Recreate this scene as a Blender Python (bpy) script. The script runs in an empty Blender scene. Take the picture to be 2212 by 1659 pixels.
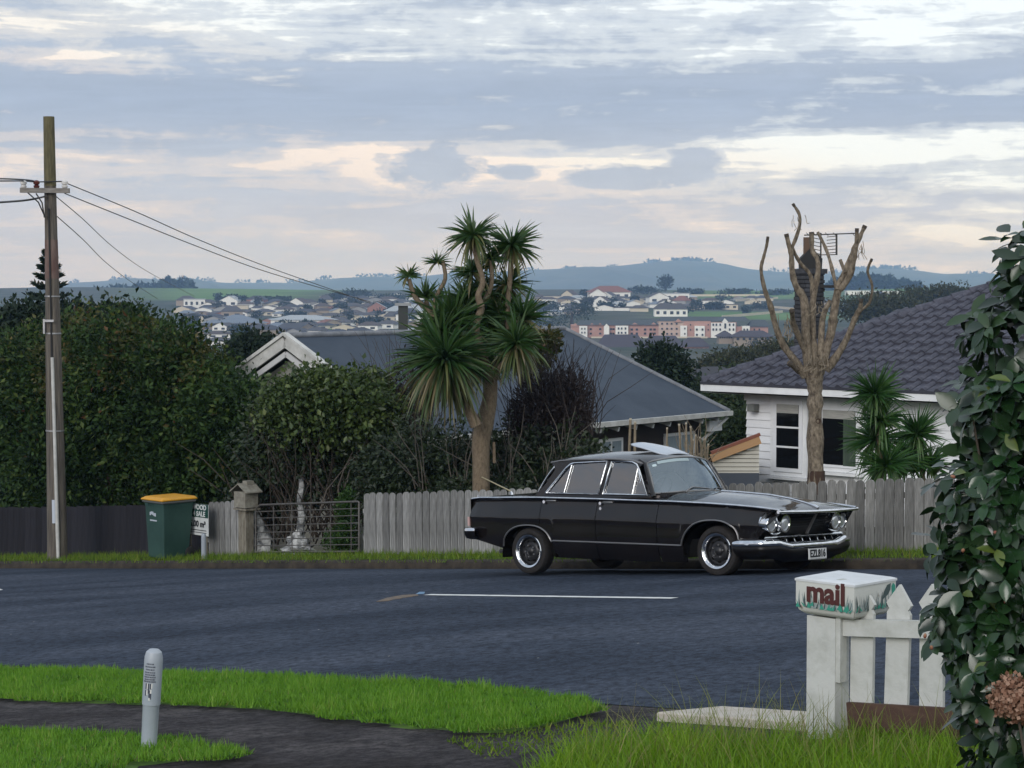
import bpy, bmesh, math, random
import numpy as np
from mathutils import Vector, Matrix
random.seed(7); RNG = np.random.default_rng(11)
SC = bpy.context.scene; COL = SC.collection
HC = 3.4                       # eye height in world z

# ---------------------------------------------------------------- camera
FD, CXD, CYD = 4425., 1106., 829.5          # focal length and centre in the survey units of the photograph
PITCH = math.atan(209.5/FD)
cam = bpy.data.cameras.new('camera'); cam.lens = 72.02; cam.sensor_width = 36; cam.clip_start = .1; cam.clip_end = 20000
camo = bpy.data.objects.new('camera', cam); COL.objects.link(camo)
camo.location = (0, 0, HC); camo.rotation_euler = (math.pi/2-PITCH, 0, 0); SC.camera = camo

# ---------------------------------------------------------------- world: late-afternoon sky with layered cloud
W = bpy.data.worlds.new('World'); SC.world = W; W.use_nodes = True
SUN_EL, SUN_AZ = math.radians(22), math.radians(205)     # azimuth clockwise from +Y
def sky_nodes():
    nt = W.node_tree; nt.nodes.clear(); N = nt.nodes; L = nt.links
    def nd(t, **k):
        n = N.new(t)
        for a, b in k.items(): setattr(n, a, b)
        return n
    def mth(op, a, b=None, c=None, clamp=False):
        n = nd('ShaderNodeMath', operation=op); n.use_clamp = clamp
        for i, x in enumerate((a, b, c)):
            if x is None: continue
            if isinstance(x, (int, float)): n.inputs[i].default_value = x
            else: L.new(x, n.inputs[i])
        return n.outputs[0]
    def ramp(fac, stops, interp='EASE'):
        n = nd('ShaderNodeValToRGB'); n.color_ramp.interpolation = interp
        e = n.color_ramp.elements
        while len(e) < len(stops): e.new(.5)
        for el, (p, c) in zip(e, stops):
            el.position = p; el.color = (c, c, c, 1) if isinstance(c, (int, float)) else (*c, 1)
        L.new(fac, n.inputs[0]); return n.outputs[0]
    def mix(f, a, b):
        n = nd('ShaderNodeMix', data_type='RGBA')
        if isinstance(f, (int, float)): n.inputs[0].default_value = f
        else: L.new(f, n.inputs[0])
        for i, x in ((6, a), (7, b)):
            if isinstance(x, tuple): n.inputs[i].default_value = (*x, 1)
            else: L.new(x, n.inputs[i])
        return n.outputs[2]
    def noise(vec, scale, detail=5, rough=.55, dist=0.):
        n = nd('ShaderNodeTexNoise'); n.inputs['Scale'].default_value = scale; n.inputs['Detail'].default_value = detail
        n.inputs['Roughness'].default_value = rough; n.inputs['Distortion'].default_value = dist
        L.new(vec, n.inputs['Vector']); return n.outputs[0]
    tc = nd('ShaderNodeTexCoord'); sx = nd('ShaderNodeSeparateXYZ'); L.new(tc.outputs['Generated'], sx.inputs[0])
    X, Y, Z = sx.outputs
    zc = mth('MAXIMUM', Z, 0.)
    az = mth('ARCTAN2', X, Y)                       # 0 straight ahead, + to the right
    # cloud deck seen in perspective
    den = mth('ADD', zc, .045)
    cv = nd('ShaderNodeCombineXYZ'); L.new(mth('DIVIDE', X, den), cv.inputs[0]); L.new(mth('DIVIDE', Y, den), cv.inputs[1])
    n1 = noise(cv.outputs[0], .55, 6, .56, .4)
    cv2 = nd('ShaderNodeCombineXYZ'); L.new(mth('MULTIPLY', az, 5.), cv2.inputs[0]); L.new(mth('MULTIPLY', zc, 46.), cv2.inputs[1]); cv2.inputs[2].default_value = 3.7
    n2 = noise(cv2.outputs[0], 1.0, 5, .6, .6)
    cv3 = nd('ShaderNodeCombineXYZ'); L.new(mth('MULTIPLY', az, 17.), cv3.inputs[0]); L.new(mth('MULTIPLY', zc, 85.), cv3.inputs[1]); cv3.inputs[2].default_value = 9.1
    n3 = noise(cv3.outputs[0], 1.0, 6, .62, .5)
    cv4 = nd('ShaderNodeCombineXYZ'); L.new(mth('MULTIPLY', az, 70.), cv4.inputs[0]); L.new(mth('MULTIPLY', zc, 150.), cv4.inputs[1]); cv4.inputs[2].default_value = 5.3
    n4 = noise(cv4.outputs[0], 1.0, 6, .65, .3)
    # elevation of the layers wobbles with the noise
    ew = mth('ADD', zc, mth('MULTIPLY', mth('SUBTRACT', n2, .5), .030))
    ew = mth('SUBTRACT', ew, mth('MULTIPLY', az, .022))
    bias = ramp(mth('MULTIPLY', ew, 4.), [(0., .62), (.10, .66), (.155, .70), (.195, .50), (.235, .32), (.262, .40), (.30, .80), (.40, .86), (.43, .62), (.50, .44), (.62, .62), (1., .60)])
    cov = mth('ADD', bias, mth('MULTIPLY', mth('SUBTRACT', n1, .5), 1.1))
    cov = mth('ADD', cov, mth('MULTIPLY', mth('SUBTRACT', n3, .5), 1.15))
    cv5 = nd('ShaderNodeCombineXYZ'); L.new(mth('MULTIPLY', az, 8.), cv5.inputs[0]); L.new(mth('MULTIPLY', zc, 190.), cv5.inputs[1]); cv5.inputs[2].default_value = 1.9
    n5 = noise(cv5.outputs[0], 1.0, 5, .6, .8)
    cov = mth('ADD', cov, mth('MULTIPLY', mth('SUBTRACT', n5, .5), .62)); cov = mth('ADD', cov, mth('MULTIPLY', mth('SUBTRACT', n4, .5), .5)); cov = mth('SUBTRACT', cov, mth('MULTIPLY', mth('MAXIMUM', az, -.3), .18))
    # a few heaped clouds low over the hills
    for (a0, e0, ra, re, k) in ((-.038, .0585, .026, .0105, 1.0), (.050, .0535, .026, .0060, .9), (.088, .0590, .016, .0085, .9), (.002, .0560, .013, .0045, .8)):
        da = mth('DIVIDE', mth('SUBTRACT', az, a0), ra); de = mth('DIVIDE', mth('SUBTRACT', zc, e0), re)
        r = mth('SQRT', mth('ADD', mth('MULTIPLY', da, da), mth('MULTIPLY', de, de)))
        r = mth('ADD', r, mth('MULTIPLY', mth('SUBTRACT', n3, .5), 1.6)); r = mth('ADD', r, mth('MULTIPLY', mth('SUBTRACT', n4, .5), 1.9))
        cov = mth('ADD', cov, mth('MULTIPLY', mth('SUBTRACT', 1.15, r, clamp=True), k))
    cm = ramp(cov, [(.30, 0.), (.48, .55), (.72, 1.)], 'EASE')
    sky = nd('ShaderNodeTexSky', sky_type='NISHITA'); sky.sun_disc = False; sky.sun_elevation = SUN_EL; sky.sun_rotation = SUN_AZ
    sky.air_density = 1.; sky.dust_density = 2.; sky.ozone_density = 1.
    sm = nd('ShaderNodeVectorMath', operation='SCALE'); L.new(sky.outputs[0], sm.inputs[0]); sm.inputs[3].default_value = .09
    # bright high veil in the gaps: cream low and to the left, white higher and to the right
    warm = ramp(mth('ADD', mth('MULTIPLY', zc, 6.), mth('MULTIPLY', az, 1.3)), [(.10, (.86, .76, .71)), (.32, (1.0, .87, .78)), (.45, (1.0, .95, .88)), (.62, (.98, 1.02, 1.03)), (1., (.96, 1.02, 1.06))])
    gap = mix(.15, warm, sm.outputs[0])
    cc = ramp(mth('MULTIPLY', zc, 5.), [(0., (.60, .58, .62)), (.15, (.55, .56, .62)), (.28, (.47, .52, .61)), (.45, (.37, .445, .575)), (.62, (.44, .51, .62)), (1., (.44, .52, .64))])
    tex = mth('ADD', .72, mth('ADD', mth('MULTIPLY', n3, .30), mth('MULTIPLY', n5, .22)))
    ct = nd('ShaderNodeVectorMath', operation='SCALE'); L.new(cc, ct.inputs[0]); L.new(tex, ct.inputs[3])
    col = mix(cm, gap, ct.outputs[0])
    bg = nd('ShaderNodeBackground'); L.new(col, bg.inputs[0]); bg.inputs[1].default_value = 0.94
    out = nd('ShaderNodeOutputWorld'); L.new(bg.outputs[0], out.inputs[0])
sky_nodes()

# ---------------------------------------------------------------- sun behind the cloud: weak and very soft
sl = bpy.data.lights.new('sun', 'SUN'); sl.energy = 1.5; sl.angle = math.radians(30); sl.color = (1., .985, .97)
so = bpy.data.objects.new('sun', sl); COL.objects.link(so); so.location = (-20, -20, 40)
sd = Vector((math.sin(SUN_AZ)*math.cos(SUN_EL), math.cos(SUN_AZ)*math.cos(SUN_EL), math.sin(SUN_EL)))
so.rotation_euler = sd.to_track_quat('Z', 'Y').to_euler()

vs = SC.view_settings; vs.view_transform = 'Standard'; vs.look = 'None'; vs.gamma = 1; vs.exposure = 0.25; vs.use_curve_mapping = False
cy = SC.cycles; cy.use_denoising = True
try: cy.denoiser = 'OPENIMAGEDENOISE'
except Exception: pass
cy.max_bounces = 6; cy.diffuse_bounces = 3; cy.glossy_bounces = 3; cy.transmission_bounces = 4; cy.transparent_max_bounces = 12; cy.volume_bounces = 3
cy.caustics_reflective = False; cy.caustics_refractive = False

# ---------------------------------------------------------------- helpers
def at(x, y, Y):
    """point seen at survey position (x, y) of the photograph, Y metres ahead"""
    a = (x-CXD)/FD; b = -(y-CYD)/FD; c, s = math.cos(PITCH), math.sin(PITCH)
    r = np.array([a, c+b*s, -s+b*c]); r = r/r[1]*Y
    return Vector((r[0], r[1], r[2]+HC))
R2 = math.sqrt(.5)
def xy(u, v): return (R2*(v-u), R2*(u+v))           # u runs down the road, v across it away from the viewer
def uv(x, y): return (R2*(y-x), R2*(x+y))
PV = [(-60, 1.0), (-5, 1.55), (0, 1.62), (5, 1.72), (7.0, 1.80), (9.3, 1.82), (9.8, 1.85), (12, 1.765), (14, 1.745), (15, 1.761), (17.5, 1.80), (18.6, 1.855), (19.3, 1.90),
      (19.45, 1.79), (20.6, 1.80), (23, 1.98), (26, 2.2), (31, 2.35), (40, 2.6), (60, 3.2)]
PVx = np.array([p[0] for p in PV]); PVy = np.array([p[1] for p in PV])
def near_z(u, v): return -(0.097*np.clip(u, -40, 40)+.05*np.clip(u-40, 0, 60)+np.interp(v, PVx, PVy))
FR = np.array([(0, -4.5), (45, -5.4), (80, -8), (150, -10.5), (300, -14), (500, -20), (700, -24), (950, -24.2), (1200, -18), (1500, -11), (1800, -5.), (2000, -3.4), (2300, -12), (2700, -35), (3300, -50), (9000, -50)], float)
def far_z(x, y):
    r = np.sqrt(x*x+y*y); a = np.arctan2(x, np.maximum(y, 1e-3))
    z = np.interp(r, FR[:, 0], FR[:, 1])
    def bump(a0, sa, r0, sr, h): return h*np.exp(-((a-a0)/sa)**2-((r-r0)/sr)**2)
    z = z+bump(-.13, .055, 1950, 300, 2.6)+bump(.21, .06, 1750, 350, 4.0)+bump(.05, .05, 1500, 250, 3.0)+bump(-.21, .05, 1900, 300, 3.0)
    z = z+np.where(r > 200, 1.2*np.sin(x*.011+1)*np.sin(y*.007), 0)
    return z
def gz(x, y):
    x = np.asarray(x, float); y = np.asarray(y, float); u, v = uv(x, y); r = np.sqrt(x*x+y*y)
    t = np.clip((r-46)/40, 0, 1); t = t*t*(3-2*t)
    return near_z(u, v)*(1-t)+far_z(x, y)*t+HC
def G(x, y, dz=0): return Vector((x, y, float(gz(x, y))+dz))
def Guv(u, v, dz=0): x, y = xy(u, v); return G(x, y, dz)

def org_of(p):
    while p is not None:
        if '_o' in p: return list(p['_o'])
        p = p.parent
    return None
class MB:
    def __init__(s): s.v = []; s.f = []
    def add(s, vs, fs):
        b = len(s.v); s.v += [tuple(p) for p in vs]; s.f += [tuple(i+b for i in f) for f in fs]; return s
    def box(s, c, d, R=None):
        c = Vector(c); h = [x/2 for x in d]; P = []
        for sx in (-1, 1):
            for sy in (-1, 1):
                for sz in (-1, 1):
                    p = Vector((sx*h[0], sy*h[1], sz*h[2]))
                    if R is not None: p = R @ p
                    P.append(c+p)
        return s.add(P, [(0, 1, 3, 2), (4, 6, 7, 5), (0, 4, 5, 1), (2, 3, 7, 6), (0, 2, 6, 4), (1, 5, 7, 3)])
    def hexa(s, P): return s.add(P, [(0, 3, 2, 1), (4, 5, 6, 7), (0, 1, 5, 4), (1, 2, 6, 5), (2, 3, 7, 6), (3, 0, 4, 7)])   # bottom ring, top ring
    def beam(s, a, b, w, h, up=(0, 0, 1)):
        a, b = Vector(a), Vector(b); t = (b-a).normalized(); sd = t.cross(Vector(up)).normalized()*(w/2); u = sd.cross(t).normalized()*(h/2)
        return s.hexa([a-sd-u, a+sd-u, b+sd-u, b-sd-u, a-sd+u, a+sd+u, b+sd+u, b-sd+u])
    def tube(s, path, r, n=8, cap=True, sq=None):
        path = [Vector(p) for p in path]; m = len(path)
        rr = list(r) if hasattr(r, '__len__') else [r]*m
        prev = None; rings = []
        for i, p in enumerate(path):
            t = (path[min(i+1, m-1)]-path[max(i-1, 0)])
            if t.length < 1e-9: t = Vector((0, 0, 1))
            t.normalize()
            if prev is None:
                a = Vector((0, 0, 1)) if abs(t.z) < .9 else Vector((1, 0, 0)); nx = t.cross(a).normalized()
            else:
                nx = (prev-t*prev.dot(t)).normalized()
            prev = nx; ny = t.cross(nx); ring = []
            for k in range(n):
                an = 2*math.pi*k/n; ring.append(p+(nx*math.cos(an)+ny*math.sin(an))*rr[i])
            rings.append(ring)
        vs = [q for R_ in rings for q in R_]; fs = []
        for i in range(m-1):
            for k in range(n): fs.append((i*n+k, i*n+(k+1) % n, (i+1)*n+(k+1) % n, (i+1)*n+k))
        if cap: fs += [tuple(range(n-1, -1, -1)), tuple((m-1)*n+k for k in range(n))]
        return s.add(vs, fs)
    def grid(s, P):
        n, m = len(P), len(P[0]); return s.add([q for r_ in P for q in r_], [(i*m+j, i*m+j+1, (i+1)*m+j+1, (i+1)*m+j) for i in range(n-1) for j in range(m-1)])
    def lathe(s, prof, n=24, M=None):
        P = []
        for (r, z) in prof:
            for k in range(n):
                a = 2*math.pi*k/n; p = Vector((r*math.cos(a), r*math.sin(a), z)); P.append(M @ p if M else p)
        m = len(prof); fs = [(i*n+k, i*n+(k+1) % n, (i+1)*n+(k+1) % n, (i+1)*n+k) for i in range(m-1) for k in range(n)]
        return s.add(P, fs)
    def prism(s, pts, d, M=None):
        """polygon in xz, thickness d along y"""
        n = len(pts); P = [Vector((x, -d/2, z)) for x, z in pts]+[Vector((x, d/2, z)) for x, z in pts]
        if M: P = [M @ p for p in P]
        return s.add(P, [tuple(range(n)), tuple(range(2*n-1, n-1, -1))]+[(i, i+n, (i+1) % n+n, (i+1) % n) for i in range(n)])
    def mesh(s, name, mat=None, org=None, smooth=None):
        me = bpy.data.meshes.new(name)
        vs = s.v if org is None else [(p[0]-org[0], p[1]-org[1], p[2]-org[2]) for p in s.v]
        me.from_pydata(vs, [], s.f); me.update()
        if smooth is not None:
            me.shade_smooth(); me.set_sharp_from_angle(angle=math.radians(smooth))
        if mat: me.materials.append(mat)
        return me
    def build(s, name, mat, parent=None, smooth=None, org=None):
        if org is None: org = org_of(parent)
        me = s.mesh(name, mat, org, smooth); return link(name, me, parent)
def fixn(o):
    bm = bmesh.new(); bm.from_mesh(o.data); bmesh.ops.remove_doubles(bm, verts=bm.verts, dist=1e-5); bmesh.ops.recalc_face_normals(bm, faces=bm.faces); bm.to_mesh(o.data); bm.free(); return o
def link(name, data, parent=None, loc=None, rot=None):
    o = bpy.data.objects.new(name, data); COL.objects.link(o)
    if parent is not None: o.parent = parent
    if loc is not None: o.location = loc
    if rot is not None: o.rotation_euler = rot
    return o
def tag(o, label=None, cat=None, group=None, kind=None):
    if label: o['label'] = label
    if cat: o['category'] = cat
    if group: o['group'] = group
    if kind: o['kind'] = kind
    return o
def thing(name, loc, label, cat, group=None, local=False):
    """an Empty at the thing's base; children are built in world coordinates unless local"""
    o = link(name, None, None, loc); tag(o, label, cat, group); o.empty_display_size = .2
    if not local: o['_o'] = [float(c) for c in loc]
    return o
def np_mesh(name, V, F, mat, parent=None, rnd=None, smooth=False, org=None):
    if org is None: org = org_of(parent)
    V = np.asarray(V, np.float32)
    if org is not None: V = V-np.array(list(org), np.float32)
    F = np.asarray(F, np.int32); k = F.shape[1]; me = bpy.data.meshes.new(name)
    me.vertices.add(len(V)); me.vertices.foreach_set('co', V.ravel())
    me.loops.add(F.size); me.loops.foreach_set('vertex_index', F.ravel())
    me.polygons.add(len(F)); me.polygons.foreach_set('loop_start', np.arange(0, F.size, k, dtype=np.int32))
    if rnd is not None:
        at_ = me.attributes.new('rnd', 'FLOAT', 'FACE'); at_.data.foreach_set('value', np.asarray(rnd, np.float32))
    if smooth: me.polygons.foreach_set('use_smooth', np.ones(len(F), bool))
    me.update(calc_edges=True); me.validate()
    if mat: me.materials.append(mat)
    return link(name, me, parent)

# ---------------------------------------------------------------- materials
MATS = {}
def nodes_of(name):
    m = bpy.data.materials.new(name); m.use_nodes = True; nt = m.node_tree; b = nt.nodes['Principled BSDF']; return m, nt, b
def lk(nt, a, b): nt.links.new(a, b)
def M(name, col, rough=.6, col2=None, scale=6., detail=4, stretch=(1, 1, 1), bump=0., bscale=60., metal=0., coat=0., spec=.5, obj_var=0., lo=.35, hi=.65, rot=None, emit=None):
    if name in MATS: return MATS[name]
    m, nt, b = nodes_of(name); N = nt.nodes
    b.inputs['Roughness'].default_value = rough; b.inputs['Metallic'].default_value = metal
    b.inputs['Coat Weight'].default_value = coat; b.inputs['Specular IOR Level'].default_value = spec
    b.inputs['Base Color'].default_value = (*col, 1)
    tc = N.new('ShaderNodeTexCoord'); mp = N.new('ShaderNodeMapping'); mp.inputs['Scale'].default_value = stretch
    if rot: mp.inputs['Rotation'].default_value = rot
    lk(nt, tc.outputs['Object'], mp.inputs['Vector']); src = None
    if col2 is not None:
        n = N.new('ShaderNodeTexNoise'); n.inputs['Scale'].default_value = scale; n.inputs['Detail'].default_value = detail; n.inputs['Roughness'].default_value = .62
        lk(nt, mp.outputs[0], n.inputs['Vector'])
        r = N.new('ShaderNodeValToRGB'); r.color_ramp.elements[0].position = lo; r.color_ramp.elements[1].position = hi
        r.color_ramp.elements[0].color = (*col, 1); r.color_ramp.elements[1].color = (*col2, 1)
        lk(nt, n.outputs[0], r.inputs[0]); src = r.outputs[0]
    if obj_var:
        oi = N.new('ShaderNodeObjectInfo'); hs = N.new('ShaderNodeHueSaturation')
        ma = N.new('ShaderNodeMath'); ma.operation = 'MULTIPLY_ADD'; ma.inputs[1].default_value = 2*obj_var; ma.inputs[2].default_value = 1-obj_var
        lk(nt, oi.outputs['Random'], ma.inputs[0]); lk(nt, ma.outputs[0], hs.inputs['Value'])
        if src: lk(nt, src, hs.inputs['Color'])
        else: hs.inputs['Color'].default_value = (*col, 1)
        src = hs.outputs[0]
    if src: lk(nt, src, b.inputs['Base Color'])
    if bump:
        n = N.new('ShaderNodeTexNoise'); n.inputs['Scale'].default_value = bscale; n.inputs['Detail'].default_value = 4
        lk(nt, mp.outputs[0], n.inputs['Vector'])
        bp = N.new('ShaderNodeBump'); bp.inputs['Strength'].default_value = bump; bp.inputs['Distance'].default_value = .02
        lk(nt, n.outputs[0], bp.inputs['Height']); lk(nt, bp.outputs[0], b.inputs['Normal'])
    MATS[name] = m; return m
def leafM(name, stops, rough=.5, trans=.25, spec=.4, nscale=0., nmix=.35):
    """foliage: colour picked per leaf"""
    if name in MATS: return MATS[name]
    m, nt, b = nodes_of(name); N = nt.nodes
    a = N.new('ShaderNodeAttribute'); a.attribute_name = 'rnd'; fac = a.outputs['Fac']
    if nscale:
        tc = N.new('ShaderNodeTexCoord'); n = N.new('ShaderNodeTexNoise'); n.inputs['Scale'].default_value = nscale; n.inputs['Detail'].default_value = 2
        lk(nt, tc.outputs['Object'], n.inputs['Vector'])
        mx = N.new('ShaderNodeMath'); mx.operation = 'MULTIPLY_ADD'; mx.inputs[1].default_value = nmix*2; 
        sb = N.new('ShaderNodeMath'); sb.operation = 'SUBTRACT'; sb.inputs[1].default_value = nmix; lk(nt, fac, sb.inputs[0])
        lk(nt, n.outputs[0], mx.inputs[0]); lk(nt, sb.outputs[0], mx.inputs[2]); mx.use_clamp = True; fac = mx.outputs[0]
    r = N.new('ShaderNodeValToRGB'); e = r.color_ramp.elements
    while len(e) < len(stops): e.new(.5)
    for el, (p, c) in zip(e, stops): el.position = p; el.color = (*c, 1)
    lk(nt, fac, r.inputs[0]); lk(nt, r.outputs[0], b.inputs['Base Color'])
    b.inputs['Roughness'].default_value = rough; b.inputs['Specular IOR Level'].default_value = spec
    if trans:
        t = N.new('ShaderNodeBsdfTranslucent'); lk(nt, r.outputs[0], t.inputs[0]); mx = N.new('ShaderNodeMixShader'); mx.inputs[0].default_value = trans
        out = N['Material Output']; lk(nt, b.outputs[0], mx.inputs[1]); lk(nt, t.outputs[0], mx.inputs[2]); lk(nt, mx.outputs[0], out.inputs[0])
    MATS[name] = m; return m
def thin_glass(name, tint, refl=1.0, rough=.02, gcol=(1, 1, 1)):
    m = bpy.data.materials.new(name); m.use_nodes = True; nt = m.node_tree; N = nt.nodes; N.remove(N['Principled BSDF'])
    t = N.new('ShaderNodeBsdfTransparent'); t.inputs[0].default_value = (*tint, 1); g = N.new('ShaderNodeBsdfGlossy'); g.inputs['Roughness'].default_value = rough; g.inputs['Color'].default_value = (*gcol, 1)
    f = N.new('ShaderNodeFresnel'); f.inputs[0].default_value = 1.5+.3*refl
    mx = N.new('ShaderNodeMixShader'); lk(nt, f.outputs[0], mx.inputs[0]); lk(nt, t.outputs[0], mx.inputs[1]); lk(nt, g.outputs[0], mx.inputs[2]); lk(nt, mx.outputs[0], N['Material Output'].inputs[0])
    return m

def text_mesh(body, size, mat, name, parent, Mx, bold=0., thick=.002, align='CENTER', sx=1.):
    cu = bpy.data.curves.new('txt', 'FONT'); cu.body = body; cu.size = size; cu.extrude = thick/2; cu.offset = bold; cu.align_x = align; cu.align_y = 'CENTER'; cu.resolution_u = 4
    o = bpy.data.objects.new('txt', cu); COL.objects.link(o); dg = bpy.context.evaluated_depsgraph_get(); me = bpy.data.meshes.new_from_object(o.evaluated_get(dg))
    COL.objects.unlink(o); bpy.data.objects.remove(o); me.transform(Mx @ Matrix.Diagonal((sx, 1, 1, 1))); me.materials.clear(); me.materials.append(mat)
    return link(name, me, parent)

# leaves: N diamonds with a fold along the midrib
def leaves(P, D, L_, Wd, rng, up=None, fold=.25):
    """P base points, D directions (n,3), lengths, widths -> verts, quads"""
    n = len(P); D = D/np.maximum(np.linalg.norm(D, axis=1, keepdims=True), 1e-6)
    A = rng.normal(size=(n, 3)) if up is None else up
    S = np.cross(D, A); S /= np.maximum(np.linalg.norm(S, axis=1, keepdims=True), 1e-6); Nn = np.cross(S, D)
    L_ = np.broadcast_to(L_, n)[:, None]; Wd = np.broadcast_to(Wd, n)[:, None]
    p0 = P; p1 = P+D*L_*.45+S*Wd*.5+Nn*Wd*fold; p2 = P+D*L_; p3 = P+D*L_*.45-S*Wd*.5+Nn*Wd*fold
    V = np.stack([p0, p1, p2, p3], 1).reshape(-1, 3); b = np.arange(n)[:, None]*4
    F = np.concatenate([b+[0, 1, 2], b+[0, 2, 3]], 0)
    order = np.stack([np.arange(n), np.arange(n)+n], 1).ravel(); F = F[order]
    return V, F
def lobes_points(lobes, n, rng, shell=.5):
    """points near the surfaces of a union of ellipsoids (cx,cy,cz,rx,ry,rz); returns points and outward normals"""
    w = np.array([l[3]*l[4]+l[4]*l[5]+l[3]*l[5] for l in lobes]); w = w/w.sum(); P = []; Nn = []
    k = rng.choice(len(lobes), n, p=w); LB = np.array(lobes)[k]
    d = rng.normal(size=(n, 3)); d /= np.linalg.norm(d, axis=1, keepdims=True)
    rad = 1-shell*rng.random(n)**1.6
    # uneven outline
    rad *= 1+.16*np.sin(d[:, 0]*5+k)*np.sin(d[:, 1]*6+2*k)*np.sin(d[:, 2]*5+k*3)+.045*rng.normal(size=n)
    P = LB[:, :3]+d*LB[:, 3:]*rad[:, None]; nn = d/LB[:, 3:]; nn /= np.linalg.norm(nn, axis=1, keepdims=True)
    return P, nn
def crown(name, lobes, n, size, mat, parent, rng, shell=.5, aspect=.5, droop=0., jitter=.8, clump=None):
    P, nn = lobes_points(lobes, n, rng, shell)
    if clump:
        m = max(8, n//clump); C, cn = lobes_points(lobes, m, rng, shell); idx = rng.integers(0, m, n)
        P = C[idx]+rng.normal(size=(n, 3))*size*1.15; nn = cn[idx]; rr = rng.random(m)[idx]
    else: rr = rng.random(n)
    D = nn*.7+rng.normal(size=(n, 3))*jitter; D[:, 2] -= droop
    s = size*(.45+1.0*rng.random(n)); V, F = leaves(P, D, s, s*aspect, rng)
    rnd = np.clip(.6*rr+.4*rng.random(n), 0, 1); o = np_mesh(name, V, F, mat, parent, np.repeat(rnd, 2)); o['kind'] = 'stuff'; return o
# ================================================================ ground, road, verges
def pix_ground(x, y, dz=0.):
    """where the line of sight at a survey position meets the ground"""
    lo, hi = 4., 70.
    a = at(x, y, 1.)-Vector((0, 0, HC))
    f = lambda Y: a.z*Y+HC-(float(gz(a.x*Y, Y))+dz)
    Y = lo
    while Y < hi and f(Y) > 0: Y += .25
    l, h = Y-.25, Y
    for _ in range(20):
        m = (l+h)/2
        if f(m) > 0: l = m
        else: h = m
    return Vector((a.x*h, h, float(gz(a.x*h, h))+dz))
def grow(a, b, step, far, g):
    r = list(np.arange(a, b+1e-6, step)); s = step
    while r[-1] < far: s *= g; r.append(r[-1]+s)
    return r
def sheet_uv(name, us, vs_, dz, mat, kind='structure'):
    U, V_ = np.meshgrid(us, vs_, indexing='ij'); X, Y = R2*(V_-U), R2*(U+V_)
    Z = gz(X, Y)+(dz(U, V_) if callable(dz) else dz); n, m = U.shape
    P = np.stack([X, Y, Z], -1).reshape(-1, 3); i = np.arange(n-1)[:, None]*m+np.arange(m-1)[None]
    F = np.stack([i, i+m, i+m+1, i+1], -1).reshape(-1, 4)     # normal up
    F = F[:, ::-1]
    o = np_mesh(name, P, F, mat, smooth=True); tag(o, kind=kind); return o, P
def ground_mat():
    m, nt, b = nodes_of('ground'); N = nt.nodes; b.inputs['Roughness'].default_value = .95; b.inputs['Specular IOR Level'].default_value = .1
    tc = N.new('ShaderNodeTexCoord'); a = N.new('ShaderNodeAttribute'); a.attribute_name = 'field'
    def nz(s, d=5):
        n = N.new('ShaderNodeTexNoise'); n.inputs['Scale'].default_value = s; n.inputs['Detail'].default_value = d; lk(nt, tc.outputs['Object'], n.inputs['Vector']); return n.outputs[0]
    def rp(f, c0, c1, lo=.35, hi=.65):
        r = N.new('ShaderNodeValToRGB'); r.color_ramp.elements[0].position = lo; r.color_ramp.elements[1].position = hi; r.color_ramp.elements[0].color = (*c0, 1); r.color_ramp.elements[1].color = (*c1, 1); lk(nt, f, r.inputs[0]); return r.outputs[0]
    town = rp(nz(.03), (.035, .05, .03), (.085, .085, .07)); field = rp(nz(.012), (.085, .165, .050), (.12, .20, .065))
    mx = N.new('ShaderNodeMix'); mx.data_type = 'RGBA'; lk(nt, a.outputs['Fac'], mx.inputs[0]); lk(nt, town, mx.inputs[6]); lk(nt, field, mx.inputs[7])
    near = rp(nz(1.7), (.03, .035, .018), (.06, .08, .025))
    a2 = N.new('ShaderNodeAttribute'); a2.attribute_name = 'near'; m2 = N.new('ShaderNodeMix'); m2.data_type = 'RGBA'; lk(nt, a2.outputs['Fac'], m2.inputs[0]); lk(nt, mx.outputs[2], m2.inputs[6]); lk(nt, near, m2.inputs[7])
    lk(nt, m2.outputs[2], b.inputs['Base Color']); return m
us = [-x for x in grow(1, 40, 2., 300, 1.12)][::-1]+grow(-.5, 60, .7, 5200, 1.035)
vs2 = [-x for x in grow(1, 20, 2., 300, 1.12)][::-1]+grow(0, 34, .35, 5200, 1.035)
def gdz(U, V_): return np.where((V_ > 2.5) & (V_ < 19.4) & (U > -25) & (U < 70), -.06, -.004)
ground, GP = sheet_uv('ground', us, vs2, gdz, ground_mat())
r_ = np.hypot(GP[:, 0], GP[:, 1]); a_ = np.arctan2(GP[:, 0], GP[:, 1])
def sm(x, a, b): t = np.clip((x-a)/(b-a), 0, 1); return t*t*(3-2*t)
fld = np.maximum.reduce([sm(r_+900*np.clip(a_+.165, -.05, 0), 1470, 1530)*sm(a_, -.180, -.168)*(1-sm(a_+.00008*(1800-r_), -.098, -.082)), sm(r_, 1420, 1480)*sm(a_, .155, .17), sm(r_, 1520, 1580)*sm(a_, .085, .095)*(1-sm(a_, .14, .15)),
                         sm(r_, 1150, 1170)*(1-sm(r_, 1270, 1290))*sm(a_, .070, .078)*(1-sm(a_, .15, .155)), sm(r_, 1010, 1030)*(1-sm(r_, 1080, 1100))*sm(a_, -.112, -.105)*(1-sm(a_, -.075, -.07))])
for nm, val in (('field', fld), ('near', 1-sm(r_, 60, 120))):
    t_ = ground.data.attributes.new(nm, 'FLOAT', 'POINT'); t_.data.foreach_set('value', val.astype(np.float32))

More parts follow.
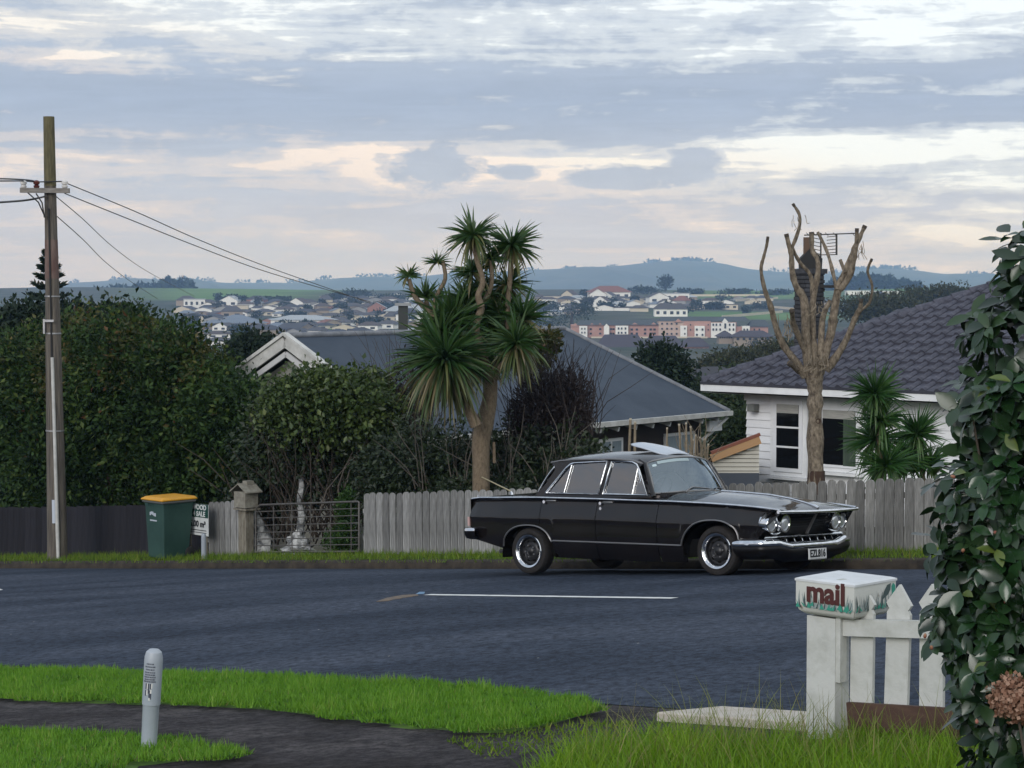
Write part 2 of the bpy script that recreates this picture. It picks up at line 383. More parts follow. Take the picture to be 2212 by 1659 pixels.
def asphalt(name, base, lite, dark, patch=(.5, .14), chips=.35, bump=.5):
    m, nt, b = nodes_of(name); N = nt.nodes; b.inputs['Roughness'].default_value = .85; b.inputs['Specular IOR Level'].default_value = .12
    tc = N.new('ShaderNodeTexCoord'); mp = N.new('ShaderNodeMapping'); mp.inputs['Rotation'].default_value = (0, 0, -math.pi*.75); mp.inputs['Scale'].default_value = (patch[1], patch[0], 1)
    lk(nt, tc.outputs['Object'], mp.inputs['Vector'])
    def nz(s, d, vec, ro=.6):
        n = N.new('ShaderNodeTexNoise'); n.inputs['Scale'].default_value = s; n.inputs['Detail'].default_value = d; n.inputs['Roughness'].default_value = ro; lk(nt, vec, n.inputs['Vector']); return n.outputs[0]
    r = N.new('ShaderNodeValToRGB'); e = r.color_ramp.elements; e[0].position = .38; e[0].color = (*dark, 1); e[1].position = .62; e[1].color = (*lite, 1); x = e.new(.5); x.color = (*base, 1)
    lk(nt, nz(1.6, 6, mp.outputs[0]), r.inputs[0])
    sp = N.new('ShaderNodeValToRGB'); sp.color_ramp.elements[0].position = .36; sp.color_ramp.elements[0].color = (.20, .20, .22, 1); sp.color_ramp.elements[1].position = .66; sp.color_ramp.elements[1].color = (2.0, 1.95, 1.9, 1)
    lk(nt, nz(12., 4, tc.outputs['Object'], .85), sp.inputs[0])
    mu = N.new('ShaderNodeMix'); mu.data_type = 'RGBA'; mu.blend_type = 'MULTIPLY'; mu.inputs[0].default_value = chips*2; lk(nt, r.outputs[0], mu.inputs[6]); lk(nt, sp.outputs[0], mu.inputs[7])
    # scattered pale stones
    vo = N.new('ShaderNodeTexVoronoi'); vo.inputs['Scale'].default_value = 5.; lk(nt, tc.outputs['Object'], vo.inputs['Vector'])
    cp = N.new('ShaderNodeMath'); cp.operation = 'LESS_THAN'; cp.inputs[1].default_value = .055; lk(nt, vo.outputs['Distance'], cp.inputs[0])
    sep = N.new('ShaderNodeSeparateColor'); lk(nt, vo.outputs['Color'], sep.inputs[0]); g2 = N.new('ShaderNodeMath'); g2.operation = 'GREATER_THAN'; g2.inputs[1].default_value = .93; lk(nt, sep.outputs[0], g2.inputs[0])
    mm = N.new('ShaderNodeMath'); mm.operation = 'MULTIPLY'; lk(nt, cp.outputs[0], mm.inputs[0]); lk(nt, g2.outputs[0], mm.inputs[1])
    m3 = N.new('ShaderNodeMix'); m3.data_type = 'RGBA'; lk(nt, mm.outputs[0], m3.inputs[0]); lk(nt, mu.outputs[2], m3.inputs[6]); m3.inputs[7].default_value = (.3, .3, .28, 1)
    lk(nt, m3.outputs[2], b.inputs['Base Color'])
    bp = N.new('ShaderNodeBump'); bp.inputs['Strength'].default_value = bump; bp.inputs['Distance'].default_value = .012; lk(nt, nz(55., 4, tc.outputs['Object'], .75), bp.inputs['Height']); lk(nt, bp.outputs[0], b.inputs['Normal'])
    return m
road, _ = sheet_uv('road', list(np.arange(-24, 69, 1.)), list(np.arange(9.8, 19.301, .25)), 0., asphalt('asphalt', (.034, .045, .067), (.048, .060, .085), (.024, .033, .051)))
drive, _ = sheet_uv('footpath', list(np.arange(-24, 69, 1.)), list(np.arange(2.6, 9.81, .3)), -.004, asphalt('path_asphalt', (.034, .031, .034), (.065, .060, .062), (.022, .019, .019), patch=(.6, .5), chips=.4, bump=.7))
# far kerb: stained concrete edging, the shadow on its face darkened into the colour
def ribbon_uv(name, u0, u1, step, prof, mat, wob=0.):
    P = []
    for u in np.arange(u0, u1, step):
        row = []
        for (v, dz) in prof:
            x, y = xy(u, v+wob*math.sin(u*2.1+v)); z0 = -(0.097*u+np.interp(v, PVx, PVy))+HC; row.append((x, y, z0+dz))
        P.append(row)
    return MB().grid(P).build(name, mat, smooth=40)
kerbM = M('kerb_concrete', (.014, .011, .009), .95, (.045, .035, .024), scale=5, bump=.4, bscale=30)
k = MB(); P = []
for u in np.arange(-20, 68, .5):
    zt = -(0.097*u+1.79)+HC; zr = -(0.097*u+1.90)+HC; row = []
    for (v, z) in ((19.285, zr-.05), (19.29, zr+.02), (19.31, zt-.015), (19.33, zt-.002), (19.47, zt+.004)): row.append((*xy(u, v), z))
    P.append(row)
tag(k.grid(P).build('kerb', kerbM, smooth=50), kind='structure')

# painted centre dash, spray marks
def decal(name, pts, mat, dz=.004, label=None, cat=None):
    m = MB(); V_ = [G(p[0], p[1], dz) for p in pts]; n = len(V_); V2 = [p-Vector((0, 0, .003)) for p in V_]
    m.add(V_+V2, [tuple(range(n))]+[(i, i+n, (i+1) % n+n, (i+1) % n) for i in range(n)]); o = fixn(m.build(name, mat)); tag(o, kind='structure'); return o
paint = M('road_paint', (.70, .71, .70), .6, (.42, .43, .43), scale=9, lo=.52, hi=.75)
m = MB(); us_ = np.linspace(12.78, 16.3, 30)
for side in (0,):
    P = []
    for u in us_:
        wv = .062+.004*math.sin(u*17); P.append([Guv(u, 15-wv, .004), Guv(u, 15+wv, .004)])
    m.grid(P)
cl = m.build('lane_marking', paint); tag(cl, kind='structure')
orange = M('orange_spray', (.19, .125, .065), .7, (.075, .068, .066), scale=14); blue = M('blue_spray', (.13, .24, .38), .7)
decal('orange_survey_mark', [pix_ground(*q).to_2d() for q in ((812, 1300), (835, 1292), (868, 1286), (902, 1284), (904, 1287), (870, 1292), (840, 1298))], orange)
decal('blue_survey_mark', [pix_ground(*q).to_2d() for q in ((898, 1284), (906, 1279), (918, 1279), (916, 1283))], blue)
decal('lane_marking', [pix_ground(*q).to_2d() for q in ((-30, 1271), (-2, 1272), (6, 1274), (-2, 1276), (-30, 1276))], paint)

# ---------------------------------------------------------------- grass
def inside(poly, X, Y):
    c = np.zeros(len(X), bool); n = len(poly)
    for i in range(n):
        x0, y0 = poly[i]; x1, y1 = poly[(i+1) % n]
        c ^= ((y0 > Y) != (y1 > Y)) & (X < (x1-x0)*(Y-y0)/(y1-y0+1e-12)+x0)
    return c
def patch_noise(X, Y, s, seed=0.): return .5+.25*np.sin(X*s+seed)*np.cos(Y*s*1.3+1.7*seed)+.25*np.sin((X+Y)*s*2.3+seed*2)*np.cos((X-Y)*s*1.9)
def grass(name, poly, n, h, w, mat, rng, dz=0., lean=.5, seg=1, hvar=.5, seed=0., tuft=0.):
    poly = [(p[0], p[1]) for p in poly]; A = np.array(poly); lo, hi = A.min(0), A.max(0)
    X = rng.uniform(lo[0], hi[0], n*4); Y = rng.uniform(lo[1], hi[1], n*4)
    if tuft:
        c = rng.integers(0, max(1, n//14), n*4); cx = rng.uniform(lo[0], hi[0], n//14+1); cy_ = rng.uniform(lo[1], hi[1], n//14+1)
        X = cx[c]+rng.normal(size=n*4)*tuft; Y = cy_[c]+rng.normal(size=n*4)*tuft
    k = inside(poly, X, Y); X, Y = X[k][:n], Y[k][:n]; n = len(X); Z = gz(X, Y)+dz
    pn = patch_noise(X, Y, 2.6, seed); H = h*(1-hvar+2*hvar*rng.random(n))*(.65+.7*pn); a = rng.uniform(0, 2*math.pi, n); le = lean*rng.random(n)
    d = np.stack([np.cos(a)*le, np.sin(a)*le, np.ones(n)], 1); d /= np.linalg.norm(d, axis=1, keepdims=True)
    b = rng.uniform(0, math.pi, n); S = np.stack([np.cos(b), np.sin(b), np.zeros(n)], 1)*(w*(.6+.8*rng.random(n)))[:, None]/2
    P = np.stack([X, Y, Z], 1); pn2 = patch_noise(X, Y, 11., seed+1); rnd = np.clip(.30*rng.random(n)+.40*pn+.38*pn2-.06+.12*rng.normal(size=n), 0, 1); H = H*(.7+.6*pn2)
    if seg == 1:
        V_ = np.stack([P-S, P+S, P+d*H[:, None]], 1).reshape(-1, 3); F = np.arange(n*3).reshape(-1, 3); o = np_mesh(name, V_, F, mat, None, rnd)
    else:
        rows = []; q = P-[0, 0, .01]; dd = d.copy(); horiz = np.stack([np.cos(a), np.sin(a), np.zeros(n)], 1); bend = (.1+.7*rng.random(n))[:, None]
        for i in range(seg+1):
            t = i/seg; ww = (1-t**1.5)*.95+.05; rows.append(q-S*ww); rows.append(q+S*ww)
            dd = dd+horiz*bend/seg*1.2; dd[:, 2] -= (bend[:, 0]*.5)/seg; dd /= np.linalg.norm(dd, axis=1, keepdims=True); q = q+dd*H[:, None]/seg
        V_ = np.stack(rows, 1).reshape(-1, 3); k = 2*(seg+1); b0 = np.arange(n)[:, None]*k
        F = np.stack([b0+np.array([2*i, 2*i+1, 2*i+3, 2*i+2]) for i in range(seg)], 1).reshape(-1, 4); o = np_mesh(name, V_, F, mat, None, np.repeat(rnd, seg))
    return o
lawnM = leafM('lawn_blades', [(0, (.055, .15, .010)), (.4, (.10, .24, .016)), (.75, (.15, .31, .026)), (1, (.25, .33, .07))], .55, .3, .3)
longM = leafM('long_grass_blades', [(0, (.07, .16, .008)), (.5, (.14, .28, .012)), (.85, (.21, .34, .02)), (1, (.32, .33, .09))], .5, .35, .3)
vergeM = leafM('verge_blades', [(0, (.055, .11, .012)), (.5, (.11, .19, .018)), (.85, (.19, .24, .035)), (1, (.28, .22, .07))], .6, .3, .2)
soilM = M('turf_soil', (.045, .10, .010), .95, (.07, .14, .015), scale=8)
PG = lambda L_: [pix_ground(*q).to_2d() for q in L_]
berm = [xy(25, 9.78), xy(18, 9.77)]+PG([(-60, 1450), (160, 1453), (320, 1458), (640, 1469), (950, 1482), (1190, 1503), (1250, 1512), (1312, 1540), (1245, 1558), (1180, 1570), (1100, 1583), (1000, 1588), (960, 1585), (800, 1570), (640, 1550), (550, 1538), (300, 1525), (0, 1515), (-60, 1513)])+[xy(16, 8.42), xy(25, 8.4)]
strip = [xy(22, 7.4), xy(14, 7.4)]+PG([(-60, 1578), (0, 1581), (130, 1586), (240, 1592), (360, 1600), (430, 1613), (500, 1632), (540, 1646), (430, 1652), (330, 1655), (250, 1668), (-60, 1690)])+[xy(13, 6.3), xy(22, 6.0)]
def ragged(poly, amp=.045, step=.16, seed=1):
    rg = np.random.default_rng(seed); out = []
    for i in range(len(poly)):
        a, b = Vector(poly[i]), Vector(poly[(i+1) % len(poly)]); n = max(1, min(60, int((b-a).length/step)))
        for k in range(n): p = a.lerp(b, k/n); out.append((p.x+rg.normal()*amp, p.y+rg.normal()*amp))
    return out
berm_r = ragged(berm, .05, .14, 3); strip_r = ragged(strip, .05, .14, 4)
def mat_patch(name, poly, dz, mat):
    """a slightly domed turf under the blades"""
    bm = bmesh.new(); vs_ = [bm.verts.new((p[0], p[1], float(gz(p[0], p[1]))-.02)) for p in poly]; f = bm.faces.new(vs_)
    r = bmesh.ops.inset_region(bm, faces=[f], thickness=.06, depth=0, use_even_offset=True)
    bmesh.ops.triangulate(bm, faces=bm.faces[:])
    for _ in range(3): bmesh.ops.subdivide_edges(bm, edges=[e for e in bm.edges if e.calc_length() > .5], cuts=1); bmesh.ops.triangulate(bm, faces=bm.faces[:])
    outer = {v for v in vs_}
    bnd = {v for e in bm.edges if e.is_boundary for v in e.verts}
    for v in bm.verts: v.co.z = float(gz(v.co.x, v.co.y))+(-.02 if v in bnd else dz)
    bmesh.ops.recalc_face_normals(bm, faces=bm.faces); me = bpy.data.meshes.new(name); bm.to_mesh(me); bm.free(); me.materials.append(mat); o = link(name, me); tag(o, kind='structure'); return o
mat_patch('grass_verge', berm, .025, soilM); mat_patch('grass_verge', strip, .025, soilM)
tag(grass('verge_grass', berm_r, 250000, .044, .0085, lawnM, RNG, .02, 1.3, 1, .6, 1.), 'bright green mown grass strip between the road and the footpath', 'grass', kind='stuff')
tag(grass('lawn_grass', strip_r, 120000, .042, .0085, lawnM, RNG, .02, 1.3, 1, .6, 4.), 'bright green grass strip nearest the viewer around the marker post', 'grass', kind='stuff')
fv = [xy(50, 19.36), xy(10, 19.36), xy(10, 20.75), xy(50, 20.75)]
tag(grass('far_verge_grass', fv, 115000, .075, .010, vergeM, RNG, 0., .8, 1, .6, 2.), 'yellowish rough grass on the far verge under the fences', 'grass', kind='stuff')
fov = [xy(33, 19.24), xy(8, 19.24), xy(8, 19.40), xy(33, 19.40)]
tag(grass('kerb_grass', fov, 16000, .095, .014, vergeM, RNG, .09, 1.6, 1, .7, 2.6), 'grass and weeds hanging over the far kerb', 'grass', kind='stuff')
lg = PG([(1120, 1690), (1200, 1645), (1300, 1612), (1400, 1592), (1500, 1596), (1600, 1604), (1700, 1606), (1760, 1612), (1840, 1590), (2000, 1580), (2290, 1580), (2290, 1690)])+[G(2.2, 6.6).to_2d(), G(.2, 6.6).to_2d()]
tag(grass('long_grass', lg, 30000, .13, .0065, longM, RNG, 0., .55, 4, .6, 3.), 'long unmown grass around the letterbox post and picket fence', 'grass', kind='stuff')
tall = PG([(1230, 1660), (1380, 1590), (1500, 1572), (1740, 1585), (1850, 1590), (2290, 1590), (2290, 1690), (1300, 1690)])
tag(grass('grass_stalks', tall, 1000, .27, .005, leafM('stalks', [(0, (.12, .17, .03)), (.6, (.20, .22, .06)), (1, (.30, .24, .12))], .6, .2, .2), RNG, 0., .45, 4, .5, 5.), 'tall thin seeding grass stalks rising above the long grass', 'grass', kind='stuff')
for nm_, pl_, sd_, lb_ in (('dry_thatch', berm_r, 1.3, 'pale dry blades mixed through the roadside grass strip'), ('dry_thatch', strip_r, 4.4, 'pale dry blades mixed through the nearest grass strip')):
    tag(grass(nm_, pl_, 7000, .035, .007, leafM('thatch', [(0, (.16, .14, .05)), (.6, (.26, .24, .09)), (1, (.34, .30, .14))], .8, .2, .1), RNG, .02, 2., 1, .6, sd_), lb_, 'grass', kind='stuff')
    tag(grass('clover', pl_, 5000, .026, .022, leafM('clover', [(0, (.03, .09, .012)), (1, (.06, .16, .02))], .5, .2, .3), RNG, .03, 3., 1, .5, sd_+2, tuft=.07), 'dark clover tufts in '+('the roadside grass strip' if sd_ < 2 else 'the nearest grass strip'), 'clover', kind='stuff')
leafy = PG([(960, 1600), (1240, 1562), (1380, 1560), (1300, 1610), (1050, 1640)])
tag(grass('path_weeds', leafy, 900, .03, .012, vergeM, RNG, 0., 1.4, 1, .7, 6.), 'sparse weeds and litter where the footpath meets the drive', 'weeds', kind='stuff')
# ================================================================ the black saloon
def car():
    fr = at(1548, 1245, 22.6); rr = at(1145, 1241, 24.4); h = (fr-rr).normalized()
    w = Vector((-h.y, h.x, 0)).normalized()
    if w.y < 0: w = -w
    w = w+Vector((0, 0, -.058)); w = (w-h*w.dot(h)).normalized(); up = h.cross(w)
    if up.z < 0: up = -up
    org = (fr+rr)/2+w*.80
    root = thing('parked_car', org, 'old black four-door saloon with chrome trim parked facing right', 'car', local=True)
    root.rotation_euler = Matrix((h, w, up)).transposed().to_euler()
    paint = M('car_paint', (.0050, .0042, .0048), .40, (.009, .0072, .0072), scale=2.2, coat=1.0, spec=.06)
    paint.node_tree.nodes['Principled BSDF'].inputs['Coat Roughness'].default_value = .07
    satin = M('car_satin', (.006, .0055, .006), .35, spec=.22)
    chrome = M('chrome', (.80, .81, .83), .10, (.62, .63, .65), scale=14, metal=1.)
    dull = M('dull_trim', (.24, .235, .235), .35, metal=.8); under = M('underbody', (.006, .006, .006), .9, spec=.1); rubber = M('tyre_rubber', (.016, .015, .015), .8, (.028, .025, .024), scale=30, spec=.2)
    glass = thin_glass('car_glass', (.62, .60, .60), 4.0, .02); ws_glass = thin_glass('windscreen_glass', (.74, .80, .88), 4.2, .03, (.74, .88, 1.)); seatM = M('seat_vinyl', (.40, .36, .34), .5); lensM = M('lamp_glass', (.62, .65, .68), .06, (.85, .88, .9), scale=60, metal=.55)
    white = M('plate_white', (.62, .63, .63), .5); ink = M('plate_ink', (.01, .01, .014), .5); red = M('tail_lens', (.45, .30, .28), .2)
    I = np.interp
    def belt(x): return float(I(x, [-2.36, -2.2, -1.22, -.3, .28, .8, 1.3, 1.7, 1.99, 2.25], [.918, .930, .915, .882, .856, .835, .806, .776, .748, .712]))
    def hw(x): return float(I(x, [-2.40, -2.25, -1.8, -1.0, 0, 1., 1.7, 2.05, 2.25], [.765, .790, .825, .845, .85, .848, .835, .815, .80]))
    def crease(x): return float(I(x, [-2.36, -.3, .63, 1.6, 2.2], [.692, .632, .590, .56, .54]))
    def side_y(x, z):
        b, c = belt(x), crease(x); W_ = hw(x)
        if z >= c:
            t = (z-c)/max(b-c, .01); o = I(t, [0, .1, .5, .78, .9, 1.], [0, -.006, -.040, -.066, -.066, -.036])
        else:
            t = (c-z)/max(c-.15, .01); o = I(t, [0, .03, .1, .45, .75, 1.], [0, -.012, -.014, -.016, -.045, -.11])
        return -(W_+float(o))
    def arch(x, c, a, z0, zt): 
        q = abs(x-c)/a
        return -9 if q >= 1 else z0+(zt-z0)*(1-q**2.4)**(1/2.2)
    def zb(x):
        base = float(I(x, [-2.4, -2.2, -1.80, -1.0, .3, .92, 1.7, 1.9, 2.25], [.45, .41, .315, .205, .155, .15, .26, .28, .30]))
        return max(base, arch(x, -1.385, .40, .315 if x < -1.4 else .30, .590), arch(x, 1.335, .425, .26, .622))
    def rake(x, z):      # the nose leans forward at the top, the tail a little backward
        s = min(max((x-1.62)/.55, 0), 1); s = s*s*(3-2*s); b = belt(x)
        t = min(max((-1.95-x)/.4, 0), 1)
        return x-s*1.05*max(b-z, 0)*.95-t*.10*max(z-.70, 0)*-1
    def side(name, x0, x1, seg=.025, mat=paint, sgn=1):
        xs = np.linspace(x0, x1, max(3, int((x1-x0)/seg)+1)); T = [0, .03, .08, .15, .23, .31, .39, .46, .5, .54, .58, .62, .66, .72, .80, .88, .94, .97, 1.]
        P = []
        for x in xs:
            z0, z1 = zb(x), belt(x); row = []
            for t in T:
                z = z0+(z1-z0)*t; row.append((rake(x, z), side_y(x, z)*sgn, z))
            row.insert(0, (rake(x, z0), (side_y(x, z0)+.05)*sgn, z0+.003)); P.append(row)
        return fixn(MB().grid(P).build(name, mat, root, smooth=50))
    for sgn in (1, -1):
        side('rear_quarter_panel', -2.36, -1.178, sgn=sgn); d1 = side('rear_door', -1.170, -.316, sgn=sgn); d2 = side('front_door', -.308, .575, sgn=sgn); side('front_wing', .583, 2.235, sgn=sgn)
        for d, hx in ((d1, -1.10), (d2, -.235)):
            zc = belt(hx)-.045; m = MB(); yb = side_y(hx, zc)*sgn
            m.tube([(hx-.02, yb, zc), (hx-.02, yb-.03*sgn, zc)], [.021, .019], 12); m.build('door_button', chrome, d, smooth=30)
            m = MB(); m.tube([(hx, yb-.012*sgn, zc+.01), (hx+.04, yb-.030*sgn, zc+.012), (hx+.12, yb-.030*sgn, zc+.010), (hx+.155, yb-.008*sgn, zc+.008)], [.008, .011, .011, .008], 8); m.build('handle', dull, d, smooth=40)
        m = MB(); zc = belt(-.235)-.105; yb = side_y(-.25, zc)*sgn; m.tube([(-.25, yb+.005*sgn, zc), (-.25, yb-.014*sgn, zc)], .018, 12); m.build('door_lock', chrome, d2, smooth=30)
        # chrome waist strip, arch lips and sill strip
        m = MB(); xs = np.linspace(-2.36, 2.22, 80); m.tube([(rake(x, belt(x)), (side_y(x, belt(x))-.004)*sgn, belt(x)+.004) for x in xs], .0125, 8); m.build('waist_trim', chrome, root, smooth=60)
        m = MB(); P = []
        xs = list(np.linspace(-1.784, -1.0, 40)); pts = [(x, zb(x)) for x in xs]; pts += [(x, float(I(x, [-1.0, .90], [.405, .345]))) for x in np.linspace(-.97, .88, 30)]+[(x, max(zb(x), .345 if x < 1.3 else .26)) for x in np.linspace(.915, 1.755, 44)]
        m.tube([(rake(x, z), (side_y(x, z)-.003)*sgn, z) for x, z in pts], .0105, 6); m.build('sill_trim', dull, root, smooth=60)
    # tops: boot lid and bonnet, crowned across
    def deck(name, xs, zc, mat=paint, ns=21, pw=2.2):
        P = []
        for x in xs:
            b = belt(x)+.004; W_ = -side_y(x, belt(x)); row = []
            for k in range(ns):
                s = -1+2*k/(ns-1); z = b+(zc(x)-b)*(1-abs(s)**pw)
                row.append((rake(x, b) if x > 1.6 else x, s*W_, z))
            P.append(row)
        return fixn(MB().grid(P).build(name, mat, root, smooth=40))
    deck('boot_lid', np.linspace(-2.372, -1.45, 26), lambda x: float(I(x, [-2.38, -2.25, -1.8, -1.4], [.925, .955, .978, .985])))
    hz = lambda x: float(I(x, [.35, .60, 1.12, 1.57, 1.85, 2.05, 2.17, 2.24], [.955, .955, .922, .880, .832, .782, .742, .705]))
    deck('cowl', np.linspace(-1.47, .60, 30), lambda x: float(I(x, [-1.5, -1.0, 0, .60], [.975, .93, .90, .955])), mat=satin)
    deck('bonnet', np.linspace(.603, 2.236, 44), hz)
    m = MB(); m.tube([(x, 0, hz(x)+.006) for x in np.linspace(.9, 2.21, 30)], [.012]*27+[.016, .022, .018], 8); m.build('bonnet_strip', chrome, root, smooth=60)
    # tail panel, nose recess
    m = MB(); P = []
    for k in range(15):
        s = -1+2*k/14; W_ = hw(-2.36)-.03; P.append([(-2.362-.03*(1-s*s), s*W_, z) for z in (.44, .55, .70, .80, .915)])
    fixn(m.grid(P).build('tail_panel', paint, root, smooth=40))
    for sgn in (1, -1):
        m = MB(); m.box((-2.372, -.740*sgn, .645), (.03, .075, .11)); m.build('tail_lamp', red, root)
    m = MB(); P = []
    for k in range(17):
        s = -1+2*k/16; y = s*.80; P.append([(x+.02*(1-s*s), y, z) for x, z in ((2.17, .715), (2.06, .66), (2.0, .56), (1.955, .46), (1.94, .40))])
    fixn(m.grid(P).build('grille_recess', M('grille_black', (.004, .004, .004), .5, spec=.2), root, smooth=40))
    m = MB()
    for zz in (.50, .53, .56, .59, .62, .65):
        m.tube([(1.985+(zz-.5)*.62, y, zz) for y in np.linspace(-.42, .42, 9)], .004, 5)
    m.build('grille_bars', M('grille_bar', (.02, .02, .022), .4, metal=.5), root)
    m = MB(); P = [(2.235+.03*(1-(y/.8)**2)-.02, y, .702-.012*(1-(y/.8)**2)) for y in np.linspace(-.80, .80, 25)]; m.tube(P, .020, 8); m.build('nose_trim', chrome, root, smooth=60)
    m = MB(); m.beam((2.195, .0, .685), (2.045, -.0, .445), .028, .02, up=(1, 0, .3)); m.build('grille_centre_bar', dull, root)
    # twin headlamps each side in a bright bezel
    ax = Vector((1, 0, -.12)).normalized(); Q = ax.to_track_quat('Z', 'Y').to_matrix().to_4x4()
    for sgn in (-1, 1):
        for yy, xx in ((.705, 2.06), (.510, 2.10)):
            T = Matrix.Translation((xx, yy*sgn, .572)) @ Q
            hl = fixn(MB().lathe([(.102, -.10), (.104, .0), (.099, .014), (.084, .012), (.076, -.004)], 24, T).build('headlamp', chrome, root, smooth=40))
            fixn(MB().lathe([(.077, -.006), (.064, .008), (.042, .016), (.018, .020), (.0005, .021)], 24, T).build('lamp_lens', lensM, hl, smooth=60))
        m = MB(); P = []
        for t in np.linspace(0, 1, 20):
            a = 2*math.pi*t; P.append((2.045+.012*math.cos(a)-.0*math.sin(a)+.12*(math.sin(a)*.11), (.610+.195*math.cos(a))*sgn, .572+.112*math.sin(a)))
        m.tube(P, .013, 6, cap=False); m.build('lamp_surround', chrome, root, smooth=60)
        m = MB(); P = []
        for k in range(7):
            y = .42+.39*k/6; P.append([(x-.06*(k/6)**2, y*sgn, z) for x, z in ((2.10, .695), (2.035, .60), (1.985, .50), (1.96, .455))])
        fixn(m.grid(P).build('lamp_panel', M('lamp_panel', (.16, .165, .17), .25, metal=.9), root, smooth=40))
    # lower grille shelf with teeth, bumper, valance
    def bend(y, x0, k=.10): return x0-.03-k*abs(y/.84)**5
    m = MB(); P = []
    for y in np.linspace(-.82, .82, 33): xb = bend(y, 2.155, .10); P.append([(xb-.10, y, .450), (xb, y, .446), (xb+.012, y, .432), (xb-.004, y, .418), (xb-.08, y, .416)])
    fixn(m.grid(P).build('grille_shelf', chrome, root, smooth=40))
    for y in np.linspace(-.47, .60, 8):
        m = MB(); m.hexa([(bend(y, 2.09)-.03, y-.009, .345), (bend(y, 2.14), y-.007, .345), (bend(y, 2.14), y+.007, .345), (bend(y, 2.09)-.03, y+.009, .345), (bend(y, 2.09)-.03, y-.008, .418), (bend(y, 2.115), y-.004, .418), (bend(y, 2.115), y+.004, .418), (bend(y, 2.09)-.03, y+.008, .418)]); m.build('grille_tooth', chrome, root)
    def bumper(name, pts, prof, mat):
        P = []
        n = len(pts)
        for i, p in enumerate(pts):
            p = Vector(p); t = Vector(pts[min(i+1, n-1)])-Vector(pts[max(i-1, 0)]); o = Vector((t.y, -t.x, 0)).normalized(); sc = .75 if i in (0, n-1) else 1
            P.append([p+o*a*sc+Vector((0, 0, b*sc)) for a, b in prof])
        return fixn(MB().grid(P).build(name, mat, root, smooth=45))
    def fpath(zc, ext=0.):
        pts = []
        for t in np.linspace(-1, 1, 41):
            y = t*1.30; 
            if abs(y) > .84: pts.append((2.045-(abs(y)-.84)*.80-.02, math.copysign(.865, y), zc+.042))
            else: pts.append((2.045+.085*(1-abs(y/.84)**6), math.copysign(min(abs(y), .84)+.02*(abs(y)/.84)**4, y), zc+.042*float(I(abs(y), [.45, .66, .84], [0, 1, 1]))))
        return [(x, y, z) for x, y, z in pts]
    upc = [(-.06, .052), (-.012, .048), (.016, .034), (.034, .010), (.034, -.014), (.020, -.028)]
    low = [(.016, -.026), (.028, -.045), (.022, -.085), (-.01, -.135), (-.09, -.175)]
    bumper('front_bumper', fpath(.318), [(a, b) for a, b in upc], chrome); bumper('front_valance', fpath(.318), low, satin)
    def rpath(zc):
        pts = []
        for t in np.linspace(-1, 1, 31):
            y = t*1.14
            if abs(y) > .84: pts.append((-2.36+(abs(y)-.84)*.62, math.copysign(.868, -y), zc))
            else: pts.append((-2.36-.10*(1-abs(y/.84)**2.8), -y, zc))
        return pts
    bumper('rear_bumper', rpath(.525), [(-.05, .045), (.004, .045), (.026, .033), (.030, .005)], chrome); bumper('rear_valance', rpath(.525), [(.030, .005), (.022, -.04), (.0, -.085), (-.06, -.10)], satin)
    # number plate
    T = Matrix.Translation((2.186, -.0, .222)) @ Matrix(((0, 0, 1, 0), (1, 0, 0, 0), (0, 1, 0, 0), (0, 0, 0, 1)))
    pl = MB().box((2.180, 0, .222), (.006, .36, .126)).build('number_plate', white, root)
    text_mesh('EZL816', .115, ink, 'plate_lettering', pl, T, bold=.0035, thick=.003, sx=.86)
    m = MB()
    for a, b in (((-.178, .166), (.178, .166)), ((-.178, .284), (.178, .284)), ((-.178, .166), (-.178, .284)), ((.178, .166), (.178, .284))): m.beam((2.1845, a[0], a[1]), (2.1845, b[0], b[1]), .004, .003)
    m.build('plate_border', ink, pl)
    # wheel wells and underside
    m = MB(); m.box((.0, 0, .31), (3.3, 1.36, .20)); m.build('underbody', under, root); MB().box((-1.9, 0, .50), (.8, 1.4, .12)).build('boot_floor', under, root); MB().box((1.5, 0, .45), (.8, 1.2, .2)).build('engine_tray', under, root)
    for x in (-1.385, 1.335):
        for sgn in (1, -1):
            m = MB(); P = []
            for a in np.linspace(-.1, math.pi+.1, 18): P.append([(x+.42*math.cos(a), -.80*sgn, .24+.36*math.sin(a)), (x+.42*math.cos(a), -.50*sgn, .24+.36*math.sin(a))])
            m.grid(P).build('wheel_well', under, root)
    # wheels
    def wheel(x, sgn):
        T = Matrix.Translation((x, -.80*sgn, .280)) @ Matrix.Rotation(math.pi/2*sgn, 4, 'X') @ Matrix.Rotation(random.uniform(0, 6), 4, 'Z')
        wr = fixn(MB().lathe([(.190, -.17), (.25, -.175), (.272, -.16), (.280, -.12), (.280, -.05), (.273, -.018), (.262, .0), (.235, .008), (.212, .004), (.198, -.012), (.192, -.03)], 40, T).build('wheel', rubber, root, smooth=35))
        fixn(MB().lathe([(.199, -.014), (.203, .002), (.197, .010), (.180, .006), (.166, -.010), (.160, -.028)], 40, T).build('trim_ring', chrome, wr, smooth=50))
        rimM = M('rim_black', (.018, .018, .020), .38, metal=.3)
        fixn(MB().lathe([(.161, -.03), (.150, -.06), (.125, -.062), (.110, -.045), (.085, -.036), (.060, -.040), (.052, -.030), (.040, -.018), (.0005, -.014)], 40, T).build('rim', rimM, wr, smooth=40))
        for k in range(8):
            a = k*math.pi/4; c = T @ Vector((.118*math.cos(a), .118*math.sin(a), -.049)); nn = (T.to_3x3() @ Vector((0, 0, 1))); MB().tube([c-nn*.012, c+nn*.003], .016, 8).build('rim_slot', under, wr)
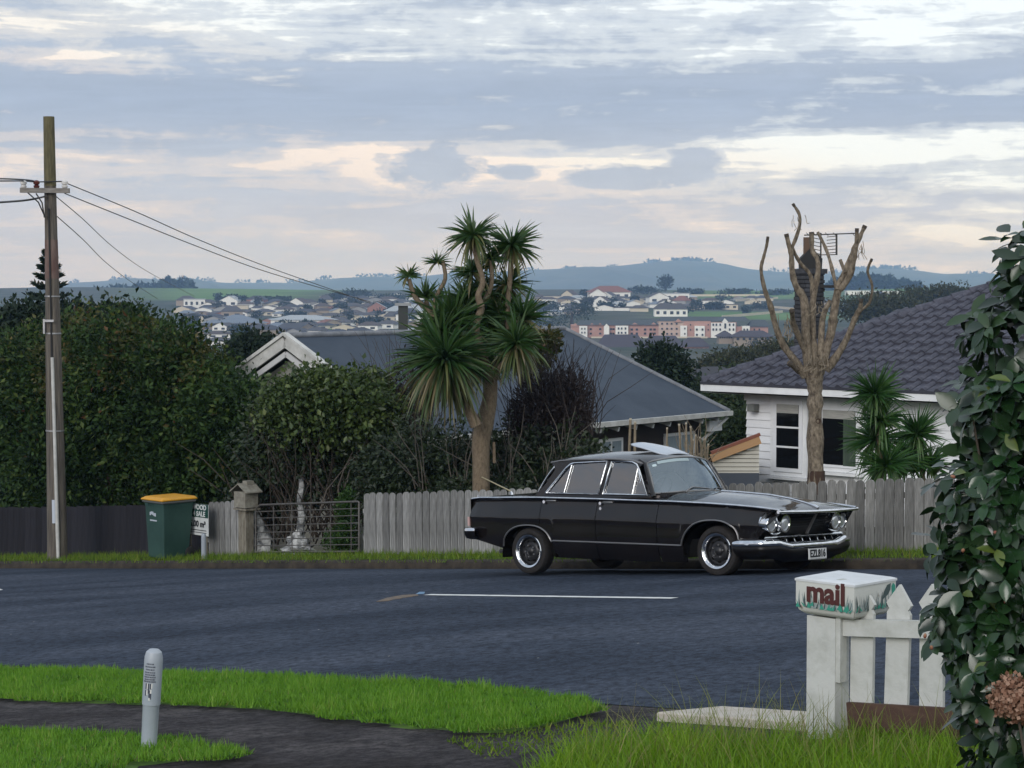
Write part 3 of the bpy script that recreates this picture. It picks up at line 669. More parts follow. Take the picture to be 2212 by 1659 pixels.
        for k in range(5):
            a = k*2*math.pi/5; c = T @ Vector((.070*math.cos(a), .070*math.sin(a), -.036)); nn = (T.to_3x3() @ Vector((0, 0, 1))); MB().tube([c-nn*.005, c+nn*.016], .010, 6).build('wheel_nut', dull, wr)
    for x in (-1.385, 1.378):
        wheel(x, 1); wheel(x, -1)
    # ---- cabin
    zr = lambda x: float(I(x, [-1.16, -1.0, -.75, -.2, .1, .22, .34], [1.335, 1.350, 1.360, 1.352, 1.330, 1.300, 1.268])); zcn = lambda x: float(I(x, [-1.30, -1.15, -.9, -.45, 0, .25, .42], [1.368, 1.402, 1.428, 1.446, 1.430, 1.395, 1.350]))
    yr = lambda x: float(I(x, [-1.25, -.9, -.2, .2, .4], [.600, .645, .660, .640, .605]))
    P = []
    for i in range(31):
        t = i/30; row = []
        for k in range(23):
            s = -1+2*k/22; xf = .40-.12*s*s; xr = -1.30+.16*s*s; x = xr+(xf-xr)*t
            z = zr(x)+(zcn(x)-zr(x))*(1-abs(s)**2.6); row.append((x, s*yr(x), z))
        P.append(row)
    fixn(MB().grid(P).build('roof', paint, root, smooth=50))
    def gp(x, z, sgn, off=0.):        # a point on the side glazing
        t = (z-.90)/.45; return (x, -((.752-.105*t)+off)*sgn, z)
    for sgn in (1, -1):
        # gutter rail and header
        m = MB(); m.tube([(x, -(yr(x)+.010)*sgn, zr(x)-.004) for x in np.linspace(-1.14, .27, 30)], .012, 6); m.build('gutter_rail', dull, root, smooth=60)
        P = [[(x, -(yr(x)+.004)*sgn, zr(x)), gp(x, zr(x)-.045, sgn, -.004)] for x in np.linspace(-1.10, .25, 28)]; MB().grid(P).build('roof_header', paint, root, smooth=60)
        # rear pillar
        o = [(-1.18, .93), (-1.14, .965), (-.905, 1.24), (-.80, 1.325), (-1.06, 1.338), (-1.06, 1.30), (-1.045, 1.24), (-1.16, 1.08), (-1.265, .985), (-1.30, .93)]
        m = MB(); V1 = [gp(x, z, sgn, .002) for x, z in o]; V2 = [gp(x, z, sgn, -.05) for x, z in o]; n = len(o); m.add(V1+V2, [tuple(range(n)), tuple(range(2*n-1, n-1, -1))]+[(i, i+n, (i+1) % n+n, (i+1) % n) for i in range(n)]); fixn(m.build('rear_pillar', paint, root))
        m = MB(); P = [[gp(x, .895, sgn, .006), gp(x, .975-.028*(x+1.2), sgn, .0)] for x in np.linspace(-1.20, .44, 20)]; MB().grid(P).build('door_capping', paint, root, smooth=60)
        for xa, xb, zt in ((-.326, -.252, 1.345),):
            m = MB(); V1 = [gp(xa-.0, .92, sgn, .001), gp(xb, .92, sgn, .001), gp(xb+.06, zt, sgn, .001), gp(xa+.075, zt, sgn, .001)]; m.add(V1, [(0, 1, 2, 3)]); m.build('centre_pillar', paint, root)
        # chrome window frames: closed outlines
        def frame(name, pts, gl, r=.0150):
            pp = [gp(x, z, sgn, .005) for x, z in pts]; fo = MB().tube(pp+[pp[0], pp[1]], r, 6, cap=False).build(name, chrome, root, smooth=60)
            n = len(pts); fixn(MB().add([gp(x, z, sgn, -.006) for x, z in pts]+[gp(x, z, sgn, -.010) for x, z in pts], [tuple(range(n)), tuple(range(2*n-1, n-1, -1))]+[(i, i+n, (i+1) % n+n, (i+1) % n) for i in range(n)]).build('side_window', gl, fo))
        frame('window_frame', [(-1.135, .968), (-.86, 1.262), (-.80, 1.302), (-.74, 1.318), (-.245, 1.322), (-.325, .942)], glass)
        frame('window_frame', [(-.255, .938), (-.180, 1.318), (.05, 1.312), (.13, 1.300), (.195, 1.270), (.245, 1.20), (.405, .915)], glass)
        m = MB(); m.tube([gp(-.852, .962, sgn, .006), gp(-.782, 1.292, sgn, .006)], .010, 6); m.build('quarterlight_bar', chrome, root, smooth=60); m = MB(); m.tube([gp(.182, .925, sgn, .006), gp(.222, 1.225, sgn, .006)], .011, 6); m.build('quarterlight_bar', chrome, root, smooth=60); m = MB(); m.tube([gp(.226, 1.215, sgn, .010), gp(.30, 1.08, sgn, .030), gp(.285, 1.06, sgn, .030)], .006, 6); m.build('wing_catch', chrome, root, smooth=60)
        # windscreen pillar
        m = MB(); m.tube([(.47, -.725*sgn, .895), (.40, -.700*sgn, 1.05), (.325, -.660*sgn, 1.20), (.285, -.628*sgn, 1.275), (.20, -.63*sgn, 1.32)], [.030, .024, .022, .022, .022], 8); m.build('windscreen_pillar', paint, root, smooth=60)
    # screens
    def screen(name, bot, top, gl, tr):
        n = 17; P = []
        for i in range(7):
            t = i/6; row = []
            for k in range(n):
                s = -1+2*k/(n-1); b, tp = Vector(bot(s)), Vector(top(s)); row.append(b.lerp(tp, t)+Vector((.02*math.sin(math.pi*t)*(1 if b.x > 0 else -1), 0, 0)))
            P.append(row)
        o = fixn(MB().grid(P).build(name, gl, root, smooth=60))
        ed = P[0]+[r_[-1] for r_ in P[1:]]+P[-1][::-1][1:]+[r_[0] for r_ in P[::-1][1:]]
        MB().tube(ed+[ed[1]], .012, 6, cap=False).build('screen_surround', tr, o, smooth=60); return o
    def rcorner(s, k=.9): return 1 if abs(s) < k else 1-((abs(s)-k)/(1-k))**2*.18
    wb = lambda s: (.61-.165*abs(s)**2.4, .690*s, .955-.030*abs(s)**2+.05*(1-rcorner(s))); wt = lambda s: (.395-.115*abs(s)**2.2, .600*s, 1.352-.062*abs(s)**2.4-.05*(1-rcorner(s)))
    wsn = screen('windscreen', wb, wt, ws_glass, dull)
    rb = lambda s: (-1.66+.36*abs(s)**2.4, .690*s, .978); rt = lambda s: (-1.27+.22*abs(s)**2.2, .625*s, 1.358-.045*s*s); screen('rear_window', rb, rt, glass, chrome)
    # stickers on the windscreen: sun strip, small label
    def on_ws(s, t): return Vector(wb(s)).lerp(Vector(wt(s)), t)+Vector((.02*math.sin(math.pi*t)+.004, 0, 0))
    stM = M('sun_strip', (.32, .40, .42), .5); P = [[on_ws(s, .88), on_ws(s, .965)] for s in np.linspace(-.80, .05, 14)]; MB().grid(P).build('sun_strip', stM, wsn)
    P = [[on_ws(s, .83), on_ws(s, .90)] for s in np.linspace(-.92, -.83, 4)]; MB().grid(P).build('sticker', M('sticker', (.45, .55, .58), .5), wsn)
    for (s0, s1, s2) in ((-.50, -.15, .35),):
        a, b, c = Vector(wb(s0))+Vector((.06, 0, -.005)), on_ws(s1, .10)+Vector((.012, 0, 0)), on_ws(s2, .05)+Vector((.012, 0, 0)); MB().tube([a, a.lerp(b, .5)+Vector((.02, 0, .03)), b, c], [.010, .008, .006, .004], 6).build('wiper', dull, root, smooth=60)
    a, b, c = Vector(wb(.30))+Vector((.06, 0, -.005)), on_ws(.55, .10)+Vector((.012, 0, 0)), on_ws(.86, .08)+Vector((.012, 0, 0)); MB().tube([a, b, c], [.010, .007, .004], 6).build('wiper', dull, root, smooth=60)
    # pop-up sunroof panel, hinged at its front edge
    P = []; x0, x1 = -.24, .30
    for i in range(11):
        t = i/10; row = []
        for k in range(13):
            s = -1+2*k/12; hwid = .30*(1-abs(2*t-1)**4*.25); x = x0+(x1-x0)*t; zz = float(I(x, [-.3, 0, .25, .42], [1.444, 1.430, 1.395, 1.372]))+.010+.095*(1-t)-.02*s*s; row.append((x, s*hwid, zz))
        P.append(row)
    srf = fixn(MB().grid(P).build('sunroof_panel', M('sunroof_glass', (.40, .44, .50), .06, spec=.8), root, smooth=60)); sd_ = srf.modifiers.new('s', 'SOLIDIFY'); sd_.thickness = .012
    # interior
    m = MB(); m.box((-.2, 0, .62), (1.9, 1.3, .5)); m.build('cabin_floor', M('cabin_dark', (.012, .011, .012), .8), root)
    def seat(x, y, w_):
        s = MB(); P = []
        for i in range(9):
            t = i/8; row = []
            for k in range(11):
                a = -1+2*k/10; row.append((x-.16*t+.05*math.sin(math.pi*t), y+a*w_/2*(1-.10*t**3), .80+.34*t-.06*abs(a)**4*t))
            P.append(row)
        o = fixn(s.grid(P).build('seat_back', seatM, root, smooth=60)); md = o.modifiers.new('s', 'SOLIDIFY'); md.thickness = .12; md.offset = 0
    cvm = M('seat_cover', (.30, .28, .28), .8, (.06, .05, .06), scale=16, detail=2, lo=.45, hi=.55); MB().grid([[(-.02-.12*t+.05*math.sin(math.pi*t)+.07, -.36+a, .86+.30*t) for a in np.linspace(-.16, .16, 5)] for t in np.linspace(0, 1, 7)]).build('seat_cover', cvm, root, smooth=60)
    seat(-.05, -.36, .58); seat(-.05, .36, .58); seat(-.95, 0, 1.2)
    for sg_ in (1, -1): MB().box((-.35, .66*sg_, .80), (1.7, .03, .22)).build('door_card', M('door_card', (.22, .19, .18), .6), root)
    MB().box((.42, 0, .88), (.30, 1.25, .12)).build('dashboard', M('cabin_dark', (.012, .011, .012), .8), root)
    T = Matrix.Translation((.27, -.34, .97)) @ Matrix.Rotation(math.radians(-62), 4, 'Y'); P = [T @ Vector((.19*math.cos(a), .19*math.sin(a), 0)) for a in np.linspace(0, 2*math.pi, 25)]
    st = MB().tube(P, .011, 6, cap=False).build('steering_wheel', M('wheel_ivory', (.30, .29, .26), .4), root, smooth=60); MB().tube([T @ Vector((-.18, 0, 0)), T @ Vector((.18, 0, 0))], .009, 6).build('wheel_spoke', M('wheel_ivory', (.3, .29, .26), .4), st)
    # aerial on the boot
    MB().tube([(-1.75, -.66, .955), (-1.76, -.66, .99), (-1.765, -.66, 1.0)], [.02, .014, .010], 8).build('aerial_base', chrome, root, smooth=40)
    MB().tube([(-1.765, -.66, 1.0), (-2.24, -.66, 1.185)], [.010, .007], 6).build('aerial', M('aerial_brass', (.42, .36, .22), .35, metal=.7), root)
    MB().tube([(-2.27, -.70, .93), (-2.27, -.70, .965)], .016, 8).build('boot_badge', chrome, root, smooth=40)
    MB().tube([(-1.80, -.60, .30), (-2.02, -.60, .27)], .022, 8).build('exhaust', dull, root, smooth=40)
    return root
car()
# ================================================================ fences, gate, pole, bin, sign, posts
palM = M('weathered_paling', (.12, .12, .118), .9, (.31, .31, .305), scale=5, stretch=(9, 9, .8), bump=.5, bscale=18, obj_var=.30, spec=.15, lo=.3, hi=.7)
palM2 = M('grey_paling', (.115, .115, .108), .9, (.26, .255, .245), scale=5, stretch=(9, 9, .8), bump=.5, bscale=18, obj_var=.28, spec=.15, lo=.3, hi=.7)
postM = M('old_post', (.11, .095, .07), .9, (.24, .22, .18), scale=6, stretch=(5, 5, 1), bump=.5, bscale=20)
def paling_mesh(name, w, h, t, top, mat, rng):
    pts = [(-w/2, 0), (w/2, 0)]
    if top == 'round': pts += [(w/2*math.cos(a), h-w*.42+w*.42*math.sin(a)) for a in np.linspace(0, math.pi, 9)]
    else: pts += [(w/2, h-w*.42), (w*.40, h-w*.2), (w*.22, h-w*.04), (0, h), (-w*.22, h-w*.04), (-w*.40, h-w*.2), (-w/2, h-w*.42)]
    return MB().prism(pts, t).mesh(name, mat)
RZ = math.radians(135)                    # local x of the fence runs along the road, u
def paling_fence(u0, u1, pitch, v, ptop, label, mat, top, seed):
    rng = np.random.default_rng(seed); root = thing('paling_fence', Guv((u0+u1)/2, v), label, 'fence', local=True)
    ms = [paling_mesh('paling', pitch*f, 1.0, .020, top, mat, rng) for f in (.90, .92, .86, .91, .88)]
    u = u0
    while u < u1:
        b = Guv(u, v); z0 = b.z-.03; z1 = HC-(.097*u+float(np.interp(u, *ptop)))+rng.normal()*.008; p = Vector((b.x, b.y, z0))-root.location
        o = link('paling', ms[rng.integers(0, 5)], root, p, (rng.normal()*.008, rng.normal()*.010, RZ+rng.normal()*.03)); o.scale = (1, 1, z1-z0); u += pitch
    for dz in (.28, .74):
        m = MB(); a, c = Guv(u0-.05, v+.035), Guv(u1+.05, v+.035); a.z += dz*.9; c.z += dz*.9; m.beam(a-root.location, c-root.location, .035, .07); m.build('rail', mat, root)
    for uu in np.arange(u0+.2, u1, 2.2):
        a = Guv(uu, v+.10); MB().box(a-root.location+Vector((0, 0, .38)), (.09, .09, .86), Matrix.Rotation(RZ, 3, 'Z')).build('post', postM, root)
    return root
ptop = ([10, 13.7, 16.2, 19, 22.75, 25, 30], [.945, .933, .925, .89, .863, .86, .86])
paling_fence(17.9, 23.82, .150, 20.6, ptop, 'low weathered paling fence with rounded tops right of the metal gate', palM, 'round', 3)
paling_fence(9.2, 17.78, .142, 20.6, ptop, 'grey paling fence with curved tops in front of the white weatherboard house', palM2, 'ear', 4)
def u_at(x, v=20.6): q = (x-CXD)/FD; return v*(1-q)/(1+q)
# short length beside the bin
uA, uB = u_at(528), u_at(446)
paling_fence(uA, uB+.05, .155, 20.6, ([0, 40], [.90, .90]), 'short paling fence piece between the metal gate and the wheelie bin', palM, 'round', 5)
# dark board fence at the far left
darkM = M('dark_fence_board', (.016, .016, .021), .85, (.026, .025, .031), scale=3, stretch=(6, 6, .6), obj_var=.22, spec=.2)
df = thing('dark_fence', Guv(33, 21.0), 'dark stained board fence behind the wooden power pole and bin', 'fence', local=True)
bme = MB().box((0, 0, .5), (.196, .02, 1)).mesh('board', darkM); rng = np.random.default_rng(8); u = uB+.25
while u < 54:
    b = Guv(u, 21.0); o = link('board', bme, df, b-df.location-Vector((0, 0, .05)), (0, 0, RZ)); o.scale = (1, 1, .86+.05+rng.normal()*.006+.10*min(1, (u-uB)/8)); u += .20
for uu in np.arange(uB+.5, 54, 2.4): MB().box(Guv(uu, 21.08)-df.location+Vector((0, 0, .42)), (.09, .09, .86), Matrix.Rotation(RZ, 3, 'Z')).build('post', darkM, df)

# gate post with a small shingled box on top
gp_b = Guv(u_at(527)-.0, 20.62); gpz = at(527, 1090, gp_b.y).z
gpo = thing('gate_post', gp_b, 'broad weathered gate post carrying a small roofed timber letterbox', 'gate post')
m = MB(); Rz = Matrix.Rotation(RZ, 3, 'Z'); m.box(gp_b+Vector((0, 0, (gpz-gp_b.z)/2-.02)), (.20, .16, gpz-gp_b.z+.04), Rz); m.build('post', postM, gpo)
hb = Vector((gp_b.x, gp_b.y, gpz))+Rz @ Vector((0, .0, .09)); lb = M('letterbox_timber', (.15, .135, .11), .9, (.25, .24, .20), scale=9, bump=.4, bscale=25)
MB().box(hb, (.30, .26, .26), Rz).build('letterbox_body', lb, gpo)
for s in (-1, 1):
    m = MB(); a = hb+Rz @ Vector((0, 0, .25)); e = hb+Rz @ Vector((s*.22, 0, .115)); y = Rz @ Vector((0, .17, 0)); t = Vector((0, 0, .02)); m.hexa([a-y, e-y, e+y, a+y, a-y+t, e-y+t, e+y+t, a+y+t]); fixn(m.build('roof_board', lb, gpo))
MB().box(hb+Rz @ Vector((0, -.05, .20)), (.12, .14, .20), Rz).build('ridge_block', lb, gpo)
MB().box(hb+Rz @ Vector((0, -.02, -.16)), (.34, .30, .03), Rz).build('shelf', postM, gpo)

# tubular farm gate
ug0, ug1 = u_at(548), u_at(774); gate = thing('farm_gate', Guv(ug1, 20.62), 'low grey metal farm gate of tubes and mesh between paling fences', 'gate')
gm = M('gate_steel', (.075, .072, .070), .55, (.13, .12, .11), scale=12, metal=.4)
def gpt(u, f):   # f 0 bottom .. 1 top
    b = Guv(u, 20.62); zt = HC-(.097*u+.985); return Vector((b.x, b.y, b.z+.04+(zt-b.z-.04)*f))
fr_ = [gpt(ug1+.02, 0), gpt(ug1+.02, .99), gpt(ug1+.05, 1.0)]+[gpt(ug1+(ug0-ug1)*t, 1.0-.0*t) for t in (.3, .6, .9)]+[gpt(ug0-.12, 1.0), gpt(ug0-.03, .95), gpt(ug0-.0, .85), gpt(ug0, 0), gpt(ug1, 0)]
MB().tube(fr_, .017, 8, cap=False).build('gate_frame', gm, gate, smooth=60)
for f in (.14, .28, .42, .57, .72, .86): MB().tube([gpt(ug1, f), gpt(ug0, f)], .009, 6).build('gate_bar', gm, gate)
for t in (.08, .27, .46, .64, .82): MB().tube([gpt(ug1+(ug0-ug1)*t, 0), gpt(ug1+(ug0-ug1)*t, 1)], .009, 6).build('gate_upright', gm, gate)

# pale stones and a lichened stump behind the gate
stoneM = M('pale_stone', (.10, .105, .11), .9, (.50, .50, .49), scale=9, detail=6, bump=.8, bscale=14, lo=.38, hi=.6)
def rock(name, base, w, h, label, seed, lean=0.):
    rng = np.random.default_rng(seed); P = []
    for i in range(10):
        t = i/9; rad = w/2*(1-t)**.75+.02
        P.append([(base.x+lean*t+rad*(1+.22*rng.normal())*math.cos(a), base.y+rad*(1+.2*rng.normal())*math.sin(a), base.z+h*t+.02*rng.normal()) for a in np.linspace(0, 2*math.pi, 13)[:-1]])
        P[-1].append(P[-1][0])
    o = fixn(MB().grid(P).build(name, stoneM, smooth=25)); tag(o, label, 'rock'); return o
b = Guv(u_at(560, 20.98), 20.98); rock('pointed_rock', b, .42, .74, 'tall pointed pale rock just inside the gate post', 1, -.05)
b = Guv(u_at(642, 21.05), 21.05); rock('low_rock', b, .50, .40, 'squat pale rock heap behind the middle of the gate', 2)
b = Guv(u_at(648, 21.35), 21.35); m = MB(); m.tube([b+Vector((.02*math.sin(i*2.), 0, .16*i)) for i in range(9)], [.075, .07, .075, .06, .065, .055, .05, .05, .03], 8); o = m.build('lichened_stump', stoneM, smooth=40); tag(o, 'thin pale lichened stem standing above the squat rock heap', 'stump')

# wooden power pole
pb = Guv(31.2, 19.95); PD = pb.y
def pole():
    root = thing('power_pole', pb, 'tall tapering wooden power pole with crossarm at the left edge', 'power pole')
    wood = M('pole_wood', (.060, .052, .046), .9, (.150, .130, .105), scale=4, stretch=(6, 6, .35), bump=.5, bscale=14)
    mossy = M('pole_moss', (.075, .066, .035), .95, (.14, .122, .065), scale=5, stretch=(4, 4, .6), bump=.5, bscale=20); redp = M('pole_red', (.10, .055, .047), .9, (.17, .12, .105), scale=4, stretch=(3, 3, .6), bump=.3, bscale=20)
    c = lambda y: float(np.interp(y, [255, 1207], [105.5, 124.5])); w = lambda y: float(np.interp(y, [255, 520, 780, 1207], [23, 27, 34, 44]))/FD*PD/2
    def seg(name, ys, mat, extra=0.):
        MB().tube([at(c(y), y, PD) for y in ys], [w(y)+extra for y in ys], 14).build(name, mat, root, smooth=40)
    seg('shaft', list(np.linspace(1225, 400, 16)), wood); seg('mossy_top', list(np.linspace(402, 252, 5)), mossy, .002); seg('painted_band', list(np.linspace(602, 518, 4)), redp, .003)
    off = lambda y, dx, dy=-1: at(c(y)+dx, y, PD-dy*-.0-w(y)*.98)
    MB().tube([at(c(y)-3+(.010*(y-770)), y, PD-w(y)-.02) for y in (1207, 1150, 1100, 950, 772)], [.030, .034, .034, .030, .030], 8).build('white_conduit', M('conduit_white', (.52, .52, .50), .6, (.36, .36, .34), scale=4), root, smooth=50)
    MB().tube([at(c(y)-5, y, PD-w(y)-.012) for y in (1080, 1130)], .042, 8).build('conduit_joint', M('conduit_joint', (.45, .49, .55), .6), root, smooth=50)
    MB().tube([at(c(y)-4, y, PD-w(y)-.012) for y in (775, 700, 600, 520, 480, 450)], .016, 6).build('riser_cable', M('cable_black', (.012, .012, .013), .6), root, smooth=50)
    steel = M('galvanised', (.30, .30, .31), .45, (.42, .42, .43), scale=10, metal=.7)
    for y in (640, 720, 930): 
        MB().tube([at(c(y), y-1.5, PD), at(c(y), y+1.5, PD)], w(y)+.012, 14).build('strap', steel, root)
    MB().box(at(c(705)-19, 705, PD-.1), (.03, .05, .26)).build('bracket', steel, root); MB().box(at(c(690)-8, 693, PD-.18), (.16, .03, .04)).build('bracket', steel, root)
    MB().beam(at(44, 411, PD-.14), at(150, 412, PD-.14), .09, .085).build('crossarm', M('crossarm_timber', (.15, .135, .12), .85, (.26, .24, .22), scale=5, stretch=(1, 5, 5)), root)
    cer = M('porcelain', (.62, .60, .58), .2); brn = M('brown_porcelain', (.10, .025, .02), .2)
    for x, mt in ((51, cer), (79, brn), (140, cer)):
        p = at(x, 405, PD-.14); Tm = Matrix.Translation(p)
        fixn(MB().lathe([(.012, -.03), (.05, .0), (.055, .03), (.03, .045), (.055, .06), (.058, .10), (.03, .125), (.0005, .13)], 14, Tm).build('insulator', mt, root, smooth=40))
    for x0, y0, x1, y1 in ((60, 416, 98, 470), (78, 418, 96, 470)): MB().tube([at(x0, y0, PD-.16), at((x0+x1)/2+4, (y0+y1)/2-6, PD-.2), at(x1, y1, PD-.16)], .012, 6).build('jumper_cable', M('cable_black', (.012, .012, .013), .6), root)
pole()
wireM = M('wire', (.02, .02, .022), .5)
def wire(pts, label, r=.011, name='power_line'):
    """pts: (x, y, depth) on the line, smoothed into a sagging span"""
    P = [at(*p) for p in pts]; out = []
    for i in range(len(P)-1):
        p0, p1, p2, p3 = P[max(i-1, 0)], P[i], P[i+1], P[min(i+2, len(P)-1)]
        for k in range(8):
            t = k/8; out.append(.5*((2*p1)+(p2-p0)*t+(2*p0-5*p1+4*p2-p3)*t*t+(3*p1-p0-3*p2+p3)*t**3))
    out.append(P[-1]); o = MB().tube(out, r, 5).build(name, wireM, smooth=60); tag(o, label, 'power line', 'wires from the power pole')
wire([(144, 396, PD-.14), (290, 456, PD+3.5), (420, 514, PD+7), (560, 570, PD+11), (715, 625, PD+16), (800, 655, PD+19)], 'upper of the two long wires dropping right from the crossarm', .010)
wire([(140, 418, PD-.14), (280, 474, PD+3.5), (420, 530, PD+7), (560, 582, PD+11), (700, 624, PD+16), (800, 652, PD+19)], 'lower of the two long wires dropping right from the crossarm', .010)
wire([(122, 425, PD), (180, 474, PD+8), (240, 530, PD+18), (300, 575, PD+30), (352, 605, PD+45), (420, 640, PD+60)], 'thin wire falling from below the crossarm to the dark wood', .009)
wire([(124, 468, PD), (180, 518, PD+8), (230, 568, PD+18), (285, 610, PD+30), (340, 645, PD+45)], 'lowest thin wire falling from the pole toward the hedge top', .009)
wire([(-160, 384, PD-8), (0, 386, PD-3), (60, 389, PD-.5), (79, 393, PD-.14)], 'upper wire running left from the brown insulator', .013)
wire([(-160, 392, PD-8), (0, 391, PD-3), (51, 391, PD-.14), (79, 393, PD-.14), (140, 392, PD-.14)], 'wire tying the white insulators together above the crossarm', .012)
wire([(-160, 446, PD-8), (0, 437, PD-3), (60, 432, PD-.5), (98, 424, PD-.16)], 'thick black wire meeting the pole from the left edge', .018)

# wheelie bin
bb = Guv(28.05, 19.98)
def bin_():
    root = thing('wheelie_bin', bb, 'dark green wheelie bin with a yellow lid on the far verge', 'bin', local=True); root.rotation_euler = (0, 0, RZ)
    # local x along u, local y = -v (towards the road is +y after this rotation -> use explicit signs)
    g = M('bin_green', (.018, .050, .042), .55, (.026, .066, .055), scale=3, spec=.4); yl = M('bin_yellow', (.62, .30, .012), .45, (.50, .24, .012), scale=8); gr = M('bin_grey', (.10, .105, .10), .6)
    f = 1 if (Matrix.Rotation(RZ, 3, 'Z') @ Vector((0, 1, 0))).dot(Vector((R2, R2, 0))) < 0 else -1       # +1 when local y points to the road
    def ring(z, wx, wy, oy=0): return [(-wx/2, f*(wy/2+oy), z), (wx/2, f*(wy/2+oy), z), (wx/2, f*(-wy/2+oy), z), (-wx/2, f*(-wy/2+oy), z)]
    def stack(rings, name, mat):
        m = MB(); V_ = [p for r in rings for p in r]; n = len(rings); F = [(0, 1, 2, 3), tuple(4*(n-1)+i for i in (3, 2, 1, 0))]+[(4*i+k, 4*i+(k+1) % 4, 4*i+4+(k+1) % 4, 4*i+4+k) for i in range(n-1) for k in range(4)]
        m.add(V_, F); o = fixn(m.build(name, mat, root)); bv = o.modifiers.new('b', 'BEVEL'); bv.width = .018; bv.segments = 2; return o
    stack([ring(.03, .44, .50, .02), ring(.40, .475, .545, .01), ring(.86, .52, .60), ring(.96, .54, .62)], 'body', g)
    stack([ring(.945, .59, .68), ring(.985, .60, .69)], 'rim', gr)
    stack([ring(.988, .60, .72, .0), ring(1.01, .61, .73, 0), ring(1.045, .52, .62, -.02), ring(1.058, .36, .40, -.02)], 'lid', yl)
    for s in (-1, 1):
        T = Matrix.Translation((s*.24, -f*.25, .10)) @ Matrix.Rotation(math.pi/2, 4, 'Y'); fixn(MB().lathe([(.02, -.03), (.07, -.03), (.095, -.022), (.10, 0), (.095, .022), (.07, .03), (.02, .03)], 18, T).build('wheel', M('bin_wheel', (.012, .012, .012), .7), root, smooth=40))
    MB().tube([(-.22, -f*.37, .93), (.22, -f*.37, .93)], .016, 8).build('handle', g, root, smooth=50)
    wt = M('bin_print', (.42, .46, .52), .6); yf = lambda z: f*(float(np.interp(z, [.4, .86, .96], [.2825, .30, .31]))+.004)
    m = MB()
    for k in range(5): m.box((.10-.035*k+.01, yf(.76), .765+.014*math.sin(k*1.3)), (.030, .004, .055-.008*(k % 2)))
    m.build('council_logo', wt, root); MB().box((.03, yf(.655), .655), (.19, .004, .022)).build('bin_caption', wt, root)
    for k in range(3): MB().box((.14-.06*k, f*.318, .925), (.012, .01, .05)).build('rib', g, root)
bin_()
# roadside for-sale board behind the bin and the small marker beside it
sb = Guv(u_at(424, 20.35), 20.35); sg = thing('roadside_sign', sb, 'green and white firewood sale sign half hidden behind the bin', 'sign', local=True); sg.rotation_euler = (0, 0, RZ+math.pi)
sf = -1 if (Matrix.Rotation(RZ+math.pi, 3, 'Z') @ Vector((0, -1, 0))).dot(Vector((-R2, -R2, 0))) > 0 else 1
sgw = M('sign_white', (.62, .64, .64), .5, (.5, .52, .53), scale=5); sgg = M('sign_green', (.010, .050, .042), .5)
MB().box((0, 0, .62), (.60, .012, .52)).build('board', sgw, sg); MB().box((0, sf*.0075, .77), (.60, .006, .22)).build('green_header', sgg, sg)
for s in (-1, 1): MB().box((s*.22, -sf*.02, .28), (.03, .02, .62)).build('stake', postM, sg)
def sT(x, z): return Matrix.Translation((x, sf*.013, z)) @ Matrix.Rotation(math.pi/2, 4, 'X')
text_mesh('WOOD', .115, sgw, 'lettering', sg, sT(.06, .825), .004, .004); text_mesh('4 SALE', .115, sgw, 'lettering', sg, sT(.06, .715), .004, .004)
text_mesh('5.00 m\u00b3', .14, M('sign_ink', (.02, .022, .03), .5), 'price', sg, sT(.02, .545), .004, .004); MB().box((.0, sf*.0075, .445), (.50, .004, .012)).build('small_print', M('sign_ink', (.02, .022, .03), .5), sg)
MB().box((.02, sf*.0075, .405), (.46, .004, .010)).build('small_print', M('sign_ink', (.02, .022, .03), .5), sg)
mk = Guv(u_at(437, 19.9), 19.9); Tm = Matrix.Translation(mk); o = fixn(MB().lathe([(.042, -.05), (.042, .34), (.040, .37), (.030, .40), (.0005, .412)], 16, Tm).build('marker_stub', M('marker_pale', (.26, .29, .33), .5), smooth=40)); tag(o, 'short pale plastic marker stub beside the bin', 'marker')

# marker post on the near grass
pm = pix_ground(321, 1622); hgt = .615
mp = thing('marker_post', pm, 'pale grey rounded plastic marker post with printed warning in near grass', 'marker post', local=True); mp.rotation_euler = (0, .065, math.radians(-8))
plM = M('marker_grey', (.30, .34, .39), .42, (.36, .39, .43), scale=4, spec=.5); pr = M('marker_print', (.045, .05, .075), .6)
fixn(MB().lathe([(.0465, -.10), (.0475, .06), (.050, .285), (.052, .29)], 24).build('lower_tube', plM, mp, smooth=30)); fixn(MB().lathe([(.0545, .285), (.0550, .31), (.0555, .545), (.054, .575), (.047, .602), (.030, .618), (.0005, .624)], 24).build('cap_sleeve', plM, mp, smooth=30))
def on_post(name, a0, a1, z0, z1, mat, r=.0562):
    P = [[(r*math.cos(a), r*math.sin(a), z) for z in (z0, z1)] for a in np.linspace(a0, a1, 5)]; return MB().grid(P).build(name, mat, mp)
fa = -math.pi/2-.05
rng = np.random.default_rng(3)
for z, wd in ((.537, .42), (.520, .60), (.503, .50), (.486, .62), (.472, .60), (.458, .66), (.444, .62), (.431, .7)):
    a = fa-wd
    while a < fa+wd:
        d = rng.uniform(.05, .13); on_post('printed_line', a, min(a+d, fa+wd), z-.0045, z+.0045, pr); a += d+.045
pw = M('marker_white', (.62, .62, .60), .5)
on_post('print_panel', fa-.55, fa+.55, .315, .425, plM, .0560)
for (a0, z0, z1, mt) in ((-.40, .385, .42, pr), (-.12, .36, .42, pr), (.10, .385, .42, pr), (-.42, .345, .38, pr), (.0, .335, .38, pr), (.14, .325, .36, pr), (-.28, .385, .42, pw), (.22, .39, .42, pw), (-.26, .35, .38, pw), (.16, .36, .385, pw), (.02, .318, .333, pw)): on_post('panel_mark', fa+a0, fa+a0+.16, z0, z1, mt, .0568)
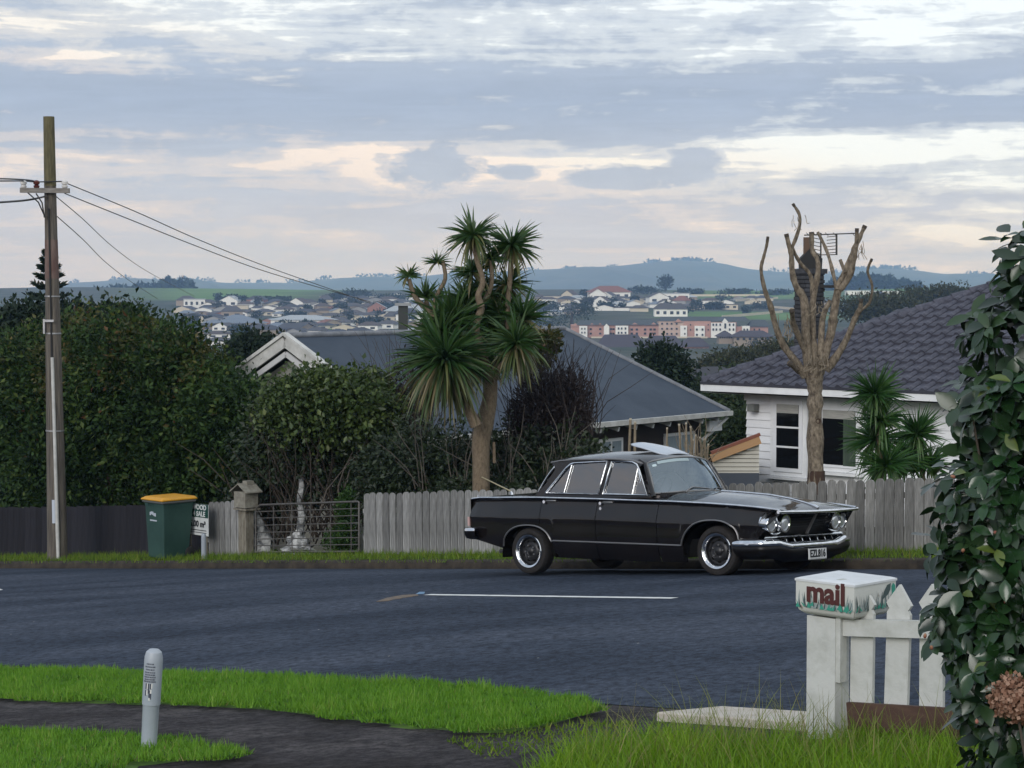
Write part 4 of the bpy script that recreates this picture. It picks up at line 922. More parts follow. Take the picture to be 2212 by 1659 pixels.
# ================================================================ the two houses across the road
wboard = M('white_weatherboard', (.80, .81, .83), .55, (.72, .73, .75), scale=1.2, obj_var=.03); whiteT = M('white_trim', (.80, .81, .82), .5, (.70, .71, .72), scale=3); soff = M('soffit', (.50, .50, .50), .7)
win_glass = M('window_glass', (.006, .007, .008), .06, spec=.65)
def left_house():
    """dark-roofed house, gable towards the street, hipped at the far end"""
    w = Vector((.618, .786, 0)).normalized(); s = Vector((w.y, -w.x, 0)); A = at(640, 726, 38.6); ridge_z = A.z; L_ = 10.0; half = 3.32; drop = 1.78; t_h = 8.45
    base = Vector((A.x, A.y, float(gz(A.x, A.y)))); root = thing('grey_roof_house', base, 'low house with dark grey gabled roof and white barge boards', 'house')
    P = lambda t, o, dz: A+w*t+s*o+Vector((0, 0, dz))
    roofM = M('grey_roof', (.028, .043, .067), .68, (.042, .059, .086), scale=1.4, stretch=(1, 1, 1), bump=.25, bscale=25, spec=.35)
    th = Vector((0, 0, -.05))
    def slab(name, pts, mat, dz=.05):
        n = len(pts); pts = [Vector(p) for p in pts]; return fixn(MB().add(pts+[p-Vector((0, 0, dz)) for p in pts], [tuple(range(n)), tuple(range(2*n-1, n-1, -1))]+[(i, i+n, (i+1) % n+n, (i+1) % n) for i in range(n)]).build(name, mat, root))
    rf = slab('roof', [P(-.25, 0, 0), P(t_h, 0, 0), P(L_, half, -drop), P(-.25, half, -drop)], roofM)
    slab('roof', [P(-.25, 0, 0), P(-.25, -half, -drop), P(L_, -half, -drop), P(t_h, 0, 0)], roofM); slab('roof', [P(t_h, 0, 0), P(L_, -half, -drop), P(L_, half, -drop)], roofM)
    cap = M('roof_cap', (.12, .13, .15), .7, (.20, .21, .23), scale=6); MB().tube([P(-.25, 0, .01), P(t_h, 0, .01)], .06, 8).build('ridge_cap', cap, root, smooth=60); MB().tube([P(t_h, 0, .01), P(L_, half, -drop+.01)], .05, 8).build('hip_cap', cap, root, smooth=60); MB().tube([P(t_h, 0, .01), P(L_, -half, -drop+.01)], .05, 8).build('hip_cap', cap, root, smooth=60)
    barge = M('barge_board', (.58, .58, .56), .7, (.40, .40, .38), scale=4)
    for sg_ in (1, -1):
        e = (half+.02)*sg_
        MB().beam(P(-.29, 0, -.10), P(-.29, e, -drop-.10), .05, .20).build('barge_board', barge, root); MB().beam(P(-.30, 0, .05), P(-.30, e, -drop+.05), .12, .06).build('barge_capping', barge, root)
        MB().beam(P(-.27, 0, -.33), P(-.27, e*.97, -drop-.30), .04, .10).build('barge_soffit', soff, root)
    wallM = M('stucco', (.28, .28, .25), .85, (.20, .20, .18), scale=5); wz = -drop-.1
    inn = half-.45; g0 = -.0
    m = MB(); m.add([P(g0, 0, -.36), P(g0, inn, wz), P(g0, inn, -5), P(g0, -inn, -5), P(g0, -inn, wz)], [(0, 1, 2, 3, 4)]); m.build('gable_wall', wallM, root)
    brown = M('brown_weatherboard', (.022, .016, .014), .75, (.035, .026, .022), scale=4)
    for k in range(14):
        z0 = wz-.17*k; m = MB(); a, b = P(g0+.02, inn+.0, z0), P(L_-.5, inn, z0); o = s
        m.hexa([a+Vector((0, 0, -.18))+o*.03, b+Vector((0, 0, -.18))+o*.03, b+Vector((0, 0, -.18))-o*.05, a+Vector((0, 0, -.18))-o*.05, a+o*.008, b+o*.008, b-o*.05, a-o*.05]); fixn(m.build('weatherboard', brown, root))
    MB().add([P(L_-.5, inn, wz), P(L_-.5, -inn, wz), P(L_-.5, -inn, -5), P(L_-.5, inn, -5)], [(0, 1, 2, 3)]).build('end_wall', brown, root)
    MB().add([P(0, inn, wz+.01), P(L_-.1, half-.02, -drop-.06), P(-.2, half-.02, -drop-.06)], [(0, 1, 2)]).build('soffit', brown, root)
    # gutter, fascia, rafter ends
    MB().beam(P(-.25, half+.03, -drop-.03), P(L_+.03, half+.03, -drop-.03), .09, .10).build('gutter', barge, root); MB().beam(P(L_+.02, half+.03, -drop-.03), P(L_+.02, -half, -drop-.03), .09, .10).build('gutter', barge, root)
    for t in np.arange(.3, L_-.2, .62): MB().beam(P(t, inn-.02, wz+.05), P(t, half-.03, -drop-.16), .05, .09).build('rafter_end', whiteT, root)
    MB().tube([P(L_-.05, half-.02, -drop-.12), P(L_-.35, half-.25, -drop-.45), P(L_-.5, inn+.06, -drop-.6)], .035, 8).build('downpipe', whiteT, root); MB().box(P(L_-.3, half-.2, -drop-.30), (.5, .08, .22), Matrix.Rotation(math.atan2(w.y, w.x), 3, 'Z')).build('eave_box', whiteT, root)
    def window(t0, t1, z0, z1, cur):
        R_ = Matrix.Rotation(math.atan2(w.y, w.x), 3, 'Z'); c = P((t0+t1)/2, inn+.05, (z0+z1)/2); f = MB().box(c, (t1-t0, .06, z1-z0), R_).build('window', whiteT, root)
        n = 2 if t1-t0 > .7 else 1
        for i in range(n):
            ww = (t1-t0-.08)/n; cc = P(t0+.04+ww*(i+.5), inn+.072, (z0+z1)/2); MB().box(cc, (ww-.07, .03, z1-z0-.12), R_).build('pane', cur, f)
    cur = M('net_curtain', (.20, .26, .30), .25, (.30, .36, .40), scale=14, stretch=(6, 6, .5))
    tx = lambda x: ((x-CXD)/FD*(A.y+s.y*inn)-(A.x+s.x*inn))/(w.x-(x-CXD)/FD*w.y)
    zy = lambda y, t: (at(0, y, (A+w*t+s*inn).y).z-A.z)
    for xa, xb, ya, yb in ((1288, 1340, 947, 992), (1432, 1496, 934, 986)):
        ta, tb = tx(xa), tx(xb); tm = (ta+tb)/2; window(ta, tb, zy(yb, tm), zy(ya, tm), cur)
    # flue at the back of the ridge
    fl = at(871, 712, 44); MB().box(fl+Vector((0, 0, .25)), (.20, .20, .55)).build('chimney_flue', M('flue_dark', (.03, .035, .035), .7), root); MB().box(fl+Vector((0, 0, .54)), (.34, .30, .06)).build('flue_cowl', M('flue_grey', (.25, .26, .27), .6), root)
left_house()

def right_house():
    v0 = 31.5; u0 = 25.0     # left front corner; front wall runs to smaller u
    q = lambda u, v, z: Vector((*xy(u, v), z)); zg = at(1580, 832, 40.).z     # gutter level
    base = q(u0-4, v0+4, float(gz(*xy(u0-4, v0+4)))); root = thing('white_weatherboard_house', base, 'white weatherboard house with dark tiled hip roof at right', 'house')
    U = Vector((-R2, R2, 0)); V_ = Vector((R2, R2, 0)); Rr = Matrix.Rotation(RZ, 3, 'Z')
    W_, D_ = 9.6, 7.6; oh = .62; zf = base.z-.3
    # body behind the boards
    c = q(u0-W_/2, v0+D_/2, (zg-.1+zf)/2); MB().box(c, (W_-.06, D_-.06, zg-.1-zf), Rr).build('wall', wboard, root)
    # weatherboards, front and left side; the first stays clear of the windows
    wins = [(.775, 1.62), (1.70, 3.40)]      # metres from the left corner along the front
    zs = [zg-.36-.150*k for k in range(19)]; wz0, wz1 = zg-1.86, zg-.34
    def board(a0, a1, z, front=True):
        m = MB(); h = .158
        if front: pa, pb, o = q(u0-a0, v0, z), q(u0-a1, v0, z), -V_
        else: pa, pb, o = q(u0, v0+a0, z), q(u0, v0+a1, z), U
        t = Vector((0, 0, 1)); m.hexa([pa+o*.034, pb+o*.034, pb-o*.02, pa-o*.02, pa+o*.006+t*h, pb+o*.006+t*h, pb-o*.02+t*h, pa-o*.02+t*h]); fixn(m.build('weatherboard', wboard, root))
    for z in zs:
        if z < wz0-.12 or z > wz1-.02: segs = [(.0, W_)]
        else: segs = [(0., .66), (2.55, W_)]
        for a, b in segs: board(a, b, z)
        board(0, D_, z, False)
    MB().box(q(u0-.02, v0-.0, (zs[-1]+zg-.2)/2), (.03, .03, 0.01), Rr).build('corner_stop', whiteT, root)
    MB().beam(q(u0+.04, v0-.04, zg-.22), q(u0-W_, v0-.04, zg-.22), .03, .14).build('frieze_board', whiteT, root)
    # windows
    def win(a0, a1, z0, z1, bars, blind, sash=True):
        cc = q(u0-(a0+a1)/2, v0-.045, (z0+z1)/2); f = MB().box(cc+V_*.03, (a1-a0+.16, .07, z1-z0+.16), Rr).build('window', whiteT, root)
        fw = .09 if sash else .06
        MB().box(cc-V_*.008, (a1-a0-.02, .05, z1-z0-.02), Rr).build('sash', wboard, f)
        MB().box(cc-V_*.022, (a1-a0-2*fw, .034, z1-z0-2*fw), Rr).build('pane', win_glass, f)
        for b in bars: MB().box(q(u0-(a0+a1)/2, v0-.0865, z0+fw+(z1-z0-2*fw)*b), (a1-a0-2*fw, .03, .035), Rr).build('glazing_bar', whiteT, f)
        if blind: MB().box(q(u0-(a0+a1)/2, v0-.0845, z1-fw-(z1-z0)*blind/2), (a1-a0-2*fw-.01, .014, (z1-z0)*blind), Rr).build('blind', M('blind_cream', (.42, .41, .38), .7, (.30, .30, .28), scale=6, stretch=(1, 1, 14)), f)
        MB().beam(q(u0-a0+.12, v0-.10, z0-.11), q(u0-a1-.12, v0-.10, z0-.11), .12, .05).build('sill', whiteT, f)
    ua = lambda x: u0-u_at(x, v0)
    zy = lambda y, a: at(0, y, q(u0-a, v0, 0).y).z
    win(ua(1676), ua(1740), zy(1020, 1.), zy(863, 1.), (.33, .64), .12); win(ua(1778), ua(1860), zy(1012, 2.4), zy(880, 2.4), (), .14, False)
    big = [o for o in root.children if o.name.startswith('window')][-1]; a0, a1 = ua(1829), ua(1856); MB().box(q(u0-(a0+a1)/2, v0-.0855, (zy(1006, 2.4)+zy(898, 2.4))/2), (a1-a0, .006, zy(898, 2.4)-zy(1006, 2.4)), Rr).build('painted_reflection', M('window_curtain', (.030, .050, .034), .8, (.06, .085, .06), scale=5, stretch=(6, 6, .6)), big)  # green reflection at the right of the pane, painted as a flat strip
    # eaves: soffit, fascia, gutter
    ez = zg-.02; c4 = [q(u0+oh, v0-oh, ez), q(u0-W_-oh, v0-oh, ez), q(u0-W_-oh, v0+D_+oh, ez), q(u0+oh, v0+D_+oh, ez)]
    MB().add([p-Vector((0, 0, .12)) for p in c4], [(0, 1, 2, 3)]).build('soffit', soff, root)
    for i in range(4):
        a, b = c4[i], c4[(i+1) % 4]; MB().beam(a-Vector((0, 0, .02)), b-Vector((0, 0, .02)), .10, .13).build('gutter', whiteT, root)
    # hip roof base planes
    hw = D_/2+oh; rise = 2.08; ridge = [q(u0+oh-hw, v0+D_/2, ez+.05+rise), q(u0-W_-oh+hw, v0+D_/2, ez+.05+rise)]; e4 = [p+Vector((0, 0, .05)) for p in c4]
    slate = M('concrete_tile', (.040, .042, .060), .75, (.082, .084, .108), scale=9, bump=.4, bscale=30, obj_var=.14, spec=.3); dk = M('roof_batten', (.016, .015, .02), .9)
    MB().add([e4[0], e4[1], ridge[1], ridge[0]], [(0, 1, 2, 3)]).build('roof', dk, root); MB().add([e4[1], e4[2], ridge[1]], [(0, 1, 2)]).build('roof', slate, root)
    MB().add([e4[2], e4[3], ridge[0], ridge[1]], [(0, 1, 2, 3)]).build('roof', slate, root); MB().add([e4[3], e4[0], ridge[0]], [(0, 1, 2)]).build('roof', slate, root)
    # front-plane tiles, one object each: a flat pan and a rolled edge
    sl = math.hypot(hw, rise); dn = (V_*hw+Vector((0, 0, rise))).normalized(); nn = (-V_*rise+Vector((0, 0, hw))).normalized(); ax = -U
    tw, tl = .305, .372; prof = [(0, .012), (.165, .008), (.19, .036), (.225, .064), (.265, .060), (.305, .020)]
    tm = MB(); rows = []
    for (t, lift) in ((-.06, .062), (.0, .058), (tl, .010)): rows.append([(x, t, z+lift) for x, z in prof])
    low = [(x, -.06, .012) for x, z in prof]; tm.grid([low]+rows); tme = tm.mesh('roof_tile', slate, smooth=45)
    Mr = Matrix((ax, dn, nn)).transposed(); eul = Mr.to_euler(); rng = np.random.default_rng(2)
    nr = int(sl/tl); spare = MB(); cnt = 0
    for i in range(nr):
        s0 = i*tl; inset = (s0/sl)*hw; x0, x1 = inset-.10, (W_+2*oh)-inset; k = 0; x = x0-(x0 % tw)
        while x < x1:
            p = e4[0]+ax*x+dn*s0+nn*.006
            if x+tw > x0 and x > inset-tw*.9 and x < x1-tw*.1:
                if x < 6.1+.0*i: o = link('roof_tile', tme, root, p-Vector(root['_o']), eul); cnt += 1
                else: spare.add([p+ax*a+dn*b+nn*c_ for (a, b, c_) in [v for r in rows for v in r]], [(r*6+j, r*6+j+1, (r+1)*6+j+1, (r+1)*6+j) for r in range(2) for j in range(5)])
            x += tw
    so_ = spare.build('roof_tiles', slate, root, smooth=45); so_['kind'] = 'stuff'
    print('tiles', cnt)
    for a, b in ((e4[0], ridge[0]), (ridge[0], ridge[1])):
        n = int((b-a).length/.36)
        for i in range(n):
            p0 = a.lerp(b, i/n); p1 = a.lerp(b, (i+1.12)/n); m = MB(); m.tube([p0+Vector((0, 0, .03)), p1+Vector((0, 0, .015))], [.115, .098], 8); m.build('hip_tile', slate, root, smooth=60)
    # brick chimney with a metal hood, left rear
    brick = M('dark_brick', (.030, .032, .038), .9, (.055, .056, .062), scale=9, obj_var=.3); mort = M('chimney_mortar', (.015, .016, .019), .95)
    cb = at(1747, 760, 43.0); zt = at(1747, 588, 43.0).z; cw = .46; ch = thing('brick_chimney', Vector((cb.x, cb.y, cb.z-1.2)), 'dark brick chimney with pointed metal hood behind the bare tree', 'chimney')
    MB().box((cb.x, cb.y, (cb.z-1.2+zt)/2), (cw-.03, cw-.03, zt-cb.z+1.2), Matrix.Rotation(RZ, 3, 'Z')).build('core', mort, ch)
    bm_ = MB().box((0, 0, 0), (.130, .08, .066)).mesh('brick', brick); z = cb.z-.2; r = 0
    while z < zt:
        for face in range(2):
            o = (-V_ if face == 0 else -U)*(cw/2-.03); al = (U if face == 0 else V_)
            for k in range(3):
                off = (-.14+.14*k)+(.015 if r % 2 else -.015); link('brick', bm_, ch, Vector((cb.x, cb.y, z))+o+al*off-Vector(ch['_o']), (0, 0, RZ if face == 0 else RZ+math.pi/2))
        z += .088; r += 1
    MB().box((cb.x, cb.y, zt+.02), (cw+.08, cw+.08, .10), Matrix.Rotation(RZ, 3, 'Z')).build('chimney_cap', brick, ch)
    hood = M('hood_black', (.008, .008, .009), .7); m = MB(); T = Vector((cb.x+.02, cb.y, zt+.06)); r4 = [(-.22, -.16), (.22, -.16), (.22, .16), (-.22, .16)]
    m.add([T+Vector((x, y, 0)) for x, y in r4]+[T+Vector((x*1.05, y, .22)) for x, y in r4]+[T+Vector((0, -.16, .46)), T+Vector((0, .16, .46))], [(0, 1, 5, 4), (1, 2, 6, 5), (2, 3, 7, 6), (3, 0, 4, 7), (4, 5, 8), (6, 7, 9), (5, 6, 9, 8), (7, 4, 8, 9)]); fixn(m.build('metal_hood', hood, ch))
    MB().box((cb.x-.05, cb.y, zt+.48), (.14, .14, .5)).build('hood_flue', M('flue_rust', (.10, .06, .04), .8), ch)
    MB().box((cb.x+.42, cb.y, zt-.30), (.45, .30, .06)).build('flashing', hood, ch)
    # television aerial
    an = thing('tv_aerial', at(1773, 600, 43.2), 'tall rooftop television aerial with two panels beside the chimney', 'aerial'); am = M('aerial_metal', (.05, .05, .052), .5, metal=.5); D = 43.2
    MB().tube([at(1773, 640, D), at(1773, 503, D)], .018, 6).build('mast', am, an); MB().tube([at(1737, 508, D), at(1850, 504, D)], .014, 6).build('boom', am, an)
    for x in (1737+8, 1760, 1786, 1803, 1843): MB().tube([at(x-3, 503, D-.3), at(x+3, 509, D+.3)], .008, 5).build('element', am, an)
    MB().tube([at(1807, 505, D), at(1807, 551, D)], .022, 6).build('panel_edge', am, an)
    for k in range(6): y = 512+7*k; MB().tube([at(1786, y, D), at(1806, y-2, D)], .008, 5).build('element', am, an)
    for k in range(5): y = 514+8*k; MB().tube([at(1757, y, D), at(1772, y+3, D)], .008, 5).build('element', am, an)
    MB().tube([at(1753, 551, D), at(1807, 550, D)], .010, 5).build('boom', am, an)
    MB().box(at(1750, 548, D), (.20, .14, .16)).build('junction_box', M('junction_grey', (.16, .15, .13), .7), an)
    # lamp under the eave
    MB().box(q(u0-.25, v0-.14, zg-.42), (.16, .16, .14), Rr).build('eave_lamp', M('lamp_grey', (.16, .17, .16), .6), root)
right_house()
# outbuilding with an orange barge between the houses
def shed():
    b = at(1590, 1045, 37); root = thing('cream_shed', Vector((b.x, b.y, b.z-.6)), 'cream weatherboard shed with orange barge board left of white house', 'shed')
    cr = M('cream_board', (.50, .48, .42), .7, (.44, .42, .37), scale=2); orn = M('orange_barge', (.40, .23, .11), .6); redr = M('red_roof', (.19, .060, .035), .7); bl = M('blue_grey_base', (.055, .065, .085), .8)
    D = 37.
    n = 9; topl = lambda x: float(np.interp(x, [1537, 1640], [985, 945]))
    for i in range(n):
        y0 = 945+i*9; y1 = y0+8.6
        if y0 > 1022: break
        xs = 1540 if y0 > 990 else 1540+(990-y0)*2.3
        a0, a1, b0, b1 = at(xs, max(y0, topl(xs)+8), D), at(1640, y0, D), at(1540 if y1 > 990 else xs, y1, D-.03), at(1640, y1, D-.03); k = Vector((0, .1, 0))
        MB().hexa([b0, b1, b1+k, b0+k, a0, a1, a1+k, a0+k]).build('weatherboard', cr, root)
    a, c = at(1536, 990, D-.1), at(1642, 950, D-.1); MB().beam(a, c, .06, .14).build('barge_board', orn, root); MB().beam(a+Vector((0, .02, .10)), c+Vector((0, .02, .10)), .12, .05).build('roof_edge', redr, root)
    p = [at(1538, 983, D), at(1642, 943, D)]; k = Vector((0, 3, -.6)); MB().add([p[0], p[1], p[1]+k, p[0]+k], [(0, 1, 2, 3)]).build('roof', redr, root)
    a0, a1 = at(1548, 1022, D-.05), at(1640, 1022, D-.05); d = Vector((0, 0, -1.3)); k = Vector((0, 2.5, 0)); MB().hexa([a0+d, a1+d, a1+d+k, a0+d+k, a0, a1, a1+k, a0+k]).build('base_wall', bl, root)
shed()
# ================================================================ trees and shrubs across the road
def lobe(x, y, Y, rx, ry, d):
    """ellipsoid centred on a survey position at depth Y; rx, ry in survey units, d depth radius in metres"""
    c = at(x, y, Y); k = Y/FD; return (c.x, c.y, c.z, rx*k, d, ry*k)
def blades(P, D, L_, Wd, rng, droop=.6, seg=4):
    """long sword leaves that bend under their weight"""
    n = len(P); D = D/np.linalg.norm(D, axis=1, keepdims=True); S = np.cross(D, rng.normal(size=(n, 3))); S /= np.linalg.norm(S, axis=1, keepdims=True)
    rows = []; q = P.copy(); d = D.copy(); L_ = np.broadcast_to(L_, n)[:, None]; dr = np.broadcast_to(droop, n)[:, None]
    for i in range(seg+1):
        t = i/seg; w = Wd*(.55+.45*math.sin(min(1, t*2.2)*math.pi/2))*(1-t**2.2)+.002; rows += [q-S*w/2, q+S*w/2]
        d = d+np.array([0, 0, -1.])*dr/seg; d /= np.linalg.norm(d, axis=1, keepdims=True); q = q+d*L_/seg
    V_ = np.stack(rows, 1).reshape(-1, 3); k = 2*(seg+1); b = np.arange(n)[:, None]*k
    F = np.stack([b+np.array([2*i, 2*i+1, 2*i+3, 2*i+2]) for i in range(seg)], 1).reshape(-1, 4); return V_, F, seg
def head(name, c, r, n, mat, parent, rng, updir=(0, 0, 1), spread=1.0, skirt=.0, width=.045, droop=.55, low=-.25):
    d = rng.normal(size=(n*4, 3)); d /= np.linalg.norm(d, axis=1, keepdims=True); up = np.array(updir)/np.linalg.norm(updir); k = d @ up
    d = d[(k > low)][:n]
    ns = int(n*skirt)
    if ns:
        a = rng.uniform(0, 2*math.pi, ns); d = np.concatenate([d, np.stack([np.cos(a), np.sin(a), rng.uniform(-1.3, .3, ns)], 1)])
    m = len(d); P = np.array(c)+d*.05*r+rng.normal(size=(m, 3))*.02*r; L_ = r*(.5+.62*rng.random(m)); dr = droop*(.5+rng.random(m)); 
    if ns: dr[-ns:] += .9; L_[-ns:] *= 1.1
    V_, F, seg = blades(P, d*np.array([1, 1, 1.]), L_, width, rng, dr); rnd = np.clip(.15+.45*rng.random(m), 0, 1)
    if ns: rnd[-ns:] = .45+.55*rng.random(ns)
    o = np_mesh(name, V_, F, mat, parent, np.repeat(rnd, seg)); o['kind'] = 'stuff'; return o
def limb(parent, pts, mat, name='branch', n=8, smooth=60, wig=0., rng=None):
    """pts: (x, y, depth, width in survey units)"""
    P = [at(p[0], p[1], p[2]) for p in pts]; R_ = [p[3]/FD*p[2]/2 for p in pts]; out, rr = [], []
    for i in range(len(P)-1):
        p0, p1, p2, p3 = P[max(i-1, 0)], P[i], P[i+1], P[min(i+2, len(P)-1)]
        for k in range(4):
            t = k/4; out.append(.5*((2*p1)+(p2-p0)*t+(2*p0-5*p1+4*p2-p3)*t*t+(3*p1-p0-3*p2+p3)*t**3)); rr.append((R_[i]*(1-t)+R_[i+1]*t)*(1+(wig*rng.normal() if rng is not None else 0)))
    out.append(P[-1]); rr.append(R_[-1]); return MB().tube(out, rr, n).build(name, mat, parent, smooth=smooth)

# ---- cabbage tree
def cabbage():
    D = 30.6; z5 = lambda X, Y: ((1500+X/1.3825)/1.8228, (780+Y/1.3825)/1.8228)
    base = G(at(1039, 1060, D).x, D); root = thing('cabbage_tree', base, 'tall many-headed cabbage tree with spiky tufts behind the paling fence', 'tree'); rng = np.random.default_rng(21)
    bark = M('cabbage_bark', (.115, .085, .055), .9, (.20, .155, .105), scale=8, stretch=(4, 4, 2), bump=.8, bscale=22)
    T = lambda L_, dd=0: [(*z5(x, y), D+dd, w) for x, y, w in L_]
    limb(root, T([(545, 1760, 42), (545, 1600, 38), (545, 1450, 37), (545, 1320, 40), (565, 1220, 40), (590, 1110, 33), (600, 1000, 28)]), bark, 'trunk', 12)
    limb(root, T([(600, 1010, 26), (575, 920, 20), (545, 830, 18), (520, 740, 18), (518, 680, 17), (545, 600, 16), (530, 530, 14), (555, 450, 12), (520, 330, 11), (500, 215, 9)]), bark)
    limb(root, T([(598, 1000, 26), (640, 910, 22), (690, 812, 20)]), bark, 'sawn_branch'); limb(root, T([(545, 590, 12), (600, 480, 10), (600, 340, 8)], .2), bark); limb(root, T([(640, 930, 16), (700, 860, 14), (735, 790, 13)], -.3), bark)
    limb(root, T([(520, 1240, 26), (460, 1120, 22), (380, 980, 20), (350, 880, 18)], -.5), bark); limb(root, T([(350, 900, 16), (300, 700, 14), (285, 640, 13), (190, 545, 11), (152, 440, 9)], .1), bark); limb(root, T([(288, 640, 11), (300, 540, 10), (350, 440, 9), (335, 340, 8)], .1), bark)
    limb(root, T([(690, 830, 14), (690, 600, 12), (702, 450, 11), (708, 280, 10)], .4), bark); limb(root, T([(300, 700, 10), (245, 560, 9)], .2), bark)
    gm = leafM('cabbage_leaf', [(0, (.013, .042, .010)), (.35, (.028, .074, .016)), (.6, (.058, .100, .026)), (.8, (.13, .135, .048)), (1, (.19, .15, .08))], .45, .2, .5)
    px = D/FD*.72*.55*1.0      # zoom units to metres
    for (x, y, r, n, dd, sk, low, dr, wd) in ((500, 205, 175, 130, 0, .35, -.35, .5, .04), (712, 262, 190, 140, .4, .35, -.35, .45, .04), (150, 425, 95, 50, .1, .1, -.1, .4, .035), (245, 545, 150, 70, .2, .1, .15, .35, .04), (305, 350, 90, 40, .1, .1, -.1, .4, .03),
                                       (495, 405, 150, 80, .3, .3, -.2, .5, .04), (600, 330, 110, 60, .3, .3, -.1, .5, .035), (690, 470, 170, 90, .6, .4, -.2, .5, .04), (350, 890, 320, 330, -.6, .85, .0, .75, .055), (390, 680, 240, 190, .1, .2, .1, .45, .05), (320, 760, 230, 120, -.2, .3, .1, .5, .05),
                                       (735, 800, 215, 200, -.3, .6, .0, .65, .045), (640, 640, 220, 160, .6, .3, .0, .5, .05), (770, 660, 190, 120, .3, .3, .1, .45, .045), (500, 640, 220, 150, .5, .3, -.2, .6, .05), (560, 900, 200, 120, .7, .4, -.2, .7, .05), (460, 560, 190, 130, .5, .3, -.1, .5, .038), (600, 760, 210, 150, .6, .3, -.1, .5, .04), (560, 520, 160, 110, .6, .3, -.1, .5, .036), (680, 720, 200, 130, .5, .3, .0, .5, .04), (440, 780, 220, 140, .4, .2, .0, .5, .042)):
        c = at(*z5(x, y), D+dd); head('leaf_head', c, r/1.3825/1.8228/FD*D, n, gm, root, rng, skirt=sk, low=low, droop=dr, width=wd)
    limb(root, [(1068, 1000, D, 7), (1067, 955, D, 6)], bark, 'side_shoot')
cabbage()

# ---- pollarded bare tree
def bare_tree():
    D = 26.8; z6 = lambda X, Y: ((2700+X/1.3825)/1.8228, (750+Y/1.3825)/1.8228); b = at(1767, 1035, D)
    root = thing('bare_pollarded_tree', G(b.x, D), 'leafless hard-pruned tree with stubby upright limbs before the white house', 'tree'); rng = np.random.default_rng(5)
    bark = M('pale_bark', (.075, .058, .042), .95, (.28, .23, .17), scale=9, detail=8, bump=1., bscale=34, stretch=(3, 3, 1.5)); scar = M('dark_scar', (.035, .018, .012), .9, (.06, .035, .022), scale=10); tip = M('cut_end', (.05, .04, .032), .9)
    def br(L_, dd=0., name='limb'):
        limb(root, [(*z6(x, y), D+dd*(i/(len(L_)-1)), w*.397) for i, (x, y, w) in enumerate(L_)], bark, name, 9, wig=.09, rng=rng)
        if name == 'limb':
            x, y, w = L_[-1]; x0, y0, _ = L_[-2]; k = 14/max(1, math.hypot(x-x0, y-y0)); p, q_ = at(*z6(x-(x-x0)*k, y-(y-y0)*k), D+dd), at(*z6(x+(x-x0)*k*.3, y+(y-y0)*k*.3), D+dd); MB().tube([p, q_], w*.397/FD*D/2*1.15, 8).build('cut_end', tip, root, smooth=50)
    br([(712, 1900, 98), (710, 1600, 92), (706, 1400, 88), (705, 1200, 82), (705, 1080, 88), (700, 1010, 112), (702, 950, 125)], 0, 'trunk')
    br([(655, 1010, 52), (590, 920, 44), (530, 840, 38), (490, 740, 36), (465, 640, 31), (430, 540, 26), (410, 430, 20), (425, 360, 18), (440, 300, 16), (447, 255, 14)], -.5)
    br([(620, 985, 36), (565, 938, 32)], -.2)
    br([(670, 980, 58), (655, 800, 50), (645, 600, 46), (600, 520, 38), (580, 440, 34), (575, 350, 30), (560, 290, 26), (548, 240, 22)], -.1)
    br([(574, 320, 24), (600, 260, 22), (620, 190, 19), (618, 130, 17), (585, 75, 15)], -.1)
    br([(578, 310, 20), (620, 390, 20), (678, 460, 22), (690, 560, 24), (690, 640, 26)], .2, 'crossing_limb')
    br([(705, 980, 54), (692, 800, 42), (690, 620, 34), (720, 450, 29), (715, 370, 25), (690, 330, 25), (685, 230, 24)], .3)
    br([(735, 960, 58), (790, 780, 50), (810, 650, 46), (830, 540, 44), (870, 440, 38), (910, 340, 31), (940, 270, 27), (975, 195, 23)], .1)
    br([(842, 540, 34), (890, 470, 34), (915, 380, 28), (928, 310, 22), (932, 210, 19)], -.2); br([(868, 450, 20), (842, 380, 16)], .2); br([(822, 540, 24), (790, 400, 20), (760, 310, 18), (720, 230, 15)], .4)
    br([(765, 980, 50), (830, 890, 38), (880, 800, 34), (920, 700, 30), (950, 640, 26), (955, 595, 20)], -.3); br([(950, 655, 20), (1000, 610, 16), (1015, 520, 14), (990, 440, 15), (1012, 375, 13)], -.3)
    br([(660, 900, 36), (590, 730, 30), (578, 650, 26)], -.5); br([(735, 900, 44), (745, 700, 32), (785, 600, 20)], .3)
    for (x0, y0, y1) in ((712, 1605, 1530),):
        P = [(*z6(711+rng.normal()*2, y), D, w*.397) for y, w in ((1660, 99), (1600, 98), (1555, 96), (1525, 92))]; limb(root, P, scar, 'dark_trunk_collar', 12)
    for (x, y, r) in ((722, 1255, 15), (715, 1400, 20)):
        c = at(*z6(x, y), D-.095); MB().lathe([(r*1.0/1.3825/1.8228/FD*D, 0.), (r*.6/1.3825/1.8228/FD*D, -.01), (.001, -.015)], 10, Matrix.Translation(c) @ Matrix.Rotation(math.pi/2, 4, 'X')).build('knot_hole', scar, root)
    # hanging dry strands
    V_ = []; F = []
    st = M('dry_strand', (.24, .20, .15), .9)
    m = MB()
    for (x, y, n, l) in ((560, 700, 14, 110), (700, 900, 16, 90), (720, 620, 10, 60), (950, 310, 8, 70), (600, 140, 5, 60), (740, 880, 12, 80)):
        for _ in range(n):
            a, b_ = x+rng.normal()*22, y+rng.normal()*18; P = [at(*z6(a+rng.normal()*6*k, b_+l*k/3*(.6+.6*rng.random())), D-.15+rng.normal()*.05) for k in range(4)]; m.tube(P, .0045, 3)
    o = m.build('dry_strands', st, root); o['kind'] = 'stuff'
bare_tree()

